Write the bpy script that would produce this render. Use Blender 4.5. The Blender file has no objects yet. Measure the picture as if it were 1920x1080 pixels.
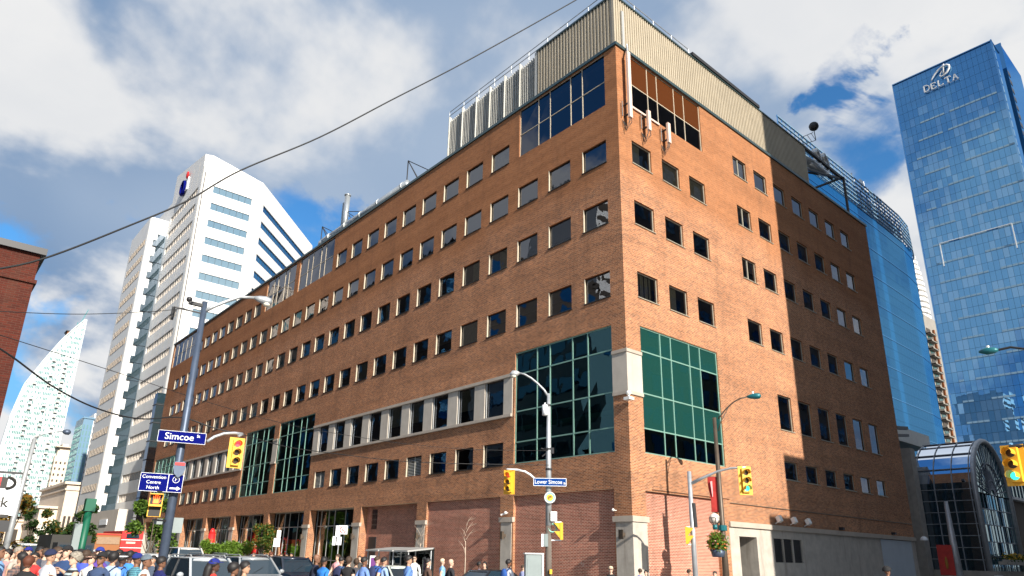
import bpy, math, random
from mathutils import Vector, Matrix
R_ = math.radians
SC = bpy.context.scene
COL = SC.collection
random.seed(7)

# ------------------------------------------------------------------ camera
CAM = Vector((-26.7708, -21.5011, 2.0))
CR = Matrix(((0.7599541, -0.2155629, -0.6131903), (-0.6495695, -0.2184916, -0.7282313), (0.0230027, 0.9517321, -0.3060667)))
FPX, PPX, PPY = 1280.578, 933.877, 628.419
cd = bpy.data.cameras.new('camera')
cam = bpy.data.objects.new('camera', cd)
COL.objects.link(cam)
cam.matrix_world = Matrix.Translation(CAM) @ CR.to_4x4()
cd.sensor_width = 36.0
cd.lens = FPX / 1920 * 36
cd.shift_x = (960 - PPX) / 1920
cd.shift_y = (PPY - 540) / 1920
cd.clip_start = 0.3
cd.clip_end = 6000
SC.camera = cam

# ------------------------------------------------------------------ light
SUN_D = Vector((1.0, 6.7, -3.5)).normalized()          # the way the sunlight travels
sl = bpy.data.lights.new('sun', 'SUN')
sl.energy = 5.0
sl.angle = R_(0.5)
sl.color = (1.0, 0.93, 0.82)
sun = bpy.data.objects.new('sun', sl)
COL.objects.link(sun)
sun.rotation_euler = SUN_D.to_track_quat('-Z', 'Y').to_euler()
sun.location = (-40, -80, 60)

world = bpy.data.worlds.new('World')
SC.world = world
world.use_nodes = True
SC.view_settings.view_transform = 'Standard'
SC.view_settings.look = 'None'
SC.view_settings.exposure = 0.8
SC.view_settings.gamma = 1.0
SC.view_settings.use_curve_mapping = False
SC.cycles.max_bounces = 6
SC.cycles.diffuse_bounces = 2
SC.cycles.glossy_bounces = 3
SC.cycles.transparent_max_bounces = 8


class NT:
    """small helper to write node trees"""
    def __init__(self, tree):
        self.t = tree
        tree.nodes.clear()

    def n(self, typ, **kw):
        nd = self.t.nodes.new(typ)
        ins = kw.pop('i', {})
        for k, v in kw.items():
            setattr(nd, k, v)
        for k, v in ins.items():
            s = nd.inputs[k]
            if isinstance(v, bpy.types.NodeSocket):
                self.t.links.new(v, s)
            else:
                s.default_value = v
        return nd

    def math(self, op, a, b=0.0, c=None, clamp=False):
        nd = self.n('ShaderNodeMath', operation=op, use_clamp=clamp, i={0: a, 1: b})
        if c is not None:
            nd.inputs[2].default_value = c
        return nd.outputs[0]

    def mix(self, f, a, b, blend='MIX'):
        nd = self.n('ShaderNodeMix', data_type='RGBA', blend_type=blend, clamp_factor=True)
        for s, v in ((nd.inputs[0], f), (nd.inputs[6], a), (nd.inputs[7], b)):
            if isinstance(v, bpy.types.NodeSocket):
                self.t.links.new(v, s)
            else:
                s.default_value = v
        return nd.outputs[2]

    def ramp(self, f, lo, hi, a=0.0, b=1.0, smooth=True):
        nd = self.n('ShaderNodeMapRange', i={0: f, 1: lo, 2: hi, 3: a, 4: b})
        nd.interpolation_type = 'SMOOTHSTEP' if smooth else 'LINEAR'
        return nd.outputs[0]

    def noise(self, vec, scale, detail=4.0, rough=0.55, dist=0.0, out='Fac'):
        nd = self.n('ShaderNodeTexNoise', i={'Vector': vec, 'Scale': scale, 'Detail': detail, 'Roughness': rough, 'Distortion': dist})
        return nd.outputs[out]


def c4(c, k=1.0):
    return (c[0] * k, c[1] * k, c[2] * k, 1.0)


def build_world():
    w = NT(world.node_tree)
    sky = w.n('ShaderNodeTexSky', sky_type='NISHITA', sun_disc=False)
    sky.sun_elevation = R_(27.0)
    sky.sun_rotation = R_(188.1)
    sky.air_density = 1.2
    sky.dust_density = 0.6
    sky.ozone_density = 3.0
    tc = w.n('ShaderNodeTexCoord').outputs['Generated']
    sp = w.n('ShaderNodeSeparateXYZ', i={0: tc})
    zz = w.math('ADD', w.math('MAXIMUM', sp.outputs[2], 0.0), 0.42)
    u = w.math('DIVIDE', sp.outputs[0], zz)
    v = w.math('DIVIDE', sp.outputs[1], zz)
    p = w.n('ShaderNodeCombineXYZ', i={0: u, 1: v, 2: 12.3}).outputs[0]
    big = w.noise(p, 1.7, 9.0, 0.54, 0.25)
    p2 = w.n('ShaderNodeVectorMath', operation='ADD', i={0: p, 1: (-0.06, -0.16, 0.0)}).outputs[0]
    lit = w.noise(p2, 1.7, 6.0, 0.54, 0.25)
    soft = w.noise(p, 1.0, 3.0, 0.5, 0.2)
    wob = w.n('ShaderNodeVectorMath', operation='SUBTRACT', i={0: w.noise(tc, 7.0, 6.0, 0.6, 0.3, out='Color'), 1: (.5, .5, .5)}).outputs[0]
    wob = w.n('ShaderNodeVectorMath', operation='MULTIPLY', i={0: wob, 1: (.38, .38, .22)}).outputs[0]
    tcw = w.n('ShaderNodeVectorMath', operation='NORMALIZE', i={0: w.n('ShaderNodeVectorMath', operation='ADD', i={0: tc, 1: wob}).outputs[0]}).outputs[0]
    field = w.math('ADD', big, w.math('MULTIPLY', w.math('SUBTRACT', soft, 0.5), 0.45))
    # breaks in the cloud, each round a direction of the sky, ragged by the same noise
    for (gx, gy, rad, amt) in ((110, 425, 7.5, .115), (120, 580, 9.0, -.09), (-60, 330, 10.0, -.06), (300, 400, 8.0, -.04), (1650, 285, 6.5, .14), (1560, 112, 6.0, .13), (800, 20, 9.0, .07), (1790, 40, 9.0, .06), (590, 445, 7.0, .13), (60, 690, 8.0, .04)):
        d = (CR @ Vector(((gx - PPX) / FPX, -(gy - PPY) / FPX, -1.0))).normalized()
        dot = w.n('ShaderNodeVectorMath', operation='DOT_PRODUCT', i={0: tcw, 1: tuple(d)}).outputs['Value']
        field = w.math('SUBTRACT', field, w.math('MULTIPLY', w.ramp(dot, math.cos(R_(rad)), math.cos(R_(rad * .2))), amt))
    dens = w.ramp(field, 0.355, 0.435)
    self_shade = w.ramp(w.math('SUBTRACT', big, lit), -0.065, 0.085)
    thick = w.ramp(big, 0.47, 0.66)
    grey = w.mix(w.ramp(soft, 0.35, 0.62), (0.19, 0.33, 0.56, 1), (0.44, 0.56, 0.74, 1))
    col = w.mix(self_shade, grey, (1.0, 1.0, 1.0, 1))
    col = w.mix(w.math('MULTIPLY', thick, 0.25), col, (0.55, 0.62, 0.73, 1))
    blue = w.mix(1.0, sky.outputs[0], (0.42, 0.88, 1.20, 1), 'MULTIPLY')
    blue = w.mix(w.math('MULTIPLY', w.ramp(sp.outputs[2], 0.42, 0.02), 0.85), blue, (1.5, 3.2, 5.2, 1))
    bgs = w.n('ShaderNodeBackground', i={'Color': blue, 'Strength': 0.085})
    bgc = w.n('ShaderNodeBackground', i={'Color': col, 'Strength': 0.50})
    ms = w.n('ShaderNodeMixShader', i={0: dens, 1: bgs.outputs[0], 2: bgc.outputs[0]})
    w.n('ShaderNodeOutputWorld', i={0: ms.outputs[0]})


build_world()

# ------------------------------------------------------------------ pixel helpers (1920x1080 photograph -> points of the place)
def ray(x, y):
    return CR @ Vector(((x - PPX) / FPX, -(y - PPY) / FPX, -1.0))


def at_d(x, y, d):
    r = ray(x, y)
    return CAM + r * (d / math.hypot(r.x, r.y))


def on_x(x, y, X=0.0):
    r = ray(x, y)
    return CAM + r * ((X - CAM.x) / r.x)


def on_y(x, y, Y=0.0):
    r = ray(x, y)
    return CAM + r * ((Y - CAM.y) / r.y)


# ------------------------------------------------------------------ materials
MATS = {}


def principled(name, col, rough=0.7, metal=0.0, spec=0.5, var=0.0, vs=1.0, bump=0.0, bs=20.0, emit=None, es=1.0, stain=None):
    if name in MATS:
        return MATS[name]
    m = bpy.data.materials.new(name)
    m.use_nodes = True
    t = NT(m.node_tree)
    b = t.n('ShaderNodeBsdfPrincipled', i={'Roughness': rough, 'Metallic': metal, 'Specular IOR Level': spec})
    out = t.n('ShaderNodeOutputMaterial', i={0: b.outputs[0]})
    geo = t.n('ShaderNodeNewGeometry').outputs['Position']
    c = c4(col)
    if var > 0:
        f = t.ramp(t.noise(geo, vs, 5.0, 0.6), 0.3, 0.7)
        cc = t.mix(f, c4(col, 1 - var), c4(col, 1 + var))
        if stain:
            mp = t.n('ShaderNodeMapping', i={0: geo, 3: (1.0, 1.0, 0.12)}).outputs[0]
            f2 = t.ramp(t.noise(mp, 1.6, 6.0, 0.65), 0.52, 0.72)
            cc = t.mix(t.math('MULTIPLY', f2, 0.6), cc, c4(stain))
        t.t.links.new(cc, b.inputs['Base Color'])
    else:
        b.inputs['Base Color'].default_value = c
    if bump > 0:
        bp = t.n('ShaderNodeBump', i={'Strength': bump, 'Distance': 0.02, 'Height': t.noise(geo, bs, 4.0)})
        t.t.links.new(bp.outputs[0], b.inputs['Normal'])
    if emit:
        b.inputs['Emission Color'].default_value = c4(emit)
        b.inputs['Emission Strength'].default_value = es
    MATS[name] = m
    return m


def brick_mat(name, axis, c1, c2, mortar, dark=0.0, white=0.35):
    m = bpy.data.materials.new(name)
    m.use_nodes = True
    t = NT(m.node_tree)
    b = t.n('ShaderNodeBsdfPrincipled', i={'Roughness': 0.88, 'Specular IOR Level': 0.25})
    t.n('ShaderNodeOutputMaterial', i={0: b.outputs[0]})
    geo = t.n('ShaderNodeNewGeometry').outputs['Position']
    s = t.n('ShaderNodeSeparateXYZ', i={0: geo})
    # horizontal coordinate runs along the wall face; reveals take the other axis
    nrm = t.n('ShaderNodeSeparateXYZ', i={0: t.n('ShaderNodeNewGeometry').outputs['Normal']})
    side = t.math('GREATER_THAN', t.math('ABSOLUTE', nrm.outputs[0]), 0.5)
    hx = t.math('ADD', t.math('MULTIPLY', s.outputs[1], side), t.math('MULTIPLY', s.outputs[0], t.math('SUBTRACT', 1.0, side)))
    p = t.n('ShaderNodeCombineXYZ', i={0: hx, 1: s.outputs[2], 2: 0.0}).outputs[0]
    br = t.n('ShaderNodeTexBrick', i={'Vector': p, 'Color1': c4(c1), 'Color2': c4(c2), 'Mortar': c4(mortar), 'Scale': 1.0,
                                      'Mortar Size': 0.0095, 'Mortar Smooth': 0.3, 'Bias': 0.0, 'Brick Width': 0.225, 'Row Height': 0.073})
    blot = t.ramp(t.noise(geo, 0.35, 5.0, 0.6), 0.3, 0.7)
    fine = t.noise(t.n('ShaderNodeMapping', i={0: geo, 3: (1, 1, 3.0)}).outputs[0], 5.0, 5.0, 0.7)
    col = t.mix(0.55, br.outputs[0], t.mix(blot, (0.78, 0.74, 0.72, 1), (1.18, 1.16, 1.12, 1)), 'MULTIPLY')
    col = t.mix(0.4, col, t.mix(t.ramp(fine, 0.25, 0.75), (0.62, 0.60, 0.60, 1), (1.45, 1.42, 1.38, 1)), 'MULTIPLY')
    # later, smoother and more orange courses towards the roof; lift lines every few floors
    topz = t.ramp(t.math('ADD', s.outputs[2], t.math('MULTIPLY', t.noise(geo, 0.25, 3.0), 3.0)), 23.2, 25.5)
    col = t.mix(t.math('MULTIPLY', topz, 0.55), col, (0.30, 0.112, 0.036, 1))
    lift = t.noise(t.n('ShaderNodeMapping', i={0: geo, 3: (0.04, 0.04, 1.3)}).outputs[0], 1.0, 4.0, 0.6)
    col = t.mix(0.5, col, t.mix(t.ramp(lift, 0.35, 0.65), (0.80, 0.78, 0.76, 1), (1.16, 1.14, 1.12, 1)), 'MULTIPLY')
    # efflorescence in small scattered spots, more towards the bottom band
    low = t.ramp(s.outputs[2], 8.5, 4.5)
    eff = t.ramp(t.noise(geo, 1.3, 8.0, 0.72), 0.62, 0.74)
    col = t.mix(t.math('MULTIPLY', t.math('MULTIPLY', eff, t.math('ADD', low, 0.12)), white), col, (0.62, 0.56, 0.50, 1))
    mp = t.n('ShaderNodeMapping', i={0: geo, 3: (1.0, 1.0, 0.10)}).outputs[0]
    st = t.ramp(t.noise(mp, 0.9, 6.0, 0.6), 0.50, 0.75)
    col = t.mix(t.math('MULTIPLY', st, 0.32 + dark), col, (0.10, 0.055, 0.035, 1))
    t.t.links.new(col, b.inputs['Base Color'])
    bp = t.n('ShaderNodeBump', i={'Strength': 0.7, 'Distance': 0.008, 'Height': t.math('SUBTRACT', 1.0, br.outputs[1])})
    t.t.links.new(bp.outputs[0], b.inputs['Normal'])
    MATS[name] = m
    return m


def glass_mat(name, tint=(0.9, 0.95, 1.0), ior=1.9, trans=(0.55, 0.6, 0.6), wav=0.0, ws=1.0, body=None, bodyf=0.0, minr=0.0):
    """window pane: fresnel mirror over a tinted see-through (or dark opaque) body"""
    m = bpy.data.materials.new(name)
    m.use_nodes = True
    t = NT(m.node_tree)
    gl = t.n('ShaderNodeBsdfGlossy', i={'Color': c4(tint), 'Roughness': 0.004})
    if body is None:
        tr = t.n('ShaderNodeBsdfTransparent', i={'Color': c4(trans)})
    else:
        tr = t.n('ShaderNodeBsdfPrincipled', i={'Base Color': c4(body), 'Roughness': 0.3, 'Specular IOR Level': 0.0})
    fr = t.n('ShaderNodeFresnel', i={0: ior})
    if wav > 0:
        geo = t.n('ShaderNodeNewGeometry').outputs['Position']
        bp = t.n('ShaderNodeBump', i={'Strength': wav, 'Distance': 0.05, 'Height': t.noise(geo, ws, 2.0, 0.5)})
        t.t.links.new(bp.outputs[0], gl.inputs['Normal'])
    f = t.math('ADD', t.math('MULTIPLY', fr.outputs[0], 1.0 - minr), minr)
    ms = t.n('ShaderNodeMixShader', i={0: f, 1: tr.outputs[0], 2: gl.outputs[0]})
    t.n('ShaderNodeOutputMaterial', i={0: ms.outputs[0]})
    MATS[name] = m
    return m


def leaf_mat(name, a, b):
    m = bpy.data.materials.new(name)
    m.use_nodes = True
    t = NT(m.node_tree)
    geo = t.n('ShaderNodeNewGeometry').outputs['Position']
    c = t.mix(t.ramp(t.noise(geo, 3.5, 3.0), 0.3, 0.7), c4(a), c4(b))
    d = t.n('ShaderNodeBsdfPrincipled', i={'Base Color': c, 'Roughness': 0.6, 'Specular IOR Level': 0.3})
    tl = t.n('ShaderNodeBsdfTranslucent', i={'Color': c})
    ms = t.n('ShaderNodeMixShader', i={0: 0.35, 1: d.outputs[0], 2: tl.outputs[0]})
    t.n('ShaderNodeOutputMaterial', i={0: ms.outputs[0]})
    MATS[name] = m
    return m


brick_mat('brick_main', 0, (0.44, 0.165, 0.064), (0.18, 0.060, 0.027), (0.58, 0.42, 0.29))
brick_mat('brick_infill', 0, (0.42, 0.135, 0.085), (0.24, 0.068, 0.042), (0.72, 0.54, 0.43), white=0.5)
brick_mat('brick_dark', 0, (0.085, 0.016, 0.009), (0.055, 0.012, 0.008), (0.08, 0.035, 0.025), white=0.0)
principled('concrete', (0.42, 0.38, 0.33), 0.9, var=0.12, vs=1.5, bump=0.3, bs=15, stain=(0.22, 0.19, 0.16))
principled('precast', (0.42, 0.36, 0.30), 0.85, var=0.07, vs=1.2, stain=(0.34, 0.28, 0.23))
principled('precast_light', (0.47, 0.42, 0.36), 0.85, var=0.07, vs=1.2, stain=(0.40, 0.33, 0.27))
principled('dark_metal', (0.03, 0.03, 0.033), 0.5, 0.3)
principled('bronze_metal', (0.055, 0.038, 0.025), 0.45, 0.5, var=0.2, vs=4)
principled('sill_metal', (0.035, 0.032, 0.03), 0.45, 0.4)
principled('frame_olive', (0.36, 0.33, 0.26), 0.5, 0.2)
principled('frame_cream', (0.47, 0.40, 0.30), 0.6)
principled('frame_green', (0.20, 0.36, 0.30), 0.45, 0.2)
principled('frame_silver', (0.55, 0.56, 0.55), 0.4, 0.5)
principled('cladding_beige', (0.40, 0.345, 0.26), 0.55, 0.1, var=0.06, vs=0.8)
principled('cladding_grey', (0.48, 0.47, 0.43), 0.5, 0.2, var=0.06, vs=2)
principled('cladding_dark', (0.05, 0.06, 0.07), 0.5)
principled('flashing_teal', (0.06, 0.10, 0.11), 0.35, 0.5)
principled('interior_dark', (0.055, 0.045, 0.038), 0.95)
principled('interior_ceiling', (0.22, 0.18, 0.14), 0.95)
principled('blind_cream', (0.55, 0.47, 0.33), 0.9, var=0.12, vs=6)
principled('blind_brown', (0.30, 0.20, 0.13), 0.9, var=0.1, vs=5)
principled('blind_teal', (0.20, 0.34, 0.32), 0.9, var=0.1, vs=5)
principled('soffit_brown', (0.30, 0.12, 0.045), 0.85)
principled('stone_white', (0.72, 0.71, 0.69), 0.55, var=0.03, vs=0.6)
principled('stone_tan', (0.60, 0.53, 0.46), 0.8, var=0.04, vs=0.5)
principled('asphalt', (0.05, 0.05, 0.052), 0.9, var=0.25, vs=0.8, bump=0.4, bs=60)
principled('sidewalk', (0.34, 0.33, 0.31), 0.9, var=0.1, vs=0.9, bump=0.3, bs=40)
principled('kerb', (0.40, 0.39, 0.36), 0.9, var=0.1, vs=2)
principled('road_paint', (0.75, 0.75, 0.72), 0.7, var=0.1, vs=3)
principled('pole_navy', (0.075, 0.10, 0.15), 0.45, 0.4, var=0.15, vs=3)
principled('pole_galv', (0.42, 0.44, 0.46), 0.5, 0.5, var=0.12, vs=3)
principled('pole_bronze', (0.10, 0.075, 0.055), 0.5, 0.4, var=0.15, vs=3)
principled('pole_wood', (0.12, 0.10, 0.085), 0.9, var=0.2, vs=2)
principled('signal_yellow', (0.80, 0.42, 0.03), 0.5)
principled('signal_black', (0.02, 0.018, 0.015), 0.6)
principled('lens_dark', (0.05, 0.03, 0.015), 0.25)
principled('lens_red', (0.9, 0.05, 0.05), 0.3, emit=(1.0, 0.03, 0.05), es=1.6)
principled('lens_red_dim', (0.7, 0.12, 0.05), 0.3, emit=(0.9, 0.10, 0.02), es=0.25)
principled('lens_green', (0.05, 0.7, 0.5), 0.3, emit=(0.05, 0.75, 0.55), es=0.9)
principled('hand_orange', (1.0, 0.15, 0.02), 0.4, emit=(1.0, 0.12, 0.02), es=2.0)
principled('sign_blue', (0.001, 0.004, 0.13), 0.8, spec=0.08)
principled('sign_blue_light', (0.002, 0.045, 0.22), 0.7, spec=0.1)
principled('sign_white', (0.78, 0.80, 0.82), 0.5)
principled('sign_red', (0.62, 0.02, 0.02), 0.5)
principled('sign_amber', (0.85, 0.50, 0.04), 0.5)
principled('sign_teal', (0.25, 0.62, 0.50), 0.5)
principled('banner_red', (0.36, 0.02, 0.015), 0.75, var=0.15, vs=3)
principled('teal_paint', (0.01, 0.13, 0.15), 0.4, 0.2)
principled('green_paint', (0.004, 0.10, 0.055), 0.5)
principled('lamp_globe', (0.75, 0.68, 0.60), 0.15, spec=0.6)
principled('lamp_lens', (0.70, 0.66, 0.55), 0.2)
principled('antenna_pink', (0.66, 0.50, 0.42), 0.6)
principled('camera_white', (0.75, 0.73, 0.70), 0.4)
principled('duct_silver', (0.50, 0.53, 0.55), 0.35, 0.7, var=0.12, vs=2)
principled('bark', (0.10, 0.075, 0.055), 0.95, var=0.2, vs=5)
principled('bark_pale', (0.45, 0.36, 0.28), 0.9, var=0.15, vs=5)
principled('wire_black', (0.012, 0.012, 0.013), 0.6)
principled('cabinet_grey', (0.22, 0.26, 0.26), 0.55, var=0.06, vs=2)
principled('flower_orange', (0.75, 0.22, 0.04), 0.7)
principled('flower_pink', (0.72, 0.30, 0.30), 0.7)
principled('tyre', (0.02, 0.02, 0.02), 0.9)
principled('chrome', (0.75, 0.75, 0.76), 0.15, 1.0)
principled('car_glass', (0.015, 0.03, 0.045), 0.03, spec=1.0)
principled('headlight', (0.8, 0.82, 0.85), 0.1, spec=1.0)
principled('taillight', (0.55, 0.01, 0.01), 0.2)
leaf_mat('leaf_bright', (0.16, 0.27, 0.03), (0.10, 0.18, 0.02))
leaf_mat('leaf_mid', (0.075, 0.14, 0.02), (0.045, 0.095, 0.015))
leaf_mat('leaf_dark', (0.035, 0.075, 0.018), (0.02, 0.05, 0.012))
leaf_mat('leaf_autumn', (0.30, 0.14, 0.02), (0.13, 0.13, 0.02))
glass_mat('glass_window', (0.82, 0.88, 1.0), 2.1, (0.42, 0.44, 0.42), 0.12, 0.9)
glass_mat('glass_green', (0.70, 0.95, 0.90), 1.9, (0.03, 0.30, 0.22), 0.10, 0.6)
glass_mat('glass_green_body', (0.80, 0.95, 1.0), 1.9, body=(0.009, 0.050, 0.042), wav=0.10, ws=0.6)
glass_mat('glass_store', (0.85, 0.92, 0.92), 1.7, (0.25, 0.27, 0.25), 0.08, 0.8)
glass_mat('glass_smoke', (0.80, 0.86, 1.0), 1.9, (0.25, 0.25, 0.27), 0.08, 0.7)
glass_mat('glass_tower', (0.22, 0.52, 0.88), 3.2, body=(0.01, 0.06, 0.16), wav=0.06, ws=0.35, minr=0.35)
glass_mat('glass_tower_pale', (0.30, 0.58, 0.90), 3.2, body=(0.02, 0.08, 0.19), wav=0.06, ws=0.35, minr=0.38)
glass_mat('glass_curve', (0.13, 0.42, 0.78), 2.6, body=(0.004, 0.05, 0.14), wav=0.22, ws=0.5, minr=0.28)
glass_mat('glass_band', (0.78, 0.92, 1.0), 2.6, body=(0.12, 0.20, 0.26), wav=0.05, ws=0.5, minr=0.1)
glass_mat('glass_condo', (0.85, 1.0, 1.0), 2.2, body=(0.14, 0.26, 0.26))
glass_mat('glass_sky', (0.70, 0.80, 0.95), 2.6, body=(0.02, 0.04, 0.05), wav=0.1, ws=0.6, minr=0.05)


def M(n):
    return MATS[n]


# ------------------------------------------------------------------ mesh builder
class MB:
    def __init__(self):
        self.v, self.f, self.m = [], [], []

    def face(self, pts, m=0):
        i = len(self.v)
        self.v.extend([tuple(p) for p in pts])
        self.f.append(tuple(range(i, i + len(pts))))
        self.m.append(m)

    def box(self, x0, x1, y0, y1, z0, z1, m=0):
        if x0 > x1: x0, x1 = x1, x0
        if y0 > y1: y0, y1 = y1, y0
        i = len(self.v)
        self.v += [(x0, y0, z0), (x1, y0, z0), (x1, y1, z0), (x0, y1, z0), (x0, y0, z1), (x1, y0, z1), (x1, y1, z1), (x0, y1, z1)]
        for q in ((0, 3, 2, 1), (4, 5, 6, 7), (0, 1, 5, 4), (1, 2, 6, 5), (2, 3, 7, 6), (3, 0, 4, 7)):
            self.f.append(tuple(i + k for k in q))
            self.m.append(m)
        return self

    def obox(self, c, ax, ay, az, m=0):
        """box by centre and three half-axis vectors"""
        c, ax, ay, az = Vector(c), Vector(ax), Vector(ay), Vector(az)
        i = len(self.v)
        for sz in (-1, 1):
            for sx, sy in ((-1, -1), (1, -1), (1, 1), (-1, 1)):
                self.v.append(tuple(c + ax * sx + ay * sy + az * sz))
        for q in ((0, 3, 2, 1), (4, 5, 6, 7), (0, 1, 5, 4), (1, 2, 6, 5), (2, 3, 7, 6), (3, 0, 4, 7)):
            self.f.append(tuple(i + k for k in q))
            self.m.append(m)
        return self

    def bar(self, a, b, w, h=None, m=0):
        a, b = Vector(a), Vector(b)
        h = h or w
        d = (b - a)
        L = d.length
        if L < 1e-6: return self
        d /= L
        up = Vector((0, 0, 1)) if abs(d.z) < 0.95 else Vector((1, 0, 0))
        s = d.cross(up).normalized()
        u = s.cross(d)
        return self.obox((a + b) / 2, s * w / 2, u * h / 2, d * L / 2, m)

    def tube(self, pts, r, n=8, m=0, cap=True):
        pts = [Vector(p) for p in pts]
        rs = r if isinstance(r, (list, tuple)) else [r] * len(pts)
        rings = []
        prev = None
        for k, p in enumerate(pts):
            d = (pts[min(k + 1, len(pts) - 1)] - pts[max(k - 1, 0)]).normalized()
            if prev is None:
                a = Vector((0, 0, 1)) if abs(d.z) < 0.9 else Vector((1, 0, 0))
                s = d.cross(a).normalized()
            else:
                s = (prev - d * prev.dot(d)).normalized()
            prev = s
            u = d.cross(s)
            i = len(self.v)
            for j in range(n):
                a = 2 * math.pi * j / n
                self.v.append(tuple(p + (s * math.cos(a) + u * math.sin(a)) * rs[k]))
            rings.append(i)
        for k in range(len(rings) - 1):
            for j in range(n):
                self.f.append((rings[k] + j, rings[k] + (j + 1) % n, rings[k + 1] + (j + 1) % n, rings[k + 1] + j))
                self.m.append(m)
        if cap:
            self.f.append(tuple(rings[0] + j for j in reversed(range(n)))); self.m.append(m)
            self.f.append(tuple(rings[-1] + j for j in range(n))); self.m.append(m)
        return self

    def prism(self, poly, z0, z1, m=0, cap=True, ztop=None):
        n = len(poly)
        i = len(self.v)
        self.v += [(p[0], p[1], z0) for p in poly]
        self.v += [(p[0], p[1], (ztop[k] if ztop else z1)) for k, p in enumerate(poly)]
        for k in range(n):
            self.f.append((i + k, i + (k + 1) % n, i + n + (k + 1) % n, i + n + k)); self.m.append(m)
        if cap:
            self.f.append(tuple(i + k for k in reversed(range(n)))); self.m.append(m)
            self.f.append(tuple(i + n + k for k in range(n))); self.m.append(m)
        return self

    def ball(self, c, r, m=0, nu=12, nv=8, sx=1, sy=1, sz=1, z0=-1.0, z1=1.0):
        i = len(self.v)
        a0, a1 = math.asin(z0), math.asin(z1)
        for k in range(nv + 1):
            a = a0 + (a1 - a0) * k / nv
            for j in range(nu):
                b = 2 * math.pi * j / nu
                self.v.append((c[0] + r * sx * math.cos(a) * math.cos(b), c[1] + r * sy * math.cos(a) * math.sin(b), c[2] + r * sz * math.sin(a)))
        for k in range(nv):
            for j in range(nu):
                self.f.append((i + k * nu + j, i + k * nu + (j + 1) % nu, i + (k + 1) * nu + (j + 1) % nu, i + (k + 1) * nu + j)); self.m.append(m)
        return self

    def mesh(self, name, mats, smooth=False):
        me = bpy.data.meshes.new(name)
        me.from_pydata(self.v, [], self.f)
        for mt in mats:
            me.materials.append(M(mt) if isinstance(mt, str) else mt)
        if len(mats) > 1:
            me.polygons.foreach_set('material_index', self.m)
        if smooth:
            me.polygons.foreach_set('use_smooth', [True] * len(self.f))
        me.update()
        return me


def obj(name, me, parent=None, loc=None, rz=0.0, **props):
    o = bpy.data.objects.new(name, me)
    COL.objects.link(o)
    if parent is not None: o.parent = parent
    if loc is not None: o.location = loc
    if rz: o.rotation_euler = (0, 0, rz)
    for k, v in props.items():
        o[k] = v
    return o


def thing(name, label, cat, loc=(0, 0, 0), rz=0.0, group=None):
    o = obj(name, None, None, loc, rz, label=label, category=cat)
    o.empty_display_size = 0.2
    if group: o['group'] = group
    return o


def copy_tree(o, parent=None):
    c = o.copy()
    COL.objects.link(c)
    c.parent = parent
    for ch in list(o.children):
        copy_tree(ch, c)
    return c


def text(name, body, parent, mat, size, origin, right, up, out=0.004, bold=0.0, align='CENTER', extrude=0.002, spacing=1.0, xs=1.0):
    """flat lettering: origin is the anchor, right/up span its plane"""
    cu = bpy.data.curves.new(name, 'FONT')
    cu.body = body
    cu.size = size
    cu.align_x = align
    cu.align_y = 'CENTER'
    cu.extrude = extrude
    cu.offset = bold
    cu.space_character = spacing
    cu.resolution_u = 3
    cu.materials.append(M(mat))
    tmp = bpy.data.objects.new(name, cu)
    me = bpy.data.meshes.new_from_object(tmp)
    bpy.data.objects.remove(tmp)
    if not me.materials: me.materials.append(M(mat))
    o = bpy.data.objects.new(name, me)
    COL.objects.link(o)
    r, u = Vector(right).normalized(), Vector(up).normalized()
    nrm = r.cross(u).normalized()
    p = Vector(origin) + nrm * out
    o.matrix_world = Matrix.Translation(p) @ Matrix((r * xs, u, nrm)).transposed().to_4x4()
    if parent is not None:
        o.parent = parent
        o.matrix_parent_inverse = Matrix.Translation(parent.location).inverted()
    return o


def P(parent, name, mb, mats, smooth=False, **props):
    """a part whose shape is given in place (world metres) under a thing standing unrotated at its base"""
    root = parent
    off = Vector((0, 0, 0))
    while root is not None:
        off += Vector(root.location)
        root = root.parent
    mb.v = [(a - off.x, b - off.y, c - off.z) for a, b, c in mb.v]
    return obj(name, mb.mesh(name, mats if isinstance(mats, (list, tuple)) else [mats], smooth), parent, **props)


# ================================================================== GROUND
def structure(name, mb, mats, smooth=False):
    return obj(name, mb.mesh(name, mats if isinstance(mats, (list, tuple)) else [mats], smooth), kind='structure')


g = MB(); g.face([(-3000, -3000, -0.02), (3000, -3000, -0.02), (3000, 3000, -0.02), (-3000, 3000, -0.02)])
structure('ground', g, 'asphalt')
g = MB()
g.face([(-400, -19, 0.0), (400, -19, 0.0), (400, -5.6, 0.0), (-400, -5.6, 0.0)])
g.face([(-20.2, -5.6, 0.0), (-6.9, -5.6, 0.0), (-6.9, 400, 0.0), (-20.2, 400, 0.0)])
structure('road', g, 'asphalt')
g = MB()
for a in (-15.9, -12.9, -9.9):
    for k in range(30):
        g.face([(a - .06, 4 + k * 9, .005), (a + .06, 4 + k * 9, .005), (a + .06, 7 + k * 9, .005), (a - .06, 7 + k * 9, .005)])
for k in range(12):
    x = -19.6 + k * 1.1
    g.face([(x, -4.9, .005), (x + .55, -4.9, .005), (x + .55, -1.6, .005), (x, -1.6, .005)])
for k in range(10):
    y = -16.6 + k * 1.1
    g.face([(-6.2, y, .005), (-2.9, y, .005), (-2.9, y + .55, .005), (-6.2, y + .55, .005)])
g.face([(-20.0, -0.4, .005), (-7.1, -0.4, .005), (-7.1, 0.0, .005), (-20.0, 0.0, .005)])
structure('road_markings', g, 'road_paint')
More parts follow.
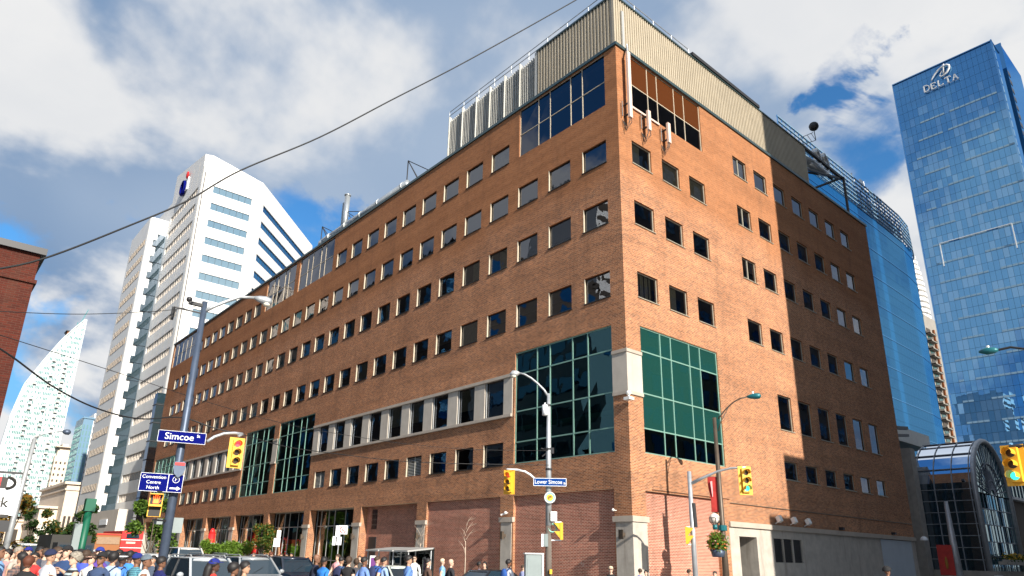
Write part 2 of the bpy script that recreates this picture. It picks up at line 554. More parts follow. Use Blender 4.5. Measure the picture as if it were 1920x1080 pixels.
# pavements: slabs with recessed joints near the corner, plain beyond
WALKS = {'pavement': [(-6.7, 90, -5.4, 0.3), (-6.7, 0.9, 0.3, 110)], 'pavement_west': [(-60, -20.4, -5.4, 110)], 'pavement_south': [(-80, 90, -40, -19.2)]}
for nm, rects in WALKS.items():
    g = MB()
    for (x0, x1, y0, y1) in rects:
        g.box(x0, x1, y0, y1, -0.01, 0.13)
    structure(nm, g, 'sidewalk')
g = MB()
g.box(-6.9, -6.7, -5.6, 110, -0.01, 0.15); g.box(-6.7, 90, -5.6, -5.4, -0.01, 0.15)
g.box(-20.4, -20.2, -5.6, 110, -0.01, 0.15); g.box(-80, 90, -19.2, -19.0, -0.01, 0.15); g.box(-60, -20.4, -5.6, -5.4, -0.01, 0.15)
structure('kerb', g, 'kerb')
slab_me = {}
for nm, par, (x0, y0, nx, ny) in (('north_east', bpy.data.objects['pavement'], (-6.6, -5.3, 12, 3)), ('east', bpy.data.objects['pavement'], (-6.6, 0.45, 4, 14))):
    for i in range(nx):
        for j in range(ny):
            if 'slab' not in slab_me:
                s = MB(); s.box(0, 1.78, 0, 1.78, 0.125, 0.15); slab_me['slab'] = s.mesh('pavement_slab', ['sidewalk'])
            obj('pavement_slab', slab_me['slab'], par, (x0 + 1.82 * i, y0 + 1.82 * j, random.uniform(-.003, .003)))

# ================================================================== BRICK OFFICE BUILDING
EL, ER = 87.0, 34.95            # how far the two street fronts run from the corner
ROOF = 31.5
PITCH, W0, WW = 2.873, 0.95, 1.88
BB = thing('brick_office_building', 'seven storey brown brick office building on the corner with green glazed bays and square windows', 'building', (0, 0, 0))


def fb(mb, side, a0, a1, d0, d1, z0, z1, m=0):
    """box on a front: a along the wall, d depth into the building"""
    if side == 'L': mb.box(d0, d1, a0, a1, z0, z1, m)
    else: mb.box(a0, a1, d0, d1, z0, z1, m)


def fp(side, a, d, z):
    return (d, a, z) if side == 'L' else (a, d, z)


ROWS = [(27.62, 29.11), (23.75, 25.24), (19.85, 21.34), (15.45, 16.96)]
GZ0, GZ1 = 7.06, 13.80
win = []     # (side, a0, a1, z0, z1, kind)
for k in range(29):
    a = W0 + PITCH * k
    for r in (1, 2, 3):
        win.append(('L', a, a + WW, *ROWS[r], 'std'))
    if 3 <= k <= 11 or 18 <= k <= 25:
        win.append(('L', a, a + WW, *ROWS[0], 'std'))
    if 3 <= k <= 11 or 18 <= k <= 25:
        win.append(('L', a, a + WW, 7.07, 8.44, 'low'))
for c0, c1 in ((1.16, 2.97), (4.03, 5.79), (6.85, 8.6)):
    for r in (1, 2, 3):
        win.append(('R', c0, c1, *ROWS[r], 'std'))
RC = [12.42, 15.2] + [15.2 + 2.775 * k for k in range(1, 6)]
for i, a in enumerate(RC):
    for r in range(4):
        win.append(('R', a, a + 1.74, *ROWS[r], 'std'))
for k in range(6):
    a = 15.3 + 2.775 * k
    win.append(('R', a, a + 1.76, 10.12, 12.42, 'tall'))
    win.append(('R', a, a + 1.74, 6.94, 8.09, 'low'))
# big glazed openings: side, a0, a1, z0, z1
GREEN = [('L', .96, 8.6, GZ0, GZ1), ('L', 35.55, 43.16, GZ0, GZ1), ('L', 44.3, 51.86, GZ0, GZ1), ('L', 75.6, 86.2, GZ0, GZ1), ('R', 1.2, 8.48, GZ0 - .02, GZ1)]
TOPG = [('L', .92, 8.54, 27.58, 31.3), ('L', 35.3, 42.95, 27.58, 31.3), ('L', 43.9, 51.5, 27.58, 31.3), ('L', 76.4, 86.4, 27.58, 31.3), ('R', 1.2, 8.66, 27.7, 31.3)]
BAND = [('L', 8.78, 35.40, 9.9, 12.55), ('L', 52.0, 75.4, 9.9, 12.55)]
PIERS = [9.14 + 8.68 * j for j in range(9)]
BAYS = []
prev = 1.1
for j, c in enumerate(PIERS):
    BAYS.append((prev, c - .58)); prev = c + .58
BAYS.append((prev, EL - .9))
holesL = [(a0, a1, z0, z1) for s, a0, a1, z0, z1, *_ in win if s == 'L'] + [t[1:] for t in GREEN + TOPG + BAND if t[0] == 'L'] \
    + [(.0, .96, 9.9, 12.3), (43.16, 44.3, 9.9, 12.3)] + [(a0, a1, 0.0, 5.25) for a0, a1 in BAYS]
holesR = [(a0, a1, z0, z1) for s, a0, a1, z0, z1, *_ in win if s == 'R'] + [t[1:] for t in GREEN + TOPG if t[0] == 'R'] \
    + [(.0, 1.2, 9.9, 12.3), (1.1, 7.35, 0.0, 5.18), (8.35, ER, 0.0, 3.9)]


def wall(side, a_end, z_end, holes, mat, reveal=0.16):
    mb = MB()
    A = sorted({0.0, a_end, *[round(h[0], 4) for h in holes], *[round(h[1], 4) for h in holes]})
    Z = sorted({0.0, z_end, *[round(h[2], 4) for h in holes], *[round(h[3], 4) for h in holes]})
    for i in range(len(Z) - 1):
        zc = (Z[i] + Z[i + 1]) / 2
        row = [h for h in holes if h[2] < zc < h[3]]
        start = None
        for j in range(len(A) - 1):
            ac = (A[j] + A[j + 1]) / 2
            solid = not any(h[0] < ac < h[1] for h in row)
            if solid and start is None: start = A[j]
            if (not solid or j == len(A) - 2) and start is not None:
                e = A[j] if not solid else A[j + 1]
                q = [fp(side, start, 0, Z[i]), fp(side, e, 0, Z[i]), fp(side, e, 0, Z[i + 1]), fp(side, start, 0, Z[i + 1])]
                mb.face(q if side == 'R' else q[::-1])
                start = None
    for (a0, a1, z0, z1) in holes:
        d = reveal if (z1 < 5.3) is False else (0.6 if a0 > 17.4 and side == 'L' else 0.18)
        for p in (((a0, z0), (a0, z1)), ((a0, z1), (a1, z1)), ((a1, z1), (a1, z0)), ((a1, z0), (a0, z0))):
            if p[0][1] == 0.0 and p[1][1] == 0.0: continue
            mb.face([fp(side, p[0][0], 0, p[0][1]), fp(side, p[1][0], 0, p[1][1]), fp(side, p[1][0], d, p[1][1]), fp(side, p[0][0], d, p[0][1])])
    return mb


P(BB, 'brick_wall', wall('L', EL, 31.32, holesL, 'brick_main'), 'brick_main')
P(BB, 'brick_wall', wall('R', ER, 31.32, holesR, 'brick_main'), 'brick_main')
mb = MB()
mb.face([(0, EL, 0), (0, EL, 31.32), (ER, EL, 31.32), (ER, EL, 0)])
mb.face([(ER, 0, 0), (ER, EL, 0), (ER, EL, 31.32), (ER, 0, 31.32)])
P(BB, 'brick_wall', mb, 'brick_main', label='plain brick rear wall')
mb = MB(); mb.face([(.2, .2, 31.3), (ER - .2, .2, 31.3), (ER - .2, EL - .2, 31.3), (.2, EL - .2, 31.3)]); P(BB, 'roof', mb, 'cladding_dark')
# dark floors, ceilings and inner walls seen through the panes
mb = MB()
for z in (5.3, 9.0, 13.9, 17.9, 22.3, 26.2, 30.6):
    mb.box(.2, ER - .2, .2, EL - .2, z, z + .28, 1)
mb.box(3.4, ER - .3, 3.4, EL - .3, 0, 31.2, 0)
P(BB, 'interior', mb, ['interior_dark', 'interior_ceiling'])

# parapet flashing: dark lip with a teal edge
mb = MB()
mb.box(-.10, .25, -.10, EL + .05, 31.32, 31.52)
mb.box(.25, ER + .05, -.10, .25, 31.32, 31.52)
P(BB, 'parapet_cap', mb, 'flashing_teal')

# ---- ordinary windows
wm = {}


def win_meshes(side, w, h):
    k = (side, round(w, 2), round(h, 2))
    if k in wm: return wm[k]
    d0, d1 = .10, .155
    t = .055
    fr = MB()
    # right front windows carry a wider olive frame, left front a thin dark one
    for a0, a1, z0, z1 in ((0, w, 0, t), (0, w, h - t, h), (0, t, t, h - t), (w - t, w, t, h - t)):
        fb(fr, side, a0, a1, d0, d1, z0, z1)
    if side == 'L':
        fb(fr, side, w - .03, w - .002, -.004, d0, 0.0, h, 1)  # cream strip on the sunward jamb only: the sunlit reveal put into the colour
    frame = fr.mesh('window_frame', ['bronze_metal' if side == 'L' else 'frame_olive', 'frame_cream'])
    pa = MB()
    if side == 'L': pa.face([fp(side, t, .135, t), fp(side, t, .135, h - t), fp(side, w - t, .135, h - t), fp(side, w - t, .135, t)])
    else: pa.face([fp(side, t, .135, t), fp(side, w - t, .135, t), fp(side, w - t, .135, h - t), fp(side, t, .135, h - t)])
    pane = pa.mesh('pane', ['glass_window'])
    si = MB()
    fb(si, side, -.04, w + .04, -.055, .10, -.05, -.004)
    sill = si.mesh('sill', ['sill_metal' if side == 'L' else 'frame_olive'])
    bl = MB(); fb(bl, side, t, w - t, .19, .20, h * .02, h - t); blind = bl.mesh('blind', ['blind_cream'])
    hb = MB(); fb(hb, side, t, w * .5, .19, .20, .03, h - t); half = hb.mesh('blind', ['blind_cream'])
    tb = MB(); fb(tb, side, t, w - t, .19, .20, h * .45, h - t); top = tb.mesh('blind', ['blind_brown'])
    cu = MB()
    n = 7
    for q in range(n):
        a = t + (w - 2 * t) * .8 * q / n
        fb(cu, side, a, a + (w - 2 * t) * .8 / n * .72, .19 + .03 * (q % 2), .21 + .03 * (q % 2), .03, h - t)
    curtain = cu.mesh('curtain', ['blind_cream'])
    mu = MB(); fb(mu, side, w * .42, w * .47, .09, .16, t, h - t); mull = mu.mesh('mullion', ['frame_olive'])
    lv = MB()
    nl = int(h / .11)
    for q in range(nl):
        z = .06 + q * (h - .12) / nl
        a = fp(side, t, .10, z); b = fp(side, w - t, .10, z); c = fp(side, w - t, .155, z + .06); d = fp(side, t, .155, z + .06)
        lv.face([a, b, c, d])
    fb(lv, side, w / 2 - .02, w / 2 + .02, .09, .13, 0, h)
    louvre = lv.mesh('louvre', ['cladding_grey'])
    wm[k] = dict(frame=frame, pane=pane, sill=sill, blind=blind, half=half, top=top, curtain=curtain, mull=mull, louvre=louvre)
    return wm[k]


rw = random.Random(3)
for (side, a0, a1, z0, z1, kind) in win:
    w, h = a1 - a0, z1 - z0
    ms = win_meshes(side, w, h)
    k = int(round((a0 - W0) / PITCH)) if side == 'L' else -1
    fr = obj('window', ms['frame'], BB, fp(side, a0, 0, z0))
    if side == 'L' and kind == 'low' and k in (6, 11):
        obj('louvre', ms['louvre'], fr)
        continue
    obj('pane', ms['pane'], fr)
    obj('sill', ms['sill'], fr)
    extra = None
    if side == 'L':
        if kind == 'std' and z0 < 20 and rw.random() < .28: extra = rw.choice(['top', 'half'])
        elif rw.random() < .12: extra = rw.choice(['top', 'half', 'blind'])
        if abs(z0 - 15.45) < .1 and k == 4: extra = 'blind'
    else:
        col = a0
        if abs(z0 - 15.45) < .1 and col < 2: extra = 'curtain'
        elif abs(z0 - 15.45) < .1 and col < 5: extra = 'half'
        elif z0 > 23 and z0 < 26 and col < 9: extra = 'blind' if col > 3 else 'half'
        elif kind == 'low' and col > 15: extra = 'top'
        elif col > 17 and rw.random() < .4: extra = 'top'
        if 12 < col < 13 and z0 > 19: obj('mullion', ms['mull'], fr); extra = extra or 'top'
    if extra:
        obj('curtain' if extra == 'curtain' else 'blind', ms[extra], fr)


# ---- glazed bays: frame > panes and mullions
def glazing(name, side, a0, a1, z0, z1, cols, rows, pmat, fmat, depth=.10, bar=.07, label=None, pane_mats=None):
    fr = MB()
    fb(fr, side, a0, a1, depth - .03, depth + .06, z0, z0 + bar); fb(fr, side, a0, a1, depth - .03, depth + .06, z1 - bar, z1)
    fb(fr, side, a0, a0 + bar, depth - .03, depth + .06, z0 + bar, z1 - bar); fb(fr, side, a1 - bar, a1, depth - .03, depth + .06, z0 + bar, z1 - bar)
    o = P(BB, name, fr, fmat)
    if label: o['label'] = label
    for c in cols:
        m = MB(); fb(m, side, c - bar / 2, c + bar / 2, depth - .035, depth + .05, z0 + bar, z1 - bar); P(o, 'mullion', m, fmat)
    for r in rows:
        m = MB(); fb(m, side, a0 + bar, a1 - bar, depth - .028, depth + .045, r - bar / 2, r + bar / 2); P(o, 'transom', m, fmat)
    A = [a0 + bar] + list(cols) + [a1 - bar]
    Z = [z0 + bar] + list(rows) + [z1 - bar]
    rr = random.Random(int(a0 * 100) + 5)
    for j in range(len(Z) - 1):
        for i in range(len(A) - 1):
            t1, t2 = rr.uniform(-.014, .014), rr.uniform(-.014, .014)
            q = [fp(side, A[i], depth + t1, Z[j]), fp(side, A[i + 1], depth - t1, Z[j]), fp(side, A[i + 1], depth + t2, Z[j + 1]), fp(side, A[i], depth - t2, Z[j + 1])]
            m = MB(); m.face(q if side == 'R' else q[::-1])
            pm = pane_mats(i, j) if pane_mats else pmat
            P(o, 'pane', m, pm)
    return o


def splits(a0, a1, fr=(.246, .377, .618, .761)):
    return [a0 + (a1 - a0) * f for f in fr]


for (s, a0, a1, z0, z1) in GREEN:
    rows = [8.33, 10.16, 12.45]
    if s == 'R':
        glazing('glazed_bay', s, a0, a1, z0, z1, splits(a0, a1), rows, 'glass_green_body', 'frame_green', label='sunlit teal green glazed bay round the corner',
                pane_mats=lambda i, j: 'glass_green' if (j == 0 or (i == 4 and j == 2)) else 'glass_green_body')
    elif a0 > 70:
        glazing('glazed_bay', s, a0, a1, z0, z1, [a0 + 1.77 * k for k in range(1, 6)], rows, 'glass_green', 'frame_green')
    else:
        fr = (.24, .385, .62, .77)
        glazing('glazed_bay', s, a0, a1, z0, z1, [a1 - (a1 - a0) * (1 - f) for f in (.23, .38, .615, .755)], rows, 'glass_green', 'frame_green')
for (s, a0, a1, z0, z1) in TOPG:
    glazing('top_glazing', s, a0, a1, z0, z1, splits(a0, a1) if a0 < 70 else [a0 + 2 * k for k in range(1, 5)], [29.3], 'glass_smoke',
            'frame_cream', bar=.05, pane_mats=(lambda i, j: 'glass_amber' if j == 1 else 'glass_smoke') if s == 'R' else None) \
        if 'glass_amber' in MATS or not glass_mat('glass_amber', (0.95, 0.85, 0.75), 1.6, body=(0.085, 0.026, 0.008), wav=0.1, ws=0.7) or True else None
# ---- precast bands with tall windows between pilasters
for (s, a0, a1, z0, z1) in BAND:
    ms = MB(); fb(ms, s, a0, a1, -.14, .16, 12.36, 12.55); P(BB, 'cornice', ms, 'precast')
    ms = MB(); fb(ms, s, a0, a1, -.16, .16, 9.9, 10.07); P(BB, 'band_sill', ms, 'precast')
    k0 = 3 if a0 < 20 else 18
    ks = range(3, 12) if a0 < 20 else range(18, 26)
    edges = []
    for k in ks:
        w0 = W0 + PITCH * k + .02
        edges.append((w0, w0 + 1.82))
    prev = a0
    for (w0, w1) in edges + [(a1, None)]:
        if w0 - prev > .05:
            m = MB(); fb(m, s, prev + .004, w0 - .004, -.045, .16, 10.074, 12.356); P(BB, 'precast_panel', m, 'precast_light')
        if w1 is None: break
        fr = MB()
        fb(fr, s, w0, w0 + .05, .06, .14, 10.07, 12.36); fb(fr, s, w1 - .05, w1, .06, .14, 10.07, 12.36)
        fb(fr, s, w0 + .05, w1 - .05, .06, .14, 10.07, 10.12); fb(fr, s, w0 + .05, w1 - .05, .06, .14, 12.31, 12.36)
        fb(fr, s, w1 - .13, w1 - .09, .0, .06, 10.07, 12.36, 1)
        f = P(BB, 'tall_window', fr, ['bronze_metal', 'frame_silver'])
        m = MB(); m.face([fp(s, w0 + .05, .12, 12.31), fp(s, w1 - .05, .12, 12.31), fp(s, w1 - .05, .12, 10.12), fp(s, w0 + .05, .12, 10.12)])
        P(f, 'pane', m, 'glass_window')
        if k0 == 18 or rw.random() < .15:
            m = MB(); fb(m, s, w0 + .08, w1 - .08, .19, .2, 10.9, 12.3); P(f, 'blind', m, 'blind_cream')
        prev = w1
# corner precast panels and caps, plus the narrow one between the two far bays
m = MB(); m.box(-.03, .16, -.03, .955, 10.07, 12.12); m.box(.16, 1.195, -.03, .16, 10.07, 12.12); P(BB, 'precast_panel', m, 'precast_light')
m = MB(); m.box(-.08, .16, -.08, .955, 12.12, 12.3); m.box(.16, 1.195, -.08, .16, 12.12, 12.3); m.box(-.08, .16, -.08, .955, 9.9, 10.07); m.box(.16, 1.195, -.08, .16, 9.9, 10.07)
P(BB, 'precast_trim', m, 'precast')
m = MB(); m.box(-.04, .16, 43.17, 44.29, 10.07, 12.12); P(BB, 'precast_panel', m, 'precast_light')
m = MB(); m.box(-.09, .16, 43.17, 44.29, 12.12, 12.3); m.box(-.12, .16, 43.17, 44.29, 9.9, 10.07); P(BB, 'precast_trim', m, 'precast')

# ---- street level, left front: piers, infill brick, shop glazing
for j, c in enumerate(PIERS + [EL - .5]):
    deep = .18 if j < 2 else .6
    m = MB(); m.box(-.03, deep + .05, c - .46, c + .46, 0.1, 3.80); P(BB, 'pier', m, 'concrete')
    m = MB(); m.box(-.09, .10, c - .60, c + .60, 3.80, 4.07); P(BB, 'pier_cap', m, 'precast')
m = MB(); m.box(-.03, .3, -.03, 1.02, 0.1, 3.66); m.box(.3, 1.08, -.03, .25, 0.1, 3.66); P(BB, 'pier', m, 'concrete', label='concrete corner pier')
m = MB(); m.box(-.10, .2, -.10, 1.16, 3.66, 3.93); m.box(.2, 1.18, -.10, .2, 3.66, 3.93); P(BB, 'pier_cap', m, 'precast')
m = MB()
for (a0, a1) in BAYS[:2]: m.box(.17, .4, a0, a1, 0.45, 5.3)
m.box(.58, .8, BAYS[2][0], BAYS[2][1], 0.1, 5.3)
P(BB, 'infill_wall', m, 'brick_infill', label='pinkish brick infill between the piers')
m = MB()
for (a0, a1) in BAYS[:2]: m.box(.02, .4, a0, a1, 0.1, 0.44)
P(BB, 'plinth', m, 'concrete')
a1 = BAYS[2][1]
m = MB(); m.box(.53, .60, a1 - 1.55, a1 - .5, 0.13, 3.05); P(BB, 'door', m, 'dark_metal')
m = MB()
for q in range(16): m.box(.54, .60, a1 - 1.45, a1 - .75, 3.6 + q * .09, 3.66 + q * .09)
P(BB, 'louvre', m, 'dark_metal')
for j in range(3, len(BAYS)):
    a0, a1 = BAYS[j]
    w = a1 - a0
    cols = [a0 + w * f for f in (.16, .34, .58, .72, .9)]
    o = glazing('shopfront', 'L', a0, a1, .35, 5.25, cols, [3.95, 1.25], 'glass_store', 'frame_silver', depth=.75, bar=.06)
    m = MB(); m.box(.5, .9, a0, a1, .1, .34); P(o, 'stall_riser', m, 'concrete')
# lamps on the piers
for j, c in enumerate([.45] + PIERS[:4]):
    m = MB(); m.box(-.34, -.18, c - .02, c + .16, 2.85, 3.28); m.box(-.18, -.03, c + .0, c + .14, 2.98, 3.14)
    P(BB, 'wall_lamp', m, 'pole_bronze')
m = MB(); m.tube([(-.03, 9.0, 4.3), (-.22, 8.95, 4.32)], .025); m.ball((-.27, 8.93, 4.30), .09); m.tube([(-.10, 9.0, 4.3), (-.35, 9.25, 4.18)], .05)
P(BB, 'flood_lamp', m, 'camera_white')
m = MB(); m.tube([(-.03, .95, 4.2), (-.2, .98, 4.2)], .02); m.ball((-.22, 1.0, 4.22), .07); P(BB, 'security_camera', m, 'camera_white')

# ---- street level, right front
m = MB(); m.box(1.1, 7.35, .17, .4, .1, 5.2); P(BB, 'infill_wall', m, 'brick_infill', label='pale pinkish brick infill in the sun')
m = MB(); m.box(8.33, ER + .02, -.12, .16, 3.78, 4.06); P(BB, 'ledge', m, 'precast')
m = MB()
DOOR, LV, PAN = (9.3, 11.15, 3.3), (13.0, 16.5, 1.95, 3.3), (28.4, 34.1, 3.74)
m.box(8.35, DOOR[0], .0, .3, .1, 3.78); m.box(DOOR[0], DOOR[1], .0, .3, DOOR[2], 3.78); m.box(DOOR[1], LV[0], .0, .3, .1, 3.78)
m.box(LV[0], LV[1], .0, .3, .1, LV[2]); m.box(LV[0], LV[1], .0, .3, LV[3], 3.78); m.box(LV[1], PAN[0], .0, .3, .1, 3.78)
m.box(PAN[1], ER, .0, .3, .1, 3.78)
P(BB, 'concrete_wall', m, 'concrete')
m = MB(); m.box(DOOR[0], DOOR[1], 1.6, 1.7, .1, 3.3, 0); m.box(DOOR[1], DOOR[1] + .1, .3, 1.7, .1, 3.3, 1); m.box(DOOR[0] - .1, DOOR[0], .3, 1.7, .1, 3.3, 1); m.box(DOOR[0], DOOR[1], .3, 1.6, 3.3, 3.35, 1)
P(BB, 'doorway', m, ['dark_metal', 'concrete'])
for q in range(3):
    x0 = LV[0] + .1 + q * 1.16
    m = MB()
    m.box(x0, x0 + .95, .10, .16, LV[2], LV[3])
    for z in range(10): m.box(x0 + .03, x0 + .92, .03, .10, LV[2] + .05 + z * .13, LV[2] + .11 + z * .13)
    P(BB, 'louvre', m, 'dark_metal')
for q in range(4):
    x0 = LV[0] + q * 1.16 - (.0 if q else .0)
    m = MB(); m.box(x0, min(x0 + .09, LV[1]), .02, .2, LV[2], LV[3]); P(BB, 'louvre_post', m, 'concrete')
principled('panel_blue_grey', (0.40, 0.45, 0.50), 0.6, var=0.05)
m = MB(); m.box(PAN[0], PAN[1], -.02, .2, .1, PAN[2]); P(BB, 'shutter', m, 'panel_blue_grey')
for x in (13.4, 15.2, 17.0):
    m = MB(); m.obox((x, -.30, 4.42), (.17, 0, 0), (0, .10, -.06), (0, .06, .16)); m.bar((x, -.02, 4.15), (x, -.28, 4.32), .05); P(BB, 'flood_lamp', m, 'camera_white')
for x in (21.8, 30.5):
    m = MB(); m.box(x, x + .3, -.28, -.02, 4.12, 4.3); P(BB, 'flood_lamp', m, 'dark_metal')
m = MB(); m.box(8.6, ER, -.04, -.005, 5.05, 5.09); m.box(1.6, 8.6, -.03, -.005, 5.25, 5.28); P(BB, 'cable_run', m, 'pole_bronze')
m = MB(); m.box(19.4, 19.9, -.2, -.01, .5, 1.0); m.tube([(19.65, -.1, 0.1), (19.65, -.1, .5)], .04); P(BB, 'meter_box', m, 'cabinet_grey')
# corner camera
m = MB(); m.box(-.42, -.05, -.42, -.05, 9.50, 9.64); m.tube([(-.24, -.24, 9.64), (-.24, -.24, 9.78)], .05); m.ball((-.24, -.24, 9.86), .13); P(BB, 'security_camera', m, 'camera_white')

# ---- penthouse screen behind the parapet
PZ = 35.5
sp = MB()
sp.box(.32, .5, .32, 7.1, 31.4, PZ - .1); sp.box(.5, 25.1, .32, .5, 31.4, PZ - .1)
sp.box(.5, 25.1, 7.0, 7.1, 31.4, PZ - .1); sp.box(25.0, 25.1, .5, 7.0, 31.4, PZ - .1)
sp.box(3.5, 12, 7.1, 17.4, 31.4, 34.9)
ph = P(BB, 'penthouse_screen', sp, 'cladding_beige')
m = MB()
y = .42
while y < 7.0:
    m.box(.24, .32, y, y + .10, 31.5, PZ - .05); y += .27
x = .5
while x < 25.0:
    m.box(x, x + .09, .262, .32, 31.5, PZ - .05); x += .225
P(ph, 'cladding_ribs', m, 'cladding_beige', kind='stuff')
m = MB(); m.box(.22, .36, .22, .40, 31.5, PZ + .02); P(ph, 'corner_trim', m, 'cladding_beige')
m = MB(); m.box(.2, .45, .2, 7.15, PZ - .05, PZ + .05); m.box(.45, 25.1, .2, .45, PZ - .05, PZ + .05)
P(ph, 'screen_cap', m, 'flashing_teal')
m = MB(); m.box(8.6, 17.5, .12, .5, PZ + .06, PZ + .32); P(ph, 'roof_duct', m, 'dark_metal')
m = MB(); m.box(.26, .40, 7.1, 7.35, 31.5, PZ); P(ph, 'end_post', m, 'cladding_grey')
fx = [7.35, 8.97, 10.63, 12.31, 13.95, 15.68, 17.4]
for i in range(6):
    m = MB()
    m.box(.55, .60, fx[i], fx[i + 1], 31.4, PZ - .3, 1)
    n = 8
    for q in range(n):
        yy = fx[i] + .06 + q * (fx[i + 1] - fx[i] - .08) / n
        m.box(.36, .5, yy, yy + .055, 31.5, PZ - .15 - .02 * q, 0)
    m.box(.25, .55, fx[i + 1] - .06, fx[i + 1], 31.5, PZ + .05, 0)
    P(ph, 'fin_section', m, ['cladding_grey', 'cladding_dark'])
# guard rails on the screen
m = MB()
for (p, q) in (((.45, .6), (.45, 17.6)), ((.6, .45), (8.6, .45))):
    L = math.hypot(q[0] - p[0], q[1] - p[1]); n = int(L / 2.1) + 1
    for hz in (.35, .72):
        m.tube([(p[0], p[1], PZ + hz), (q[0], q[1], PZ + hz)], .03, 6)
    for i in range(n + 1):
        t = i / n; x = p[0] + (q[0] - p[0]) * t; y = p[1] + (q[1] - p[1]) * t
        m.tube([(x, y, PZ), (x, y, PZ + .74)], .03, 6)
P(ph, 'guard_rail', m, 'pole_galv')
m = MB(); m.box(.92, 1.12, .16, .26, 31.5, 34.6); P(ph, 'cable_tray', m, 'frame_silver')
# phone masts on the sunny front
for i, (x, z0, z1) in enumerate(((.62, 26.3, 30.9), (2.36, 26.25, 27.6), (4.32, 26.25, 27.65))):
    m = MB(); m.obox((x, -.42, (z0 + z1) / 2), (.13, 0, 0), (0, .07, 0), (0, 0, (z1 - z0) / 2))
    m.ball((x, -.42, z1), .12, sy=.55, sz=.3)
    a = P(BB, 'phone_mast', m, 'antenna_pink')
    m = MB()
    for z in (z0 + .2, z0 + .95):
        m.box(x - .12, x - .04, -.36, -.0, z, z + .08)
    m.tube([(x - .35, -.12, z0 + .1), (x - .35, -.12, z0 + 1.1)], .035, 6)
    P(a, 'bracket', m, 'dark_metal')
    m = MB()
    for q in range(5):
        dx = random.uniform(-.12, .12)
        m.tube([(x + dx, -.42, z0), (x + dx * 1.6, -.40, z0 - .25), (x - .1 + dx, -.2, z0 - .5 - .1 * q), (x - .3, -.05, z0 - .1)], .016, 5)
    P(a, 'cable_loop', m, 'wire_black')
m = MB(); m.box(1.2, 3.9, -.1, -.02, 27.48, 27.6); P(BB, 'conduit', m, 'antenna_pink')
m = MB(); m.tube([(.82, -.2, 31.7), (.80, -.25, 31.4), (.66, -.36, 31.0), (.62, -.42, 30.9)], .07, 6); P(BB, 'conduit', m, 'pole_galv')

# ---- rooftop plant along the left front
RP = P(BB, 'roof_duct', MB().tube([(.55, 23.4, 32.15), (.55, 39.0, 32.15)], .38, 12).tube([(.55, 39.0, 32.15), (.55, 39.5, 32.1), (.7, 39.9, 31.7)], .38, 12), 'duct_silver', True)
for y in (24, 28, 31.2, 34.2, 37.5): P(RP, 'duct_band', MB().tube([(.55, y, 32.15), (.55, y + .22, 32.15)], .42, 12), 'frame_silver')
ch = P(BB, 'chimney', MB().tube([(.8, 35.2, 31.5), (.8, 35.2, 35.95)], .27, 12).tube([(.8, 35.2, 35.95), (.8, 35.2, 36.08)], .33, 12), 'duct_silver', True)
P(ch, 'flue_pipe', MB().tube([(.8, 35.85, 31.5), (.8, 35.85, 35.4)], .14, 8), 'pole_galv')
P(ch, 'brace', MB().bar((.8, 35.2, 34.2), (2.2, 31.8, 33.4), .06).bar((.8, 35.2, 34.2), (.8, 32.6, 32.4), .06).bar((.8, 35.2, 34.2), (2.5, 34.5, 32.0), .06), 'dark_metal')
for (y, h) in ((23.6, 34.5), (39.7, 34.1)):
    P(BB, 'davit_frame', MB().bar((.5, y, 31.5), (.5, y, h), .07).bar((.5, y, h), (.9, y - 3.0, 32.3), .07).bar((.5, y, h), (.5, y - 1.9, 31.7), .06).bar((.5, y, h), (3, y, 31.6), .06), 'dark_metal')
m = MB(); m.bar((24.4, .6, 35.9), (32.7, .6, 35.7), .22); m.bar((24.4, 1.4, 36.2), (32.7, 1.4, 36.0), .2); m.bar((32.6, .4, 35.7), (32.6, .4, 31.5), .18); m.bar((25.1, .6, 33.6), (32.6, .6, 35.6), .16)
m.bar((25.1, 4.5, 35.8), (32.6, .6, 35.7), .14); m.bar((32.6, 4.5, 31.5), (32.6, 4.5, 35.7), .16); m.bar((32.6, .4, 35.7), (32.6, 4.5, 35.7), .16)
fr = P(BB, 'roof_frame', m, 'dark_metal')
for (x, r) in ((28.0, .8), (29.4, .95)):
    pts = [(x - 2.4, 1.0, 35.1)] + [(x + .1 + r * math.cos(a), .9, 36.1 + r * math.sin(a)) for a in [R_(t) for t in range(-100, 100, 25)]]
    P(fr, 'bent_duct', MB().tube(pts, .33, 12), 'duct_silver', True)
m = MB(); m.bar((25.4, .5, 36.0), (28.0, .5, 37.6), .05); m.bar((25.0, .5, 36.5), (27.6, .5, 38.2), .05); m.bar((28.0, .5, 37.6), (27.9, .5, 38.6), .05)
for q in range(4):
    t = q / 3.0; m.bar((25.4 + 2.6 * t, .5, 36.0 + 1.6 * t), (25.0 + 2.6 * max(0, t - .15), .5, 36.5 + 1.7 * max(0, t - .15)), .03)
P(fr, 'outrigger', m, 'dark_metal')
P(fr, 'beacon_ball', MB().ball((27.95, .5, 39.0), .42), 'dark_metal', True)

# ================================================================== WHITE OFFICE TOWER (beyond the far end)
WT = thing('white_office_tower', 'tall white stone tower with ribbon windows and rounded corners behind the brick building', 'building', (8, 120, 0))


def round_poly(poly, rad, seg=5):
    out = []
    n = len(poly)
    for i, p in enumerate(poly):
        r = rad.get(i, 0)
        if r == 0: out.append(p); continue
        a = Vector(poly[i - 1]) - Vector(p); b = Vector(poly[(i + 1) % n]) - Vector(p)
        p0 = Vector(p) + a.normalized() * r; p2 = Vector(p) + b.normalized() * r
        for k in range(seg + 1):
            t = k / seg
            q = p0 * (1 - t) ** 2 + Vector(p) * 2 * t * (1 - t) + p2 * t * t
            out.append((q.x, q.y))
    return out


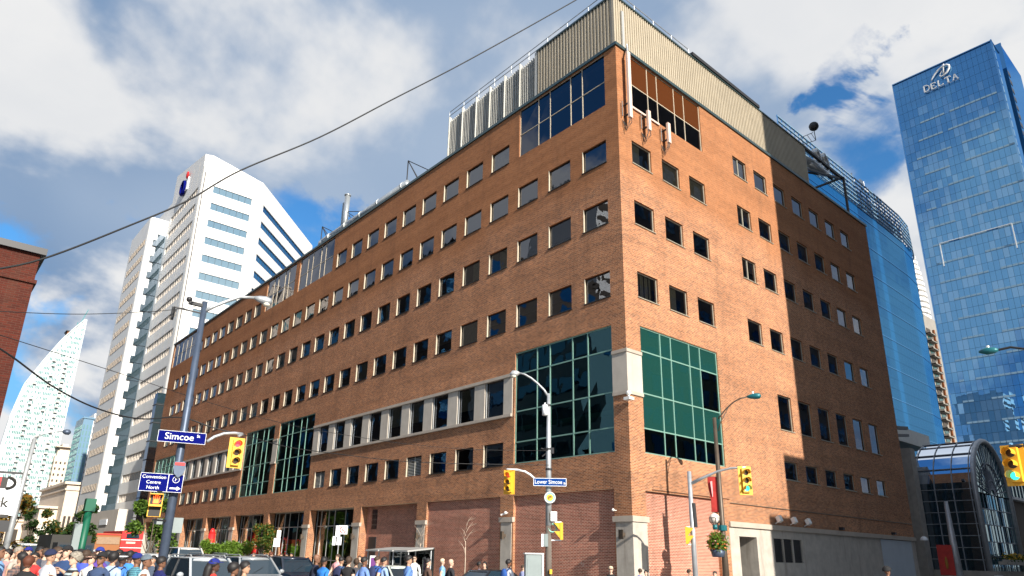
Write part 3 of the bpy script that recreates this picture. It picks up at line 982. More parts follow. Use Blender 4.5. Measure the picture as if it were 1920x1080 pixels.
ptA = [(8, 144), (8, 120), (21, 120), (44.5, 143.5), (44.5, 165), (8, 165)]
polyA = round_poly(ptA, {1: 1.6, 2: .6})
m = MB()
core = [(8.35, 143.6), (8.35, 120.35), (20.9, 120.35), (44.1, 143.5), (44.1, 164.6), (8.35, 164.6)]
m.prism(core, 0, 80, 0)
P(WT, 'core', m, 'interior_dark')
TZ = [77.1 - 4.06 * k for k in range(19)]        # tops of the ribbon windows
BH = 1.65
m = MB()
zs = [(TZ[0], 81.6)] + [(TZ[k + 1], TZ[k] - BH) for k in range(len(TZ) - 1)] + [(0, TZ[-1] - BH)]
for (a, b) in zs: m.prism(polyA, a, b, 0)
# raised parapet, highest over the back left corner
for (q0, q1, za, zb) in (((8, 144), (8, 121.4), 89.0, 84.7), ((8.0, 121.4), (9.4, 120.0), 84.7, 84.2), ((9.4, 120), (21, 120), 84.2, 81.9), ((21, 120), (44.5, 143.5), 81.9, 81.9)):
    dx, dy = q1[0] - q0[0], q1[1] - q0[1]
    L = math.hypot(dx, dy); nx, ny = -dy / L * .4, dx / L * .4
    m.prism([q0, q1, (q1[0] + nx, q1[1] + ny), (q0[0] + nx, q0[1] + ny)], 81.605, 0, 0, True, [za, zb, zb, za])
m.prism([(8.4, 121.5), (30, 131), (30, 143.6), (8.4, 143.6)], 81.6, 0, 0, True, [84.4, 82.2, 84, 88.9])
P(WT, 'stone_band', m, 'stone_white')
m = MB()
pierb = [((8, 118.0 + 2), None)]
for (a, b) in [(TZ[k] - BH, TZ[k]) for k in range(len(TZ))]:
    m.prism(round_poly([(8.003, 122.6), (8.003, 120.003), (10.4, 120.003), (10.4, 122.6)], {1: 1.6}), a, b)
    m.prism([(18.9, 120.003), (21, 120.003), (22.0, 121.0), (21.0, 122.0), (18.9, 122.0)], a, b)
    m.prism([(43.4, 142.42), (44.497, 143.5), (44.497, 165), (40, 165), (40, 143)], a, b)
    m.box(8.003, 9.4, 142.6, 165, a, b)
P(WT, 'stone_pier', m, 'stone_white', kind='stuff')
rt = random.Random(11)
pane_me = {}
for k, zt_ in enumerate(TZ):
    if zt_ < 40: continue
    for i in range(6):
        x0 = 10.42 + i * 1.413
        m = MB(); t1 = rt.uniform(-.01, .01)
        m.face([(x0, 120.2 + t1, zt_ - BH), (x0 + 1.36, 120.2 - t1, zt_ - BH), (x0 + 1.36, 120.2 - t1, zt_), (x0, 120.2 + t1, zt_)])
        P(WT, 'window_pane', m, 'glass_band')
m = MB()
for zt_ in TZ:
    for i in range(24):
        t = i / 24; u = (i + .86) / 24
        ax, ay = 22.1 + 21.2 * t, 121.1 + 21.2 * t; bx, by = 22.1 + 21.2 * u, 121.1 + 21.2 * u
        o = .20
        m.face([(ax - o, ay + o, zt_ - BH), (bx - o, by + o, zt_ - BH), (bx - o, by + o, zt_), (ax - o, ay + o, zt_)])
    if zt_ < 40:
        for i in range(6):
            x0 = 10.42 + i * 1.413
            m.face([(x0, 120.2, zt_ - BH), (x0 + 1.36, 120.2, zt_ - BH), (x0 + 1.36, 120.2, zt_), (x0, 120.2, zt_)])
P(WT, 'window_strip', m, 'glass_curve', kind='stuff', label='blue ribbon windows of the diagonal side')
m = MB(); mm = MB()
for zt_ in TZ:
    for i in range(16):
        y0 = 122.7 + i * 1.24
        m.face([(8.28, y0 + .85, zt_ - BH), (8.28, y0, zt_ - BH), (8.28, y0, zt_), (8.28, y0 + .85, zt_)])
        mm.box(8.10, 8.34, y0 + .85, y0 + 1.24, zt_ - BH, zt_)
P(WT, 'window_strip', m, 'glass_band', kind='stuff')
P(WT, 'window_post', mm, 'stone_tan', kind='stuff')
# joints between the stone panels
m = MB()
for y in (120.9, 124.5, 128.5, 132.5, 136.5, 140.5): m.box(7.985, 8.0, y, y + .06, 40, 84)
P(WT, 'panel_joint', m, 'concrete')
# emblem near the top of the left side
m = MB(); m.box(7.7, 7.98, 131.5, 134.5, 80.2, 83.4); emb = P(WT, 'roof_emblem', m, 'sign_white')
P(emb, 'ring', MB().tube([(7.55, 134.2 + 1.5 * math.cos(a), 81.4 + 1.6 * math.sin(a)) for a in [R_(t) for t in range(0, 361, 20)]], .38, 6), 'sign_blue')
P(emb, 'dot', MB().ball((7.55, 132.2, 84.0), .9, sx=.3), 'sign_red')
P(WT, 'entrance_sign', MB().box(7.6, 7.98, 121.5, 126.5, 5.6, 6.9), 'sign_white')

principled('window_tan_reflection', (0.34, 0.24, 0.13), 0.35, var=.4, vs=.6)  # tan reflections in the panes are put into this base colour
WB = thing('white_stair_tower', 'narrow white stone tower with a dark stepped glass strip, left of the ribbon windowed tower', 'building', (4, 150, 0))
polyB = round_poly([(4.1, 162), (4.1, 144), (7.99, 144), (7.99, 162)], {1: 1.0})
m = MB()
m.prism(polyB, 0, 76.6)
P(WB, 'stone_shaft', m, 'stone_white')
m = MB(); m.box(6.15, 7.97, 143.75, 144.1, 8, 72.6); P(WB, 'glass_strip', m, 'glass_sky')
for k in range(17):
    z = 70.9 - 4.06 * k
    m = MB(); m.box(5.35, 7.95, 143.55, 143.74, z - 1.5, z); P(WB, 'stair_window', m, 'glass_sky', label='dark window stepping out of the strip') if k == 0 else P(WB, 'stair_window', m, 'glass_sky')
m = MB(); mm = MB()
for k in range(17):
    z = 71.3 - 4.06 * k
    for i in range(9):
        y0 = 146 + i * 1.6
        m.box(4.04, 4.15, y0, y0 + 1.1, z - 1.5, z)
        mm.box(4.0, 4.1, y0 + 1.1, y0 + 1.25, z - 1.5, z)
P(WB, 'window_strip', m, 'window_tan_reflection', kind='stuff'); P(WB, 'window_post', mm, 'stone_tan', kind='stuff')
DC = thing('dark_glass_column', 'slim dark blue glass shaft between the white tower and the end of the brick building', 'shaft', (5, 112, 0))
m = MB(); m.box(4.6, 6.6, 111, 113, 0, 28.6); P(DC, 'glazing', m, 'glass_sky')
m = MB()
for z in range(1, 9): m.box(4.5, 6.7, 110.9, 113.1, z * 3.3, z * 3.3 + .12)
P(DC, 'band', m, 'dark_metal')
# low tan podium under the tower
PO = thing('tan_podium', 'plain tan stone street level block under the white tower', 'building', (5, 118, 0))
P(PO, 'wall', MB().box(3.0, 7.97, 117, 143, 0, 8.2), 'stone_tan')
P(PO, 'entrance', MB().box(2.9, 3.02, 121, 140, .2, 3.8), 'interior_dark')
P(PO, 'lettering_strip', MB().box(2.85, 2.99, 124, 130, 5.6, 6.6), 'sign_white')

# ================================================================== CURVED WHITE CONDO TOWER (far left)
CT = thing('curved_condo_tower', 'pale condominium tower whose left edge sweeps up in a curve to a point', 'building', (8, 300, 0))


def ct_left(z):            # left edge x as a function of height
    pts = [(0, -2.5), (33, -2.2), (50, -1.2), (61.5, .6), (73, 5.4), (82, 9.6), (88, 13.2), (92.6, 16.4)]
    for (z0, x0), (z1, x1) in zip(pts, pts[1:]):
        if z <= z1: return x0 + (x1 - x0) * (z - z0) / (z1 - z0)
    return pts[-1][1]


m = MB()
zz = [0] + [30 + i * 1.6 for i in range(40)]
zz = [z for z in zz if z < 92.4] + [92.4]
poly = [(16.9, 300.0, 0)] + [(ct_left(z), 300.0, z) for z in zz]
top = [(x, y, z) for x, y, z in poly] + [(16.9, 300.0, 92.6)]
n = len(top)
i0 = len(m.v); m.v += top + [(x + 1, 322.0, z) for x, y, z in top]
m.f.append(tuple(range(n))); m.m.append(0); m.f.append(tuple(range(2 * n - 1, n - 1, -1))); m.m.append(0)
for k in range(n):
    m.f.append((k, k + n, (k + 1) % n + n, (k + 1) % n)); m.m.append(0)
principled('condo_white', (0.62, 0.68, 0.68), 0.5)
P(CT, 'shaft', m, 'condo_white')
P(CT, 'edge_fin', MB().tube([(ct_left(z) - .15, 299.6, z) for z in zz], .22, 6), 'condo_white')
rc = random.Random(5)
m = MB(); sl_ = MB(); bal = MB()
z = 3.0
while z < 91:
    xl = ct_left(z + 1.6) + .8
    sl_.box(xl - .5, 16.8, 299.75, 299.99, z - .28, z - .12)
    x = xl
    while x < 16.2:
        w = rc.choice([.38, .38, .45])
        if rc.random() < .62: m.box(x, x + w, 299.8, 299.98, z + .25, z + 1.35)
        x += w + .14
    for bx in (3.2, 8.0, 12.2):
        if bx > xl and z < 74 and rc.random() < .8: bal.box(bx, bx + 1.1, 298.9, 299.95, z - .2, z + .05); bal.box(bx, bx + 1.1, 298.9, 298.95, z, z + .5)
    z += 2.05
P(CT, 'window_pane', m, 'glass_condo', kind='stuff'); P(CT, 'floor_edge', sl_, 'condo_white', kind='stuff'); P(CT, 'balcony', bal, 'cladding_grey', kind='stuff')
P(CT, 'plant_room', MB().box(11.2, 13.5, 303, 308, 84, 86.9), 'brick_dark'); P(CT, 'plant_roof', MB().box(10.7, 14.2, 302.6, 308.4, 86.9, 87.2), 'dark_metal')
P(CT, 'crane_jib', MB().bar((14.0, 305, 84), (14.4, 305, 92), .3).bar((14.4, 305, 89), (17.2, 305, 98.5), .22).bar((14.9, 305, 89), (17.3, 305, 98.5), .12), 'teal_paint')

# other far buildings down the street
def far_tower(name, label, x0, x1, y0, y1, h, wallm, winm, cols, fl, ww, wh, crown=None, z0=2.0, side=True):
    t = thing(name, label, 'building', (x0, y0, 0))
    P(t, 'wall', MB().box(x0, x1, y0, y1, 0, h), wallm)
    m = MB()
    z = z0
    while z + wh < h - 1.2:
        for i in range(cols):
            a = x0 + (x1 - x0) * (i + .5) / cols
            m.box(a - ww / 2, a + ww / 2, y0 - .08, y0 + .1, z, z + wh)
        if side:
            n = max(3, int((y1 - y0) / ((x1 - x0) / cols)))
            for i in range(n):
                a = y0 + (y1 - y0) * (i + .5) / n
                m.box(x0 - .08, x0 + .1, a - ww / 2, a + ww / 2, z, z + wh)
        z += fl
    P(t, 'window', m, winm, kind='stuff')
    if crown:
        for (ins, hh) in crown:
            P(t, 'crown_step', MB().box(x0 + ins, x1 - ins, y0 + ins, y1 - ins, h, h + hh), wallm); h += hh
    P(t, 'cornice', MB().box(x0 - .3, x1 + .3, y0 - .3, y0 + .5, h - .6, h - .1) if not crown else MB().box(x0 - .3, x1 + .3, y0 - .3, y1 + .3, h - hh - .3, h - hh), wallm)
    return t


principled('stone_cream', (0.62, 0.52, 0.42), 0.85, var=0.05, vs=.5)
principled('condo_blue', (0.10, 0.20, 0.30), 0.4)
far_tower('art_deco_tower', 'cream stepped stone tower in the distance right of the curved condo', 15.6, 21.6, 296, 318, 35, 'stone_cream', 'interior_dark', 4, 2.3, .55, .9, [(.6, 2.2), (1.3, 1.6), (2.0, 1.2)])
bc = far_tower('blue_glass_condo', 'slim blue glass condo tower beside the white stair tower', 15.2, 18.2, 248, 262, 44, 'condo_blue', 'glass_condo', 3, 2.1, .35, 1.5)
P(bc, 'white_wing', MB().box(18.2, 21.4, 248.5, 262, 0, 45.6), 'stone_white')
m = MB()
for k in range(20):
    for i in range(2): m.box(18.5 + i * 1.45, 19.6 + i * 1.45, 248.3, 248.6, 2 + k * 2.1, 3.2 + k * 2.1)
P(bc, 'wing_window', m, 'interior_dark', kind='stuff')
# cream classical station with columns and deep cornices
US = thing('stone_station', 'long cream classical station building with cornices and columns at the end of the street', 'building', (2, 180, 0))
P(US, 'wall', MB().box(3.4, 9, 176, 215, 0, 16).box(-.4, 3.4, 182, 215, 0, 10.3).box(-8, -.4, 205, 230, 0, 7.5), 'stone_cream')
P(US, 'cornice', MB().box(2.8, 9.2, 175.4, 215, 16, 16.6).box(3.1, 9.1, 175.7, 215, 14.6, 15).box(-1, 3.3, 181.4, 215, 10.3, 10.9).box(-.8, 3.3, 181.7, 215, 6.6, 7.0).box(-8.4, -.5, 204.5, 230, 7.5, 8.0), 'stone_cream')
for i in range(7): P(US, 'column', MB().tube([(.1 + i * .5, 181.5, .2), (.1 + i * .5, 181.5, 6.5)], .14, 8), 'stone_white')
for i in range(5): P(US, 'window', MB().box(4.0 + i * .95, 4.5 + i * .95, 175.8, 176.1, 2, 8.5), 'interior_dark')
for i in range(4): P(US, 'window', MB().box(-7.3 + i * 1.7, -6.4 + i * 1.7, 204.8, 205.1, 1.5, 5.5), 'interior_dark')
SI = thing('white_round_block', 'white half round building with horizontal bands far down the street', 'building', (-8, 200, 0))
P(SI, 'wall', MB().tube([(-9.5, 190, 0), (-9.5, 190, 9.2)], 2.6, 20), 'stone_white', True)
for k in range(6): P(SI, 'band', MB().tube([(-9.5, 190, 1.4 + k * 1.3), (-9.5, 190, 1.6 + k * 1.3)], 2.66, 20), 'concrete')

# ================================================================== WEST SIDE OF THE STREET
RB = thing('red_brick_corner_building', 'dark red brick building at the left edge with a tall window and dark roof edge', 'building', (-40, 4, 0))
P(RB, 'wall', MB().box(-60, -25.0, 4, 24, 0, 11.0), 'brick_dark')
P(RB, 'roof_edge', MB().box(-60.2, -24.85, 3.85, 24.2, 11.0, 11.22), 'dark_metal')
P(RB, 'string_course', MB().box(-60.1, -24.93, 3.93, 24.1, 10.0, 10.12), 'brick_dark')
principled('frame_white', (0.7, 0.68, 0.64), 0.5)
for i in range(6):
    for (z0, z1) in ((1.0, 3.2), (4.6, 6.6), (8.0, 9.9)):
        x1 = -26.7 - i * 4.6
        f = P(RB, 'window', MB().box(x1 - 1.5, x1, 3.9, 4.04, z0, z1), 'frame_white')
        P(f, 'pane', MB().box(x1 - 1.42, x1 - .78, 3.86, 3.9, z0 + .08, z1 - .08).box(x1 - .72, x1 - .08, 3.86, 3.9, z0 + .08, z1 - .08), 'glass_condo')
# buildings out of frame on the west side: they show in the windows
def west(name, label, x0, x1, y0, y1, h, wallm, glassm, fl=3.9, ww=2.0, gap=1.6, wh=1.9):
    t = thing(name, label, 'building', ((x0 + x1) / 2, y0, 0))
    P(t, 'wall', MB().box(x0, x1, y0, y1, 0, h), wallm)
    m = MB(); z = 1.5
    while z + wh < h - .6:
        y = y0 + 1
        while y + ww < y1 - .5:
            m.box(x1 - .05, x1 + .06, y, y + ww, z, z + wh); y += ww + gap
        x = x0 + 1
        while x + ww < x1 - .5:
            m.box(x, x + ww, y0 - .06, y0 + .05, z, z + wh); x += ww + gap
        z += fl
    P(t, 'window', m, glassm, kind='stuff')
    P(t, 'parapet', MB().box(x0 - .2, x1 + .2, y0 - .2, y1 + .2, h, h + .4), wallm)
    return t


west('cream_hotel', 'cream stone hotel block across the street beyond the red building', -60, -27, 120, 150, 58, 'stone_cream', 'glass_condo')
west('dark_podium_block', 'dark low office block in front of the cream hotel', -60, -27, 112.5, 119.5, 31, 'interior_dark', 'glass_condo', gap=.4, ww=2.6)
west('dark_glass_block', 'dark glass office block across the street mirrored in the windows', -62, -31, 30, 53, 30, 'condo_blue', 'glass_curve', gap=.4, ww=2.6)
west('blue_glass_block', 'blue curtain wall block across the street mirrored in the windows', -62, -31, 56, 112, 49, 'interior_dark', 'glass_curve', gap=2.2, ww=3.4, wh=2.6)
west('striped_white_tower', 'white tower with dark ribbon windows mirrored in the corner windows', -140, -108, 96, 125, 112, 'stone_white', 'interior_dark', ww=30, gap=1, wh=1.7)
west('tan_office_block', 'tan office block farther up the west side', -58, -27, 160, 200, 34, 'stone_tan', 'glass_condo')

# south side of the wide street: the block whose shadow lies on the sunny front
SB = thing('south_office_block', 'tall dark stone office block on the south side of the street', 'building', (50, -34, 0))
principled('stone_dark', (0.10, 0.085, 0.075), 0.8, var=0.1, vs=.4)
P(SB, 'tower', MB().box(13.5, 64, -60, -30, 0, 78), 'stone_dark'); P(SB, 'wing', MB().box(64.01, 99, -60, -30.1, 0, 58), 'stone_dark')
P(SB, 'podium', MB().box(10.8, 13.49, -60, -30, 0, 24.2).box(8.3, 10.79, -60, -30, 0, 20.3), 'stone_dark')
m = MB()
for k in range(14):
    for i in range(23): m.box(15 + i * 3.6, 17.3 + i * 3.6, -30.04, -29.9, 2 + k * 4, 4.2 + k * 4)
P(SB, 'window', m, 'glass_sky', kind='stuff')
P(SB, 'parapet', MB().box(64.02, 99, -60, -29.9, 58, 58.4).box(13.45, 64, -60, -29.9, 78, 78.4), 'stone_dark')

# ================================================================== TALL BLUE GLASS TOWER WITH THE ROOF SIGN (right)
DT = thing('blue_glass_hotel_tower', 'tall flat blue glass hotel tower with white letters near its top', 'building', (200, 28, 0))
DY0, DY1, DH = 13.7, 42.0, 157.6
P(DT, 'shaft', MB().box(200.3, 208, DY0 + .1, DY1 - .1, 0, DH - .3), 'condo_blue')
NC = 20
pw = (DY1 - DY0) / NC
RH = 3.08
NRW = int(DH / RH)
rd = random.Random(21)
pmesh = []
for v in range(6):
    m = MB()
    t1, t2 = rd.uniform(-.006, .006), rd.uniform(-.006, .006)
    m.box(0, 0.02, 0, 0.01, 0, 0.01)
    m = MB(); m.face([(t1, pw - .05, 0), (-t1, 0.0, 0), (-t1 + t2, 0.0, RH - .07), (t1 + t2, pw - .05, RH - .07)])
    pmesh.append(m.mesh('glass_pane', ['glass_tower' if v < 4 else 'glass_tower_pale']))
stuff = [MB(), MB()]
cnt = 0
for r in range(NRW):
    z = DH - (r + 1) * RH
    for c in range(NC):
        y = DY0 + c * pw
        if cnt < 300 and z > 0:
            # quiet dark-blue head of the tower over the sign, patchier lower down
            v = rd.randrange(4) if (r < 4 or rd.random() < .68) else rd.choice([4, 5])
            obj('glass_pane', pmesh[v], DT, (200 - DT.location.x, y - DT.location.y, z), 0)
            cnt += 1
        else:
            t1, t2 = rd.uniform(-.007, .007), rd.uniform(-.007, .007)
            q = [(200 + t1, y + pw - .05, z), (200 - t1, y, z), (200 - t1 + t2, y, z + RH - .07), (200 + t1 + t2, y + pw - .05, z + RH - .07)]
            stuff[1 if rd.random() < .3 else 0].face(q)
P(DT, 'glass_panes', stuff[0], 'glass_tower', kind='stuff'); P(DT, 'glass_panes', stuff[1], 'glass_tower_pale', kind='stuff')
principled('vent_pale', (0.26, 0.38, 0.46), 0.5)
for r in range(6, NRW - 2, 2):
    z = DH - r * RH + .05
    y = DY0 + rd.choice([0, 1, 2]) * pw
    m = MB()
    while y < DY1 - 3 * pw:
        L = rd.choice([4, 5, 7, 9])
        for q in range(L):
            if y + pw > DY1 - 2 * pw: break
            m.box(199.90, 199.97, y + .06, y + pw - .12, z, z + .55); y += pw
        y += pw * rd.choice([1, 2, 2, 3])
    P(DT, 'vent_strip', m, 'vent_pale', kind='stuff')
m = MB()
for a, b in (((18.7, 88.6), (18.7, 96.4)), ((18.7, 96.4), (37.2, 96.4)), ((37.2, 96.4), (37.2, 88.8))):
    m.bar((199.6, a[0], a[1]), (199.6, b[0], b[1]), .24)
P(DT, 'white_frame', m, 'stone_white')
P(DT, 'corner_trim', MB().box(199.7, 200.3, DY0 - .3, DY0 + .05, 0, DH + .3).box(199.7, 200.3, DY1 - .05, DY1 + .25, 0, DH).box(199.6, 208, DY0 - .3, DY1 + .2, DH - .3, DH), 'glass_tower_pale')
m = MB()
for r in range(NRW): m.box(200.35, 202.6, DY0 - .12, DY0 + .1, DH - (r + 1) * RH + .4, DH - r * RH - .3)
P(DT, 'corner_window', m, 'glass_band', kind='stuff')
P(DT, 'side_wall', MB().box(200.3, 208, DY0 - .05, DY0 + .12, 0, DH), 'glass_tower_pale')
m = MB(); m.box(213.2, 236, 13.45, 22, 0, 163.8); P(DT, 'rear_slab', m, 'glass_tower_pale')
P(DT, 'rear_fin', MB().box(212.9, 213.2, 13.3, 22, 0, 164.2), 'glass_tower')
m = MB()
for k in range(48): m.box(213.6, 216.5, 13.36, 13.5, 2 + k * 3.2, 3.6 + k * 3.2)
P(DT, 'rear_window', m, 'dark_metal', kind='stuff')
# sign: serif capitals and a looping emblem
sg = P(DT, 'roof_sign', MB().box(199.5, 199.6, 23.5, 33.0, 148.95, 149.05), 'frame_silver')
def glyph(letter, y0, z0, h, w):
    """capital built of strokes; y runs leftwards on this face"""
    S = {'D': [(0, 0, 0, 1), (0, 1, .55, .98), (.55, .98, .95, .72), (.95, .72, .95, .28), (.95, .28, .55, .02), (.55, .02, 0, 0)],
         'E': [(.05, 0, .05, 1), (0, 1, .85, 1), (0, .52, .62, .52), (0, 0, .9, 0), (.85, 1, .85, .82), (.9, 0, .9, .2)],
         'L': [(.05, 0, .05, 1), (-.05, 1, .22, 1), (0, 0, .88, 0), (.88, 0, .88, .22)],
         'T': [(.5, 0, .5, 1), (.02, 1, .98, 1), (.02, 1, .02, .82), (.98, 1, .98, .82), (.34, 0, .66, 0)],
         'A': [(.5, 1, .08, 0), (.5, 1, .92, 0), (.25, .36, .75, .36), (-.05, 0, .2, 0), (.78, 0, 1.05, 0)]}[letter]
    m = MB()
    for a in S:
        tk = .30 * (1.25 if (letter, a) in () or abs(a[2] - a[0]) < .05 and abs(a[3] - a[1]) > .5 else .8)
        m.bar((199.35, y0 - a[0] * w, z0 + a[1] * h), (199.35, y0 - a[2] * w, z0 + a[3] * h), tk, .25)
    return m
for i, ch_ in enumerate('DELTA'):
    P(sg, 'letter', glyph(ch_, 33.2 - i * 2.02, 149.3, 2.0 if i else 2.3, 1.5), 'stone_white')
em = MB()
sw = [(30.9, 153.1), (30.5, 153.9), (29.6, 155.0), (28.4, 156.0), (27.0, 156.6), (25.9, 156.6), (25.3, 156.0), (25.4, 155.1), (26.1, 154.0), (27.1, 153.3), (28.0, 153.2), (28.3, 153.7), (27.9, 154.5), (27.2, 155.3)]
em.tube([(199.3, y, z - .9) for y, z in sw], [.12, .2, .26, .3, .3, .32, .34, .34, .32, .28, .24, .2, .18, .12], 6)
em.tube([(199.3, 27.2, 152.9), (199.3, 26.95, 154.6), (199.3, 26.7, 156.4)], [.28, .26, .2], 6)
P(sg, 'emblem', em, 'stone_white', True)

# ================================================================== CURVED BLUE GLASS OFFICE BUILDING
CG = thing('curved_glass_office', 'blue mirror glass office building with a louvred crown and curved right end', 'building', (200, 62, 0))
prof = [(150, 60.0), (210, 60.0), (226, 60.15), (244, 60.5), (255, 61.6), (263, 63.8), (269, 67), (272, 72), (273, 79), (273, 92), (150, 92)]
principled('crown_steel', (0.13, 0.22, 0.30), 0.5)
HZ = 119.5
rows = 34
rh = HZ / rows
m = MB(); fl = MB(); ve = MB()
rg = random.Random(4)
pts = []
for (a, b) in zip(prof[:-2], prof[1:-1]):
    L = math.dist(a, b); n = max(1, round(L / 2.6))
    for k in range(n): pts.append((a[0] + (b[0] - a[0]) * k / n, a[1] + (b[1] - a[1]) * k / n))
pts.append(prof[-2])
for r in range(rows):
    z = r * rh
    for a, b in zip(pts, pts[1:]):
        t = rg.uniform(-.006, .006)
        m.face([(a[0] + .02, a[1] + t, z), (b[0] - .02, b[1] - t, z), (b[0] - .02, b[1] - t, z + rh - .06), (a[0] + .02, a[1] + t, z + rh - .06)])
for a, b in zip(pts, pts[1:]):
    pass
P(CG, 'glass_panes', m, 'glass_curve', kind='stuff')
inner = [(x, y + .25) for x, y in prof]
P(CG, 'shaft', MB().prism(inner, 0, HZ), 'condo_blue')
for r in (3, 6, 9, 12, 15, 18, 21, 24, 27, 30, 33):
    f = MB()
    for a, b in zip(pts, pts[1:]): f.bar((a[0], a[1] - .06, r * rh - .03), (b[0], b[1] - .06, r * rh - .03), .16)
    P(CG, 'floor_line', f, 'glass_tower')
for k in range(7):
    z = HZ + .6 + k * 1.75
    f = MB()
    off = .2 * k
    for a, b in zip(pts, pts[1:]): f.bar((a[0], a[1] - .5 + off * .3, z), (b[0], b[1] - .5 + off * .3, z), .45, .35)
    P(CG, 'crown_louvre', f, 'crown_steel')
f = MB()
for i, a in enumerate(pts):
    f.bar((a[0], a[1] - .2, HZ), (a[0], a[1] - .2, HZ + 11.4), .25)
    if i < len(pts) - 1:
        b = pts[i + 1]
        f.bar((a[0], a[1], HZ + (2 if i % 2 else 8)), (b[0], b[1], HZ + (8 if i % 2 else 2)), .2)
P(CG, 'crown_truss', f, 'glass_tower_pale', kind='stuff')
P(CG, 'crown_core', MB().prism([(x, y + 2.5) for x, y in inner], HZ, HZ + 10), 'condo_blue')
sgn = P(CG, 'roof_sign', MB().box(214, 231, 61.6, 61.9, HZ + 11.6, HZ + 12.0), 'frame_silver')
for k in range(15): P(sgn, 'letter', MB().box(216.0 + k * 1.0, 216.62 + k * 1.0, 61.2, 61.5, HZ + 12.1, HZ + 13.3 + (k % 3) * .25), 'stone_white')
P(sgn, 'shield', MB().box(212.0, 215.4, 61.0, 61.5, HZ + 11.0, HZ + 15.0), 'sign_white')
P(CG, 'antenna', MB().tube([(205, 64, HZ + 10), (205, 64, HZ + 18.5)], .25, 6).tube([(207, 64, HZ + 10), (207, 64, HZ + 14.5)], .25, 6).tube([(213, 64, HZ + 10), (213, 64, HZ + 19)], .3, 6).tube([(214.4, 64, HZ + 10), (214.4, 64, HZ + 17.5)], .3, 6), 'stone_white')

# white ribbed tower seen in the gap, and the grey balcony block below it
RT = thing('white_ribbed_tower', 'white curved tower with ribbed balconies in the gap between the two glass towers', 'building', (404, 114, 0))
P(RT, 'shaft', MB().tube([(404, 114, 0), (404, 114, 140), (404, 114, 165), (404, 114, 182)], [11.2, 11.2, 9.6, 6], 28), 'stone_white', True)
for k in range(42):
    rr_ = 12.3 - max(0, k - 30) ** 2 * .03; P(RT, 'balcony_ring', MB().tube([(404, 114, 40 + k * 3.5), (404, 114, 42.0 + k * 3.5)], rr_, 28), 'stone_white')
def seg_on(px, py, Y): return on_y(px, py, Y)
p0, p1 = on_y(1727, 592, 75), on_y(1772, 830, 75)
GBX0 = 295.9
GBH = on_y(1740, 590, 75).z
GB = thing('grey_balcony_block', 'slim grey apartment block with a stack of green glazed balconies between the glass towers', 'building', (GBX0, 75, 0))
principled('condo_grey', (0.25, 0.23, 0.205), 0.85, var=.1, vs=.3)
P(GB, 'wall', MB().box(GBX0 + 4, GBX0 + 40, 76, 90, 0, GBH), 'condo_grey')
for k in range(34):
    z = GBH - 9.5 - k * 3.55
    if z < 1: break
    o = P(GB, 'balcony', MB().box(GBX0 + 8.5, GBX0 + 16.0, 74.2, 76, z, z + .35).box(GBX0 + 8.5, GBX0 + 8.9, 74.2, 76, z, z + 1.2).box(GBX0 + 15.6, GBX0 + 16, 74.2, 76, z, z + 1.2), 'condo_grey')
    P(o, 'window', MB().box(GBX0 + 9.6, GBX0 + 14.2, 75.7, 75.98, z + .9, z + 2.9), 'glass_green_body' if k % 4 else 'interior_dark')
P(GB, 'brick_fin', MB().box(GBX0 + 17, GBX0 + 18.2, 75.2, 76.0, 0, GBH - 6), 'brick_dark')

# ================================================================== GLASS VAULTED WALKWAY (right of the brick building)
SK = thing('glass_vault_entrance', 'glass barrel vaulted entrance hall with a fan shaped arched front', 'building', (57.5, 0, 0))
AC, AR, AZ = 57.6, 5.5, 8.9
# front arch: frame ring, fan bars, panes
m = MB()
arc = [(AC + AR * math.cos(a), AZ + AR * math.sin(a)) for a in [R_(t) for t in range(180, -1, -10)]]
m.tube([(arc[0][0], -.1, 1.6)] + [(x, -.1, z) for x, z in arc] + [(arc[-1][0], -.1, 1.6)], .26, 8)
P(SK, 'arch_frame', m, 'pole_galv', True)
m = MB()
for t in range(0, 181, 9):
    a = R_(t)
    m.bar((AC + .6 * math.cos(a), -.06, AZ + .6 * math.sin(a)), (AC + (AR - .2) * math.cos(a), -.06, AZ + (AR - .2) * math.sin(a)), .07)
for rr in (1.5, 3.2):
    q = [(AC + rr * math.cos(R_(t)), -.07, AZ + rr * math.sin(R_(t))) for t in range(0, 181, 12)]
    m.tube(q, .06, 6)
for k in range(1, 11): m.bar((AC - AR + k, -.06, 1.6), (AC - AR + k, -.06, AZ), .06)
for z in (2.9, 4.3, 5.9, 7.4, 8.9): m.bar((AC - AR, -.06, z), (AC + AR, -.06, z), .07)
P(SK, 'fan_bars', m, 'pole_navy')
poly = [(AC - AR + .1, 0, 1.6)] + [(x, 0, z) for x, z in arc] + [(AC + AR - .1, 0, 1.6)]
m = MB()
for k in range(len(arc) - 1):
    m.face([(AC, 0.01, AZ), (arc[k + 1][0], 0.01 + random.uniform(-.03, .03), arc[k + 1][1]), (arc[k][0], 0.01 + random.uniform(-.03, .03), arc[k][1])])
for k in range(11):
    for z0, z1 in ((1.6, 2.9), (2.9, 4.3), (4.3, 5.9), (5.9, 7.4), (7.4, 8.9)):
        t = random.uniform(-.05, .05)
        m.face([(AC - AR + k, t, z0), (AC - AR + k + 1, -t, z0), (AC - AR + k + 1, -t, z1), (AC - AR + k, t, z1)])
glass_mat('glass_arch', (0.75, 0.95, 1.0), 2.6, body=(0.03, 0.13, 0.15), wav=0.25, ws=0.8, minr=0.12)
P(SK, 'front_glass', m, 'glass_arch', kind='stuff')
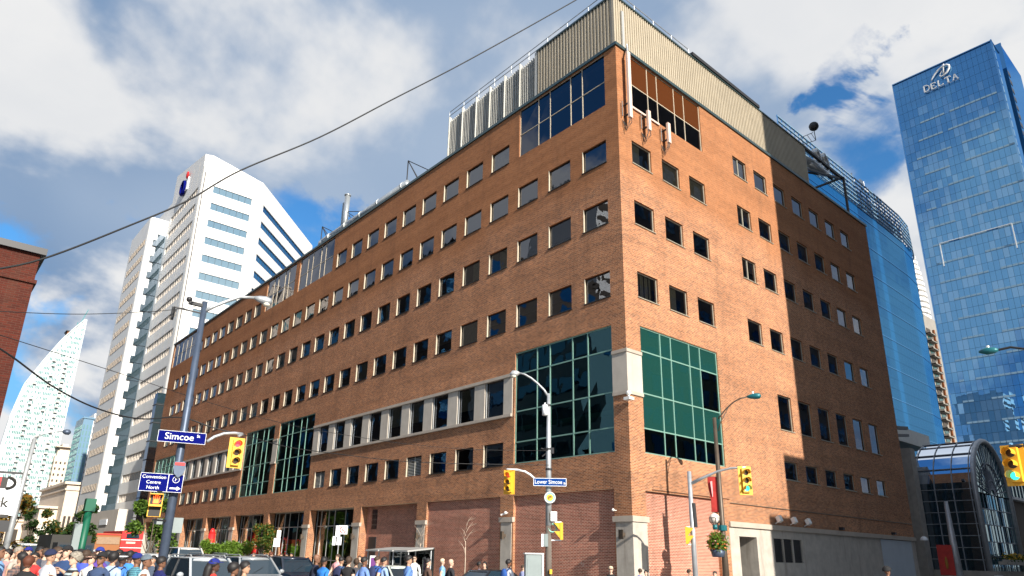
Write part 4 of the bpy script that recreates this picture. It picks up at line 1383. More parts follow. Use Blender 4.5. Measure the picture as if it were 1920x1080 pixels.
# vault and flank wall
YB = 5.2
m = MB()
for (p, q) in zip([(arc[0][0], 1.6)] + arc, arc + [(arc[-1][0], 1.6)]):
    m.face([(p[0], YB, p[1]), (q[0], YB, q[1]), (q[0], .05, q[1]), (p[0], .05, p[1])])
P(SK, 'vault_glass', m, 'glass_sky')
for y in (.3, 1.8, 3.4, 5.0):
    m = MB(); m.tube([(arc[0][0] - .05, y, 1.6)] + [(AC + (AR + .06) * math.cos(R_(t)), y, AZ + (AR + .06) * math.sin(R_(t))) for t in range(180, -1, -12)], .05, 6)
    P(SK, 'vault_rib', m, 'pole_galv')
for z in (2.6, 3.7, 4.8, 5.9, 7.0, 8.1, 9.2):
    P(SK, 'side_rail', MB().bar((AC - AR - .03, 0, z), (AC - AR - .03, YB, z), .06), 'pole_galv')
for t in (155, 135, 118, 102):
    a = R_(t); P(SK, 'purlin', MB().bar((AC + (AR + .05) * math.cos(a), 0, AZ + (AR + .05) * math.sin(a)), (AC + (AR + .05) * math.cos(a), YB, AZ + (AR + .05) * math.sin(a)), .16 if t > 110 else .4, .06), 'pole_galv')
P(SK, 'base_wall', MB().box(AC - AR - .2, AC + AR + 12, -.6, 6, 0, 1.6), 'concrete')
P(SK, 'flower_ledge', MB().box(AC - AR + 1, AC + AR + 16, -1.3, -.6, 2.2, 2.5), 'concrete')
principled('brown_wall', (0.12, 0.085, 0.06), 0.8)
P(SK, 'rear_column', MB().box(50.6, 51.9, 4.6, 5.6, 0, 13.4), 'concrete')
# dark link between the brick building and the vault
LK = thing('dark_link_building', 'dark glazed link building between the brick building and the glass vault', 'building', (42, 6, 0))
P(LK, 'wall', MB().box(35.1, 52, 6, 30, 0, 14.6), 'interior_dark')
P(LK, 'glazing', MB().box(36.5, 49.4, 5.9, 5.99, 1.5, 13.8), 'glass_sky')
for x in (38.2, 41.2, 44.6, 47.4): P(LK, 'mullion', MB().box(x, x + .3, 5.7, 5.9, 1, 14.2), 'pole_navy')
for k in range(9): P(LK, 'ladder_rung', MB().box(35.15, 36.2, 2.9, 3.0, 1 + k * 1.4, 1.12 + k * 1.4), 'pole_galv')
P(LK, 'white_post', MB().box(36.2, 36.45, 2.8, 3.0, 0, 12.2), 'pole_galv')
P(LK, 'roof_truss', MB().bar((35.2, 3, 13.4), (46, 3, 14.6), .3).bar((35.2, 3, 12.6), (46, 3, 13.9), .25).bar((36, 3, 12.7), (39, 3, 13.8), .15).bar((39, 3, 13.0), (42, 3, 14.1), .15), 'dark_metal')
P(LK, 'parapet', MB().box(47, 62, 6.2, 30, 14.6, 16.2), 'cladding_grey')
P(LK, 'dome_lamp', MB().ball((35.8, -.4, 3.9), .28, z0=-.1), 'sign_white')
P(LK, 'notice_board', MB().box(51, 53.2, -.75, -.62, .55, 1.25), 'sign_white')
BW = thing('brown_side_block', 'brown wall with a pale glazed upper storey at the right edge beside the glass vault', 'building', (70, 4, 0))
P(BW, 'wall', MB().box(63.4, 84, .5, 20, 0, 9.2), 'brown_wall')
P(BW, 'glass_storey', MB().box(65.5, 84, .2, 18, 9.2, 13.2), 'glass_condo')
P(BW, 'white_band', MB().box(64.8, 84.2, -.1, 18, 9.0, 9.3).box(64.8, 84.2, -.1, 18, 11.2, 11.5), 'stone_white')
m = MB()
for k in range(14): m.box(65.5 + k * 1.3, 65.56 + k * 1.3, .1, .2, 9.3, 13.2)
P(BW, 'mullions', m, 'pole_navy', kind='stuff')

# ================================================================== POLES, SIGNALS, SIGNS
def signal_head(parent, c, yaw, lit, h=1.06, back=True, dim=False, n=3):
    """yellow head with visored lenses; c centre, yaw = direction it faces"""
    fx_, fy_ = math.cos(yaw), math.sin(yaw)
    f = Vector((fx_, fy_, 0)); s = Vector((-fy_, fx_, 0)); u = Vector((0, 0, 1)); c = Vector(c)
    r = h / n / 2
    m = MB(); m.obox(c, s * r * .95, f * .09, u * h / 2)
    if back: m.obox(c - f * .02, s * r * 1.75, f * .012, u * (h / 2 + r * .6))
    hd = P(parent, 'signal_head', m, 'signal_yellow')
    for k in range(n):
        cc = c + u * (h / 2 - r - k * 2 * r) + f * .095
        m = MB()
        ring = [cc + s * math.cos(a) * r * .72 + u * math.sin(a) * r * .72 for a in [2 * math.pi * q / 12 for q in range(12)]]
        m.face(ring)
        mt = 'lens_dark'
        if k == lit: mt = ['lens_red_dim' if dim else 'lens_red', 'sign_amber', 'lens_green'][k]
        P(hd, 'lens', m, mt)
        m = MB()
        for q in range(10):
            a0, a1 = R_(-25 + q * 23), R_(-25 + (q + 1) * 23)
            p0 = cc + s * math.cos(a0) * r * .8 + u * math.sin(a0) * r * .8; p1 = cc + s * math.cos(a1) * r * .8 + u * math.sin(a1) * r * .8
            m.face([p0, p1, p1 + f * .2, p0 + f * .2])
        P(hd, 'visor', m, 'signal_yellow')
    return hd


def face_axes(p):
    """right/up vectors of an upright board at p turned square to the viewer's street corner"""
    d = Vector((p.x - CAM.x, p.y - CAM.y, 0)).normalized()
    return Vector((d.y, -d.x, 0)), d


def board(parent, name, c, r, n, w, h, mat, border=None, bm='sign_white', th=.02, up=Vector((0, 0, 1))):
    m = MB(); m.obox(c, r * w / 2, n * th / 2, up * h / 2)
    o = P(parent, name, m, mat)
    if border:
        m = MB(); q = c - n * (th / 2 + .004)
        for (dx, dz, ww, hh) in ((0, h / 2 - border / 2, w, border), (0, -h / 2 + border / 2, w, border), (w / 2 - border / 2, 0, border, h), (-w / 2 + border / 2, 0, border, h)):
            m.obox(q + r * dx + up * dz, r * ww / 2, n * .003, up * hh / 2)
        P(o, 'border', m, bm)
    return o


def lamp_head(m, p, d, L=.85, mm=0):
    d = Vector(d).normalized(); s = d.cross(Vector((0, 0, 1))).normalized()
    pts = [p - d * .1, p + d * .1, p + d * L * .4, p + d * L * .75, p + d * L]
    m.tube(pts, [.05, .08, .15, .14, .04], 10, mm)


# --- left corner pole
b = at_d(303, 1060, 22); BX, BY = b.x, b.y
LP = thing('signal_and_lamp_pole', 'tall dark navy pole with street lamp, blue street name board and guide sign', 'street light', (BX, BY, 0))
top = at_d(377, 565, 22)
m = MB(); m.tube([(BX, BY, 0), (BX, BY, 4.0), (BX, BY, top.z)], [.14, .12, .085], 12); m.tube([(BX, BY, 0.02), (BX, BY, .5)], [.22, .17], 12)
P(LP, 'pole', m, 'pole_navy', True)
def armcurve(pxs, d0, d1):
    out = []
    for i, (x, y) in enumerate(pxs):
        out.append(at_d(x, y, d0 + (d1 - d0) * i / (len(pxs) - 1)))
    return out
pts = armcurve([(384, 583), (400, 575), (425, 565), (450, 557), (478, 558)], 22, 22)
m = MB(); m.tube(pts, [.065, .06, .055, .05, .045], 8); P(LP, 'lamp_arm', m, 'pole_galv', True)
m = MB(); e = at_d(477, 558, 22); e2 = at_d(510, 567, 22); m.tube([e, e.lerp(e2, .25), e.lerp(e2, .6), e.lerp(e2, .9), e2], [.05, .10, .14, .12, .04], 10)
lh = P(LP, 'lamp_head', m, 'pole_galv', True)
P(lh, 'lens', MB().ball(e.lerp(e2, .72) - Vector((0, 0, .12)), .11, sz=.7), 'lamp_lens', True)
m = MB(); q = at_d(384, 583, 22); m.box(q.x - .5, q.x - .1, q.y - .05, q.y + .05, q.z + .1, q.z + .2); m.ball((q.x - .5, q.y, q.z + .25), .09); m.tube([(q.x - .9, q.y, q.z - .1), (q.x - .9, q.y, q.z - .5)], .05, 6); m.bar((q.x - .9, q.y, q.z - .1), (q.x, q.y, q.z - .1), .04)
P(LP, 'bracket', m, 'dark_metal')
c = (at_d(295, 818, 21.7) + at_d(387, 820, 21.7)) / 2
r, n = face_axes(c)
zc = at_d(341, 820, 21.7).z
c.z = zc
up = Vector((0, 0, 1))
W = 1.27
o = board(LP, 'street_name_board', c, r, n, W, .33, 'sign_blue', .010)
def label_on(o, c, r, body, mat, size, dx=0, dz=0, bold=.0, xs=1.0, n=None, th=.02):
    nn = r.cross(Vector((0, 0, 1))).normalized()
    t = text('lettering', body, None, mat, size, c + r * dx + Vector((0, 0, dz)), r, (0, 0, 1), out=th / 2 + .008, bold=bold, xs=xs)
    root = o
    off = Vector((0, 0, 0))
    while root is not None: off += Vector(root.location); root = root.parent
    t.parent = o
    t.matrix_parent_inverse = Matrix.Translation(-off)
    return t
label_on(o, c, r, 'Simcoe', 'sign_white', .265, -.07, 0, .001)
label_on(o, c, r, 'St', 'sign_white', .11, .43, .06, .001)
c2 = at_d(302.5, 905, 21.7); r2, n2 = face_axes(c2)
W2 = 1.10; H2 = .50
o = board(LP, 'guide_sign', c2, r2, n2, W2, H2, 'sign_blue', .010)
P(o, 'divider', MB().obox(c2 + r2 * W2 * .15 - n2 * .015, r2 * .008, n2 * .003, up * H2 / 2), 'sign_white')
for k, wd in enumerate(('Convention', 'Centre', 'North')): label_on(o, c2, r2, wd, 'sign_white', .128, -W2 * .18, .145 - .145 * k, .0)
label_on(o, c2, r2, 'P', 'sign_white', .12, W2 * .33, .10, .0)
m = MB(); q = c2 + r2 * W2 * .33 + up * .10 - n2 * .018
m.tube([q + r2 * .085 * math.cos(a) + up * .085 * math.sin(a) for a in [R_(t) for t in range(0, 361, 20)]], .008, 5, cap=False); P(o, 'ring', m, 'sign_white')
m = MB(); q = c2 + r2 * W2 * .33 - up * .14 - n2 * .018
m.obox(q - r2 * .03, r2 * .10, n2 * .003, up * .02); m.face([q + r2 * .05 + up * .06, q + r2 * .05 - up * .06, q + r2 * .15]); P(o, 'arrow', m, 'sign_white')
# highway shield between the boards
c3 = at_d(336, 880, 21.6); r3, n3 = face_axes(c3)
sh = [(-.14, .2), (-.09, .23), (0, .2), (.09, .23), (.14, .2), (.16, .05), (.12, -.12), (0, -.24), (-.12, -.12), (-.16, .05)]
m = MB(); m.face([c3 + r3 * a + up * b_ for a, b_ in sh][::-1]); m.face([c3 + r3 * a + up * b_ + n3 * .02 for a, b_ in sh])
o = P(LP, 'route_shield', m, 'pole_navy'); P(o, 'shield_bar', MB().obox(c3 + up * .15 - n3 * .01, r3 * .13, n3 * .004, up * .04), 'sign_red')
# red light on its arm
pts = [at_d(388, 828, 22), at_d(402, 819, 22.1), at_d(420, 813, 22.2), at_d(440, 812, 22.3), at_d(455, 814, 22.4)]
P(LP, 'signal_arm', MB().tube(pts, .045, 8), 'pole_galv', True)
hc = at_d(442, 849, 22.3)
yaw = math.atan2(CAM.y - hc.y, CAM.x - hc.x)
m = MB(); m.bar(pts[-1], hc + up * .5, .05); P(LP, 'hanger', m, 'pole_galv')
signal_head(LP, hc, yaw + .22, 0, .76)
# pedestrian head with the orange hand
hc = at_d(291, 948, 21.6); yaw = math.atan2(CAM.y - hc.y, CAM.x - hc.x)
f = Vector((math.cos(yaw), math.sin(yaw), 0)); s = Vector((-f.y, f.x, 0))
m = MB(); m.obox(hc, s * .17, f * .10, up * .30); hd = P(LP, 'pedestrian_signal', m, 'signal_yellow')
m = MB()
for dz in (.16, -.16): m.obox(hc + up * dz + f * .105, s * .145, f * .006, up * .125)
P(hd, 'display', m, 'signal_black')
m = MB()
for dx, a in ((-.09, .10), (-.03, .13), (.03, .13), (.09, .11)): m.bar(hc + f * .115 + s * dx * .7 + up * .14, hc + f * .115 + s * dx * .85 + up * (.15 + a), .035, .01)
m.obox(hc + f * .115 + up * .11, s * .07, f * .005, up * .055); m.bar(hc + f * .115 + s * .08 + up * .08, hc + f * .115 + s * .12 + up * .15, .035, .01)
P(hd, 'hand_symbol', m, 'hand_orange')
m = MB()
for dz in (.30, -.02): m.obox(hc + up * dz + f * .2, s * .165, f * .08, up * .012)
P(hd, 'visor', m, 'signal_yellow')
P(LP, 'bracket', MB().bar(hc + up * .38, Vector((BX, BY, hc.z + .38)), .05).bar(hc - up * .38, Vector((BX, BY, hc.z - .38)), .05), 'dark_metal')
c4_ = at_d(305, 978, 21.8); r4, n4 = face_axes(c4_)
board(LP, 'back_of_sign', at_d(333, 985, 22.3), r4, n4, .26, .42, 'cabinet_grey'); board(LP, 'back_of_sign', at_d(300, 978, 22.3), r4, n4, .32, .15, 'cabinet_grey')

# --- centre pole at the far corner
D0 = 29.4
b = at_d(1028.5, 1075, D0); BX, BY = b.x, b.y
CP = thing('corner_signal_pole', 'pale grey pole with cobra lamp and blue and white street name board before the corner', 'street light', (BX, BY, 0.13))
zt_ = at_d(1026, 738, D0).z
m = MB(); m.tube([(BX, BY, .13), (BX, BY, 3.2)], [.14, .125], 12); P(CP, 'lower_pole', m, 'pole_wood', True)  # lower length of the pole has a darker tone
m = MB(); m.tube([(BX, BY, 3.2), (BX, BY, 6.0), (BX, BY, zt_)], [.13, .115, .07], 12); P(CP, 'pole', m, 'pole_galv', True)
pts = [at_d(x, y, D0) for x, y in ((1027, 742), (1020, 731), (1008, 719), (996, 709), (984, 702), (972, 699))]
P(CP, 'lamp_arm', MB().tube(pts, [.055, .05, .05, .045, .045, .04], 8), 'pole_galv', True)
e, e2 = at_d(974, 699, D0), at_d(956, 702, D0)
lh = P(CP, 'lamp_head', MB().tube([e, e.lerp(e2, .3), e.lerp(e2, .7), e2], [.05, .14, .15, .04], 10), 'frame_silver', True)
P(lh, 'lens', MB().ball(e.lerp(e2, .6) - up * .12, .12, sz=.6), 'lamp_lens', True)
q = at_d(1022, 768, D0 - .1); P(CP, 'transformer', MB().tube([q - up * .25, q + up * .2], .13, 10).tube([q + up * .2, q + up * .3], .04, 6), 'sign_white', True)
pts = [at_d(x, y, D0 - .05) for x, y in ((1002, 897), (994, 890), (984, 884), (970, 881), (950, 880))]
P(CP, 'signal_arm', MB().tube(pts, .045, 8), 'sign_white', True)
hc = at_d(954.5, 904, D0 - .1); yaw = math.atan2(CAM.y - hc.y, CAM.x - hc.x)
signal_head(CP, hc, yaw - .35, 0, .84, dim=True)
c = at_d(1031, 904, D0 - .25); r, n = face_axes(c)
o = board(CP, 'street_name_board', c, r, n, 1.38, .33, 'sign_blue_light', .02)
label_on(o, c, r, 'Lower Simcoe', 'sign_white', .235, -.06, 0, .001, xs=.84)
label_on(o, c, r, 'St', 'sign_white', .11, .61, -.05, .004)
c = at_d(1031, 933, D0 - .25); r, n = face_axes(c)
o = P(CP, 'round_sign', MB().tube([c, c + n * .02], .235, 24), 'sign_teal')
P(o, 'white_ring', MB().tube([c + r * .215 * math.cos(a) + up * .215 * math.sin(a) - n * .005 for a in [R_(t) for t in range(0, 361, 15)]], .02, 5, cap=False), 'sign_white')
P(o, 'amber_disc', MB().tube([c - n * .006, c - n * .002], .135, 20), 'sign_amber')
m = MB(); q = c - n * .012; m.obox(q - r * .04 - up * .02, r * .02, n * .002, up * .06); m.obox(q + r * .0 + up * .03, r * .05, n * .002, up * .02); m.face([q + r * .03 + up * .08, q + r * .03 - up * .02, q + r * .09 + up * .03]); P(o, 'arrow', m, 'signal_black')
c = at_d(1038.5, 968, D0 - .2); r, n = face_axes(c)
o = board(CP, 'notice_sign', c, r, n, .26, .38, 'sign_white')
c5 = at_d(1019, 1013, D0 - .2); board(CP, 'notice_sign', c5, r, n, .17, .5, 'sign_white')
P(CP, 'control_box', MB().obox(at_d(1024, 1013, D0 - .15), r * .08, n * .1, up * .25), 'cabinet_grey')
P(CP, 'cable_coil', MB().tube([at_d(1036, 990, D0 - .1) + r * .16 * math.cos(a) + up * .16 * math.sin(a) for a in [R_(t) for t in range(-180, 120, 20)]], .025, 6), 'sign_teal')
hc = at_d(1053, 996, D0 - .1)
def ped_side(parent, hc, sgn, tilt=0):
    rr_, nn_ = face_axes(hc)
    m = MB(); m.obox(hc, rr_ * .06, nn_ * .22, up * .34); hd = P(parent, 'pedestrian_signal', m, 'signal_yellow')
    m = MB()
    for dz in (.17, -.15):
        a = hc - rr_ * sgn * .06 + up * (dz + .14); 
        m.face([a - nn_ * .2, a + nn_ * .2, a + nn_ * .2 - rr_ * sgn * .24, a - nn_ * .2 - rr_ * sgn * .24])
        for k in (-1, 1): m.face([a + nn_ * .2 * k, a + nn_ * .2 * k - up * .28, a + nn_ * .2 * k - rr_ * sgn * .24])
    P(hd, 'visor', m, 'signal_yellow')
    m = MB()
    for dz in (.17, -.15): m.obox(hc - rr_ * sgn * .065 + up * dz, rr_ * .008, nn_ * .18, up * .13)
    P(hd, 'display', m, 'signal_black')
    return hd
ped_side(CP, hc, 1)
P(CP, 'bracket', MB().bar(hc + up * .36, Vector((BX, BY, hc.z + .36)), .05).bar(hc - up * .36, Vector((BX, BY, hc.z - .36)), .05), 'sign_white')
P(CP, 'push_button', MB().obox(at_d(1033, 1072, D0 - .2), r * .05, n * .05, up * .09), 'sign_amber')
for (x, y) in ((1026, 760), (1027, 842), (1029, 880)): P(CP, 'band', MB().tube([at_d(x, y, D0) - up * .04, at_d(x, y, D0) + up * .04], .15, 10), 'dark_metal')
q = at_d(1030, 845, D0); P(CP, 'wire_clamp', MB().obox(q + r * .1, r * .1, n * .06, up * .12).bar(q, q - r * .35 + up * .1, .04).bar(q, q - r * .3 - up * .25, .04), 'dark_metal')

# --- grey signal pole at the sunny front
D1 = 31.2
b = at_d(1304, 1078, D1); BX, BY = b.x, b.y
GP = thing('grey_signal_pole', 'thin grey pole whose arm carries a green traffic light before the sunny front', 'traffic light', (BX, BY, 0.13))
m = MB(); m.tube([(BX, BY, .13), (BX, BY, at_d(1296, 884, D1).z)], [.12, .085], 10); P(GP, 'pole', m, 'pole_galv', True)
pts = [at_d(x, y, D1 - .1 * i) for i, (x, y) in enumerate(((1297, 906), (1320, 895), (1345, 884), (1370, 878), (1398, 876)))]
P(GP, 'signal_arm', MB().tube(pts, [.075, .06, .05, .045, .045], 8), 'pole_galv', True)
hc = at_d(1397.5, 901, D1 - .4); yaw = math.atan2(CAM.y - hc.y, CAM.x - hc.x)
signal_head(GP, hc, yaw + .45, 2, .98)
hc = at_d(1288, 1004, D1 - .1); ped_side(GP, hc, -1)
P(GP, 'bracket', MB().bar(hc + up * .36, Vector((BX, BY, hc.z + .36)), .04).bar(hc - up * .36, Vector((BX, BY, hc.z - .36)), .04), 'pole_galv')
for k in range(5): q = at_d(1299.5 + k * .9, 948 + k * 9, D1); P(GP, 'sticker', MB().tube([q - up * .10, q + up * .10], .108, 10), 'dark_metal')

# --- bronze lamp pole with banner, globe and flower basket
D2 = 34.4
b = at_d(1361, 1075, D2); BX, BY = b.x, b.y
NP = thing('bronze_lamp_pole', 'bronze street lamp pole carrying a red banner, globe lantern and flower basket', 'street light', (BX, BY, 0.13))
zt_ = at_d(1347, 783, D2).z
m = MB(); m.tube([(BX, BY, .13), (BX, BY, 2.5), (BX, BY, zt_)], [.17, .13, .085], 12); P(NP, 'pole', m, 'pole_bronze', True)
pts = [at_d(x, y, D2) for x, y in ((1347, 785), (1352, 778), (1360, 768), (1375, 754), (1388, 747), (1402, 744))]
P(NP, 'lamp_arm', MB().tube(pts, .035, 8).tube([at_d(1347, 808, D2), at_d(1352, 790, D2), at_d(1366, 763, D2)], .025, 6), 'pole_bronze', True)
e, e2 = at_d(1400, 744, D2), at_d(1427, 742, D2)
lh = P(NP, 'lamp_head', MB().tube([e, e.lerp(e2, .2), e.lerp(e2, .6), e.lerp(e2, .9), e2], [.04, .10, .15, .13, .04], 10), 'teal_paint', True)
P(lh, 'photocell', MB().tube([e.lerp(e2, .45) + up * .1, e.lerp(e2, .45) + up * .24], .05, 6), 'sign_white')
tl, tr, bl_, br_ = at_d(1326.5, 894, D2), at_d(1346, 894, D2), at_d(1335, 960, D2), at_d(1348, 960, D2)
m = MB(); N_ = 6
for k in range(N_):
    t0, t1 = k / N_, (k + 1) / N_
    w0, w1 = .03 * math.sin(t0 * 7), .03 * math.sin(t1 * 7)
    q = Vector((0, 1, 0))
    m.face([tl.lerp(bl_, t0) + q * w0, tl.lerp(bl_, t1) + q * w1, tr.lerp(br_, t1), tr.lerp(br_, t0)])
    m.face([tl.lerp(bl_, t0) + q * (w0 + .01), tr.lerp(br_, t0) + q * .01, tr.lerp(br_, t1) + q * .01, tl.lerp(bl_, t1) + q * (w1 + .01)])
bn = P(NP, 'banner', m, 'banner_red')
P(bn, 'print', MB().obox(tl.lerp(br_, .35) - Vector((0, .04, 0)), Vector((.08, 0, .02)), Vector((0, .004, 0)), Vector((.05, 0, -.35))), 'flower_pink')
P(NP, 'banner_rail', MB().bar(tl + up * .02, tr + Vector((.3, 0, 0)), .03).bar(bl_ - up * .02, br_ + Vector((.2, 0, 0)), .03), 'pole_bronze')
gc = at_d(1339.5, 972, D2 - .1)
P(NP, 'globe_lamp', MB().ball(gc, .24, nu=16, nv=10), 'lamp_globe', True)
m = MB()
for k in range(8):
    a = 2 * math.pi * k / 8
    m.tube([gc + Vector((.25 * math.cos(a), .25 * math.sin(a), .02)), gc + Vector((.22 * math.cos(a), .22 * math.sin(a), -.15)), gc + Vector((.1 * math.cos(a), .1 * math.sin(a), -.28))], .014, 5)
m.tube([gc + Vector((.25 * math.cos(R_(t)), .25 * math.sin(R_(t)), .02)) for t in range(0, 361, 30)], .014, 5, cap=False)
P(NP, 'cage', m, 'dark_metal')
P(NP, 'lamp_cup', MB().tube([gc - up * .5, gc - up * .27], .11, 10), 'teal_paint', True)
P(NP, 'bracket', MB().bar(gc - up * .42, Vector((BX, BY, gc.z - .42)), .04), 'teal_paint'); P(NP, 'collar', MB().tube([(BX, BY, gc.z - .54), (BX, BY, gc.z - .30)], .2, 10), 'teal_paint')
bc_ = at_d(1345, 1018, D2 - .15)
FB = thing('flower_basket', 'hanging basket spilling orange and pink flowers from the bronze lamp pole', 'flower basket', bc_)
rf = random.Random(8)
def leafball(c, R, n, size, sx=1, sy=1, sz=1, m=None, hole=0.0):
    m = m or MB()
    for _ in range(n):
        a, b_ = rf.uniform(0, 2 * math.pi), math.acos(rf.uniform(-1, 1))
        rr = R * (rf.random() ** .4) * rf.uniform(.8, 1.1)
        p = Vector((c[0] + rr * sx * math.cos(a) * math.sin(b_), c[1] + rr * sy * math.sin(a) * math.sin(b_), c[2] + rr * sz * math.cos(b_)))
        u_ = Vector((rf.gauss(0, 1), rf.gauss(0, 1), rf.gauss(0, .6))).normalized(); w_ = u_.cross(Vector((rf.gauss(0, 1), rf.gauss(0, 1), rf.gauss(0, 1)))).normalized()
        s_ = size * rf.uniform(.6, 1.3)
        m.face([p - u_ * s_, p + w_ * s_ * .55, p + u_ * s_, p - w_ * s_ * .55])
    return m
P(FB, 'foliage', leafball(bc_, .50, 900, .07, sz=1.0), 'leaf_bright', kind='stuff')
P(FB, 'trailing_leaves', leafball((bc_.x, bc_.y, bc_.z - .1), .46, 350, .06), 'leaf_mid', kind='stuff')
P(FB, 'flowers', leafball(bc_, .52, 200, .05), 'flower_orange', kind='stuff'); P(FB, 'flowers', leafball(bc_, .53, 160, .05), 'flower_pink', kind='stuff')
P(FB, 'pot', MB().tube([(bc_.x, bc_.y, bc_.z - .62), (bc_.x, bc_.y, bc_.z - .3)], [.26, .34], 14), 'pole_navy', True)
q = at_d(1364, 1018, D2 + .1); rq, nq = face_axes(q); board(NP, 'side_plate', q, rq, nq, .2, .62, 'frame_olive')

# --- light pole and car park banner at the left edge
D3 = 30
b = at_d(12, 1010, D3); BX, BY = b.x, b.y
WP = thing('west_lamp_pole', 'grey street lamp pole at the left edge of the crowd', 'street light', (BX, BY, 0.13))
tp = at_d(65, 822, D3)
P(WP, 'pole', MB().tube([(BX, BY, .13), (tp.x, tp.y, tp.z)], [.12, .07], 10), 'pole_galv', True)
pts = [at_d(x, y, D3) for x, y in ((65, 822), (80, 814), (100, 809), (118, 809))]
P(WP, 'lamp_arm', MB().tube(pts, .03, 6), 'pole_galv', True)
e, e2 = at_d(117, 809, D3), at_d(133, 811, D3)
P(WP, 'lamp_head', MB().tube([e, e.lerp(e2, .4), e.lerp(e2, .8), e2], [.04, .1, .1, .03], 8), 'pole_navy', True)
D4 = 16
c = at_d(4, 933, D4); r, n = face_axes(c)
PS = thing('car_park_sign', 'white hanging car park sign with a red and black P mark at the left edge', 'sign', (c.x - .9, c.y, 0.13))
zc0, zc1 = at_d(5, 966, D4).z, at_d(5, 898, D4).z
w_ = .95
cc = at_d(33, 930, D4) - r * w_ / 2; cc.z = (zc0 + zc1) / 2
o = board(PS, 'board', cc, r, n, w_, zc1 - zc0, 'sign_white')
label_on(o, cc, r, 'Impark', 'signal_black', .25, .0, -.10, .004)
m = MB(); q = cc + r * .28 + up * .26 - n * .02
m.tube([q + r * (.13 * math.cos(a) - .02) + up * .10 * math.sin(a) for a in [R_(t) for t in range(-90, 91, 15)]], .028, 6); m.obox(q - r * .1, r * .09, n * .004, up * .1); P(o, 'round_mark', m, 'signal_black')
P(o, 'red_mark', MB().obox(q - r * .2 + up * .04, r * .09, n * .006, up * .065).obox(q - r * .15 - up * .06, r * .04, n * .006, up * .06), 'sign_red')
P(o, 'black_strip', MB().obox(cc - up * .34 - n * .015 + r * .1, r * .3, n * .003, up * .03), 'signal_black')
P(PS, 'post', MB().tube([cc - r * .6 - up * cc.z + up * .13, cc - r * .6 + up * .6], .06, 8).bar(cc - r * .6 + up * .45, cc + r * .48 + up * .45, .04), 'dark_metal')
P(PS, 'lower_box', MB().obox(cc - up * .52, r * w_ / 2 * .95, n * .08, up * .1), 'dark_metal')

# --- green column by the crowd
b = at_d(152, 1030, 30)
GC = thing('green_column', 'thick dark green post with a square head between the crowd and the white tower', 'post', (b.x, b.y, 0.13))
zt_ = at_d(165, 935, 30).z
P(GC, 'post', MB().tube([(b.x, b.y, .13), (b.x, b.y, zt_ - .4)], .125, 12), 'green_paint', True)
P(GC, 'head', MB().box(b.x - .17, b.x + .17, b.y - .17, b.y + .17, zt_ - .45, zt_), 'green_paint')
P(GC, 'control_box', MB().box(b.x - .36, b.x - .13, b.y - .14, b.y + .14, zt_ - 1.8, zt_ - .9), 'cabinet_grey')

# --- signal and lamp at the right edge
D5 = 12
b = at_d(2140, 1000, D5)
RP2 = thing('right_edge_signal_pole', 'signal and lamp pole just beyond the right edge, its yellow traffic light lit green', 'traffic light', (b.x, b.y, 0.13))
P(RP2, 'pole', MB().tube([(b.x, b.y, .13), (b.x, b.y, 5.2)], [.13, .09], 10), 'dark_metal', True)
hc = at_d(1903, 872, D5); yaw = math.atan2(CAM.y - hc.y, CAM.x - hc.x)
signal_head(RP2, hc, yaw - .25, 2, .47, back=True)
P(RP2, 'signal_arm', MB().tube([at_d(1892, 838, D5), at_d(1925, 836, D5), Vector((b.x, b.y, at_d(1930, 838, D5).z))], .03, 6), 'dark_metal')
e, e2 = at_d(1872, 656, D5), at_d(1835, 660, D5)
lh = P(RP2, 'lamp_head', MB().tube([e, e.lerp(e2, .2), e.lerp(e2, .6), e2], [.02, .045, .055, .015], 10), 'teal_paint', True)
P(lh, 'photocell', MB().tube([e.lerp(e2, .5) + up * .03, e.lerp(e2, .5) + up * .08], .02, 6), 'sign_white')
P(RP2, 'lamp_arm', MB().tube([e, at_d(1895, 651, D5), at_d(1920, 654, D5), Vector((b.x, b.y, 5.1))], .018, 6), 'dark_metal')
# pole with a red banner before the vault
b = at_d(1798, 1075, 62)
VP = thing('slanting_banner_pole', 'grey pole with a red and gold banner in front of the dark glass hall', 'pole', (b.x, b.y, .05))
tp = at_d(1773, 940, 62)
P(VP, 'pole', MB().tube([(b.x, b.y, .05), (tp.x, tp.y, tp.z)], [.34, .14], 10), 'pole_galv', True)
q = at_d(1774, 1050, 61.6); r, n = face_axes(q)
principled('gold_dull', (0.30, 0.14, 0.02), 0.7)
o = board(VP, 'banner', q, r, n, .95, 2.1, 'banner_red'); P(o, 'gold_print', MB().ball(q - n * .03 - up * .2, .34, sx=.3, sy=.3, sz=1.3), 'gold_dull')

# ================================================================== OVERHEAD WIRES
def wire(label, pts, rad):
    m = MB()
    # catmull-rom through the points, in place
    P4 = [pts[0]] + pts + [pts[-1]]
    out = []
    for i in range(1, len(P4) - 2):
        for k in range(8):
            t = k / 8
            a, b_, c_, d_ = P4[i - 1], P4[i], P4[i + 1], P4[i + 2]
            out.append(.5 * ((2 * b_) + (c_ - a) * t + (2 * a - 5 * b_ + 4 * c_ - d_) * t * t + (3 * b_ - a - 3 * c_ + d_) * t ** 3))
    out.append(pts[-1])
    m.tube(out, rad, 6)
    o = obj('overhead_wire', m.mesh('overhead_wire', ['wire_black'], True))
    o['label'] = label; o['category'] = 'wire'
    return o
wire('thick black wire sweeping up across the sky from the red building to the top edge',
     [at_d(-60, 512, 15), at_d(75, 487, 15.5), at_d(250, 420, 16.5), at_d(352, 376, 17), at_d(450, 320, 17.5), at_d(600, 257, 18.2), at_d(735, 187, 19), at_d(880, 112, 20), at_d(1080, 0, 21), at_d(1180, -60, 22)], .022)
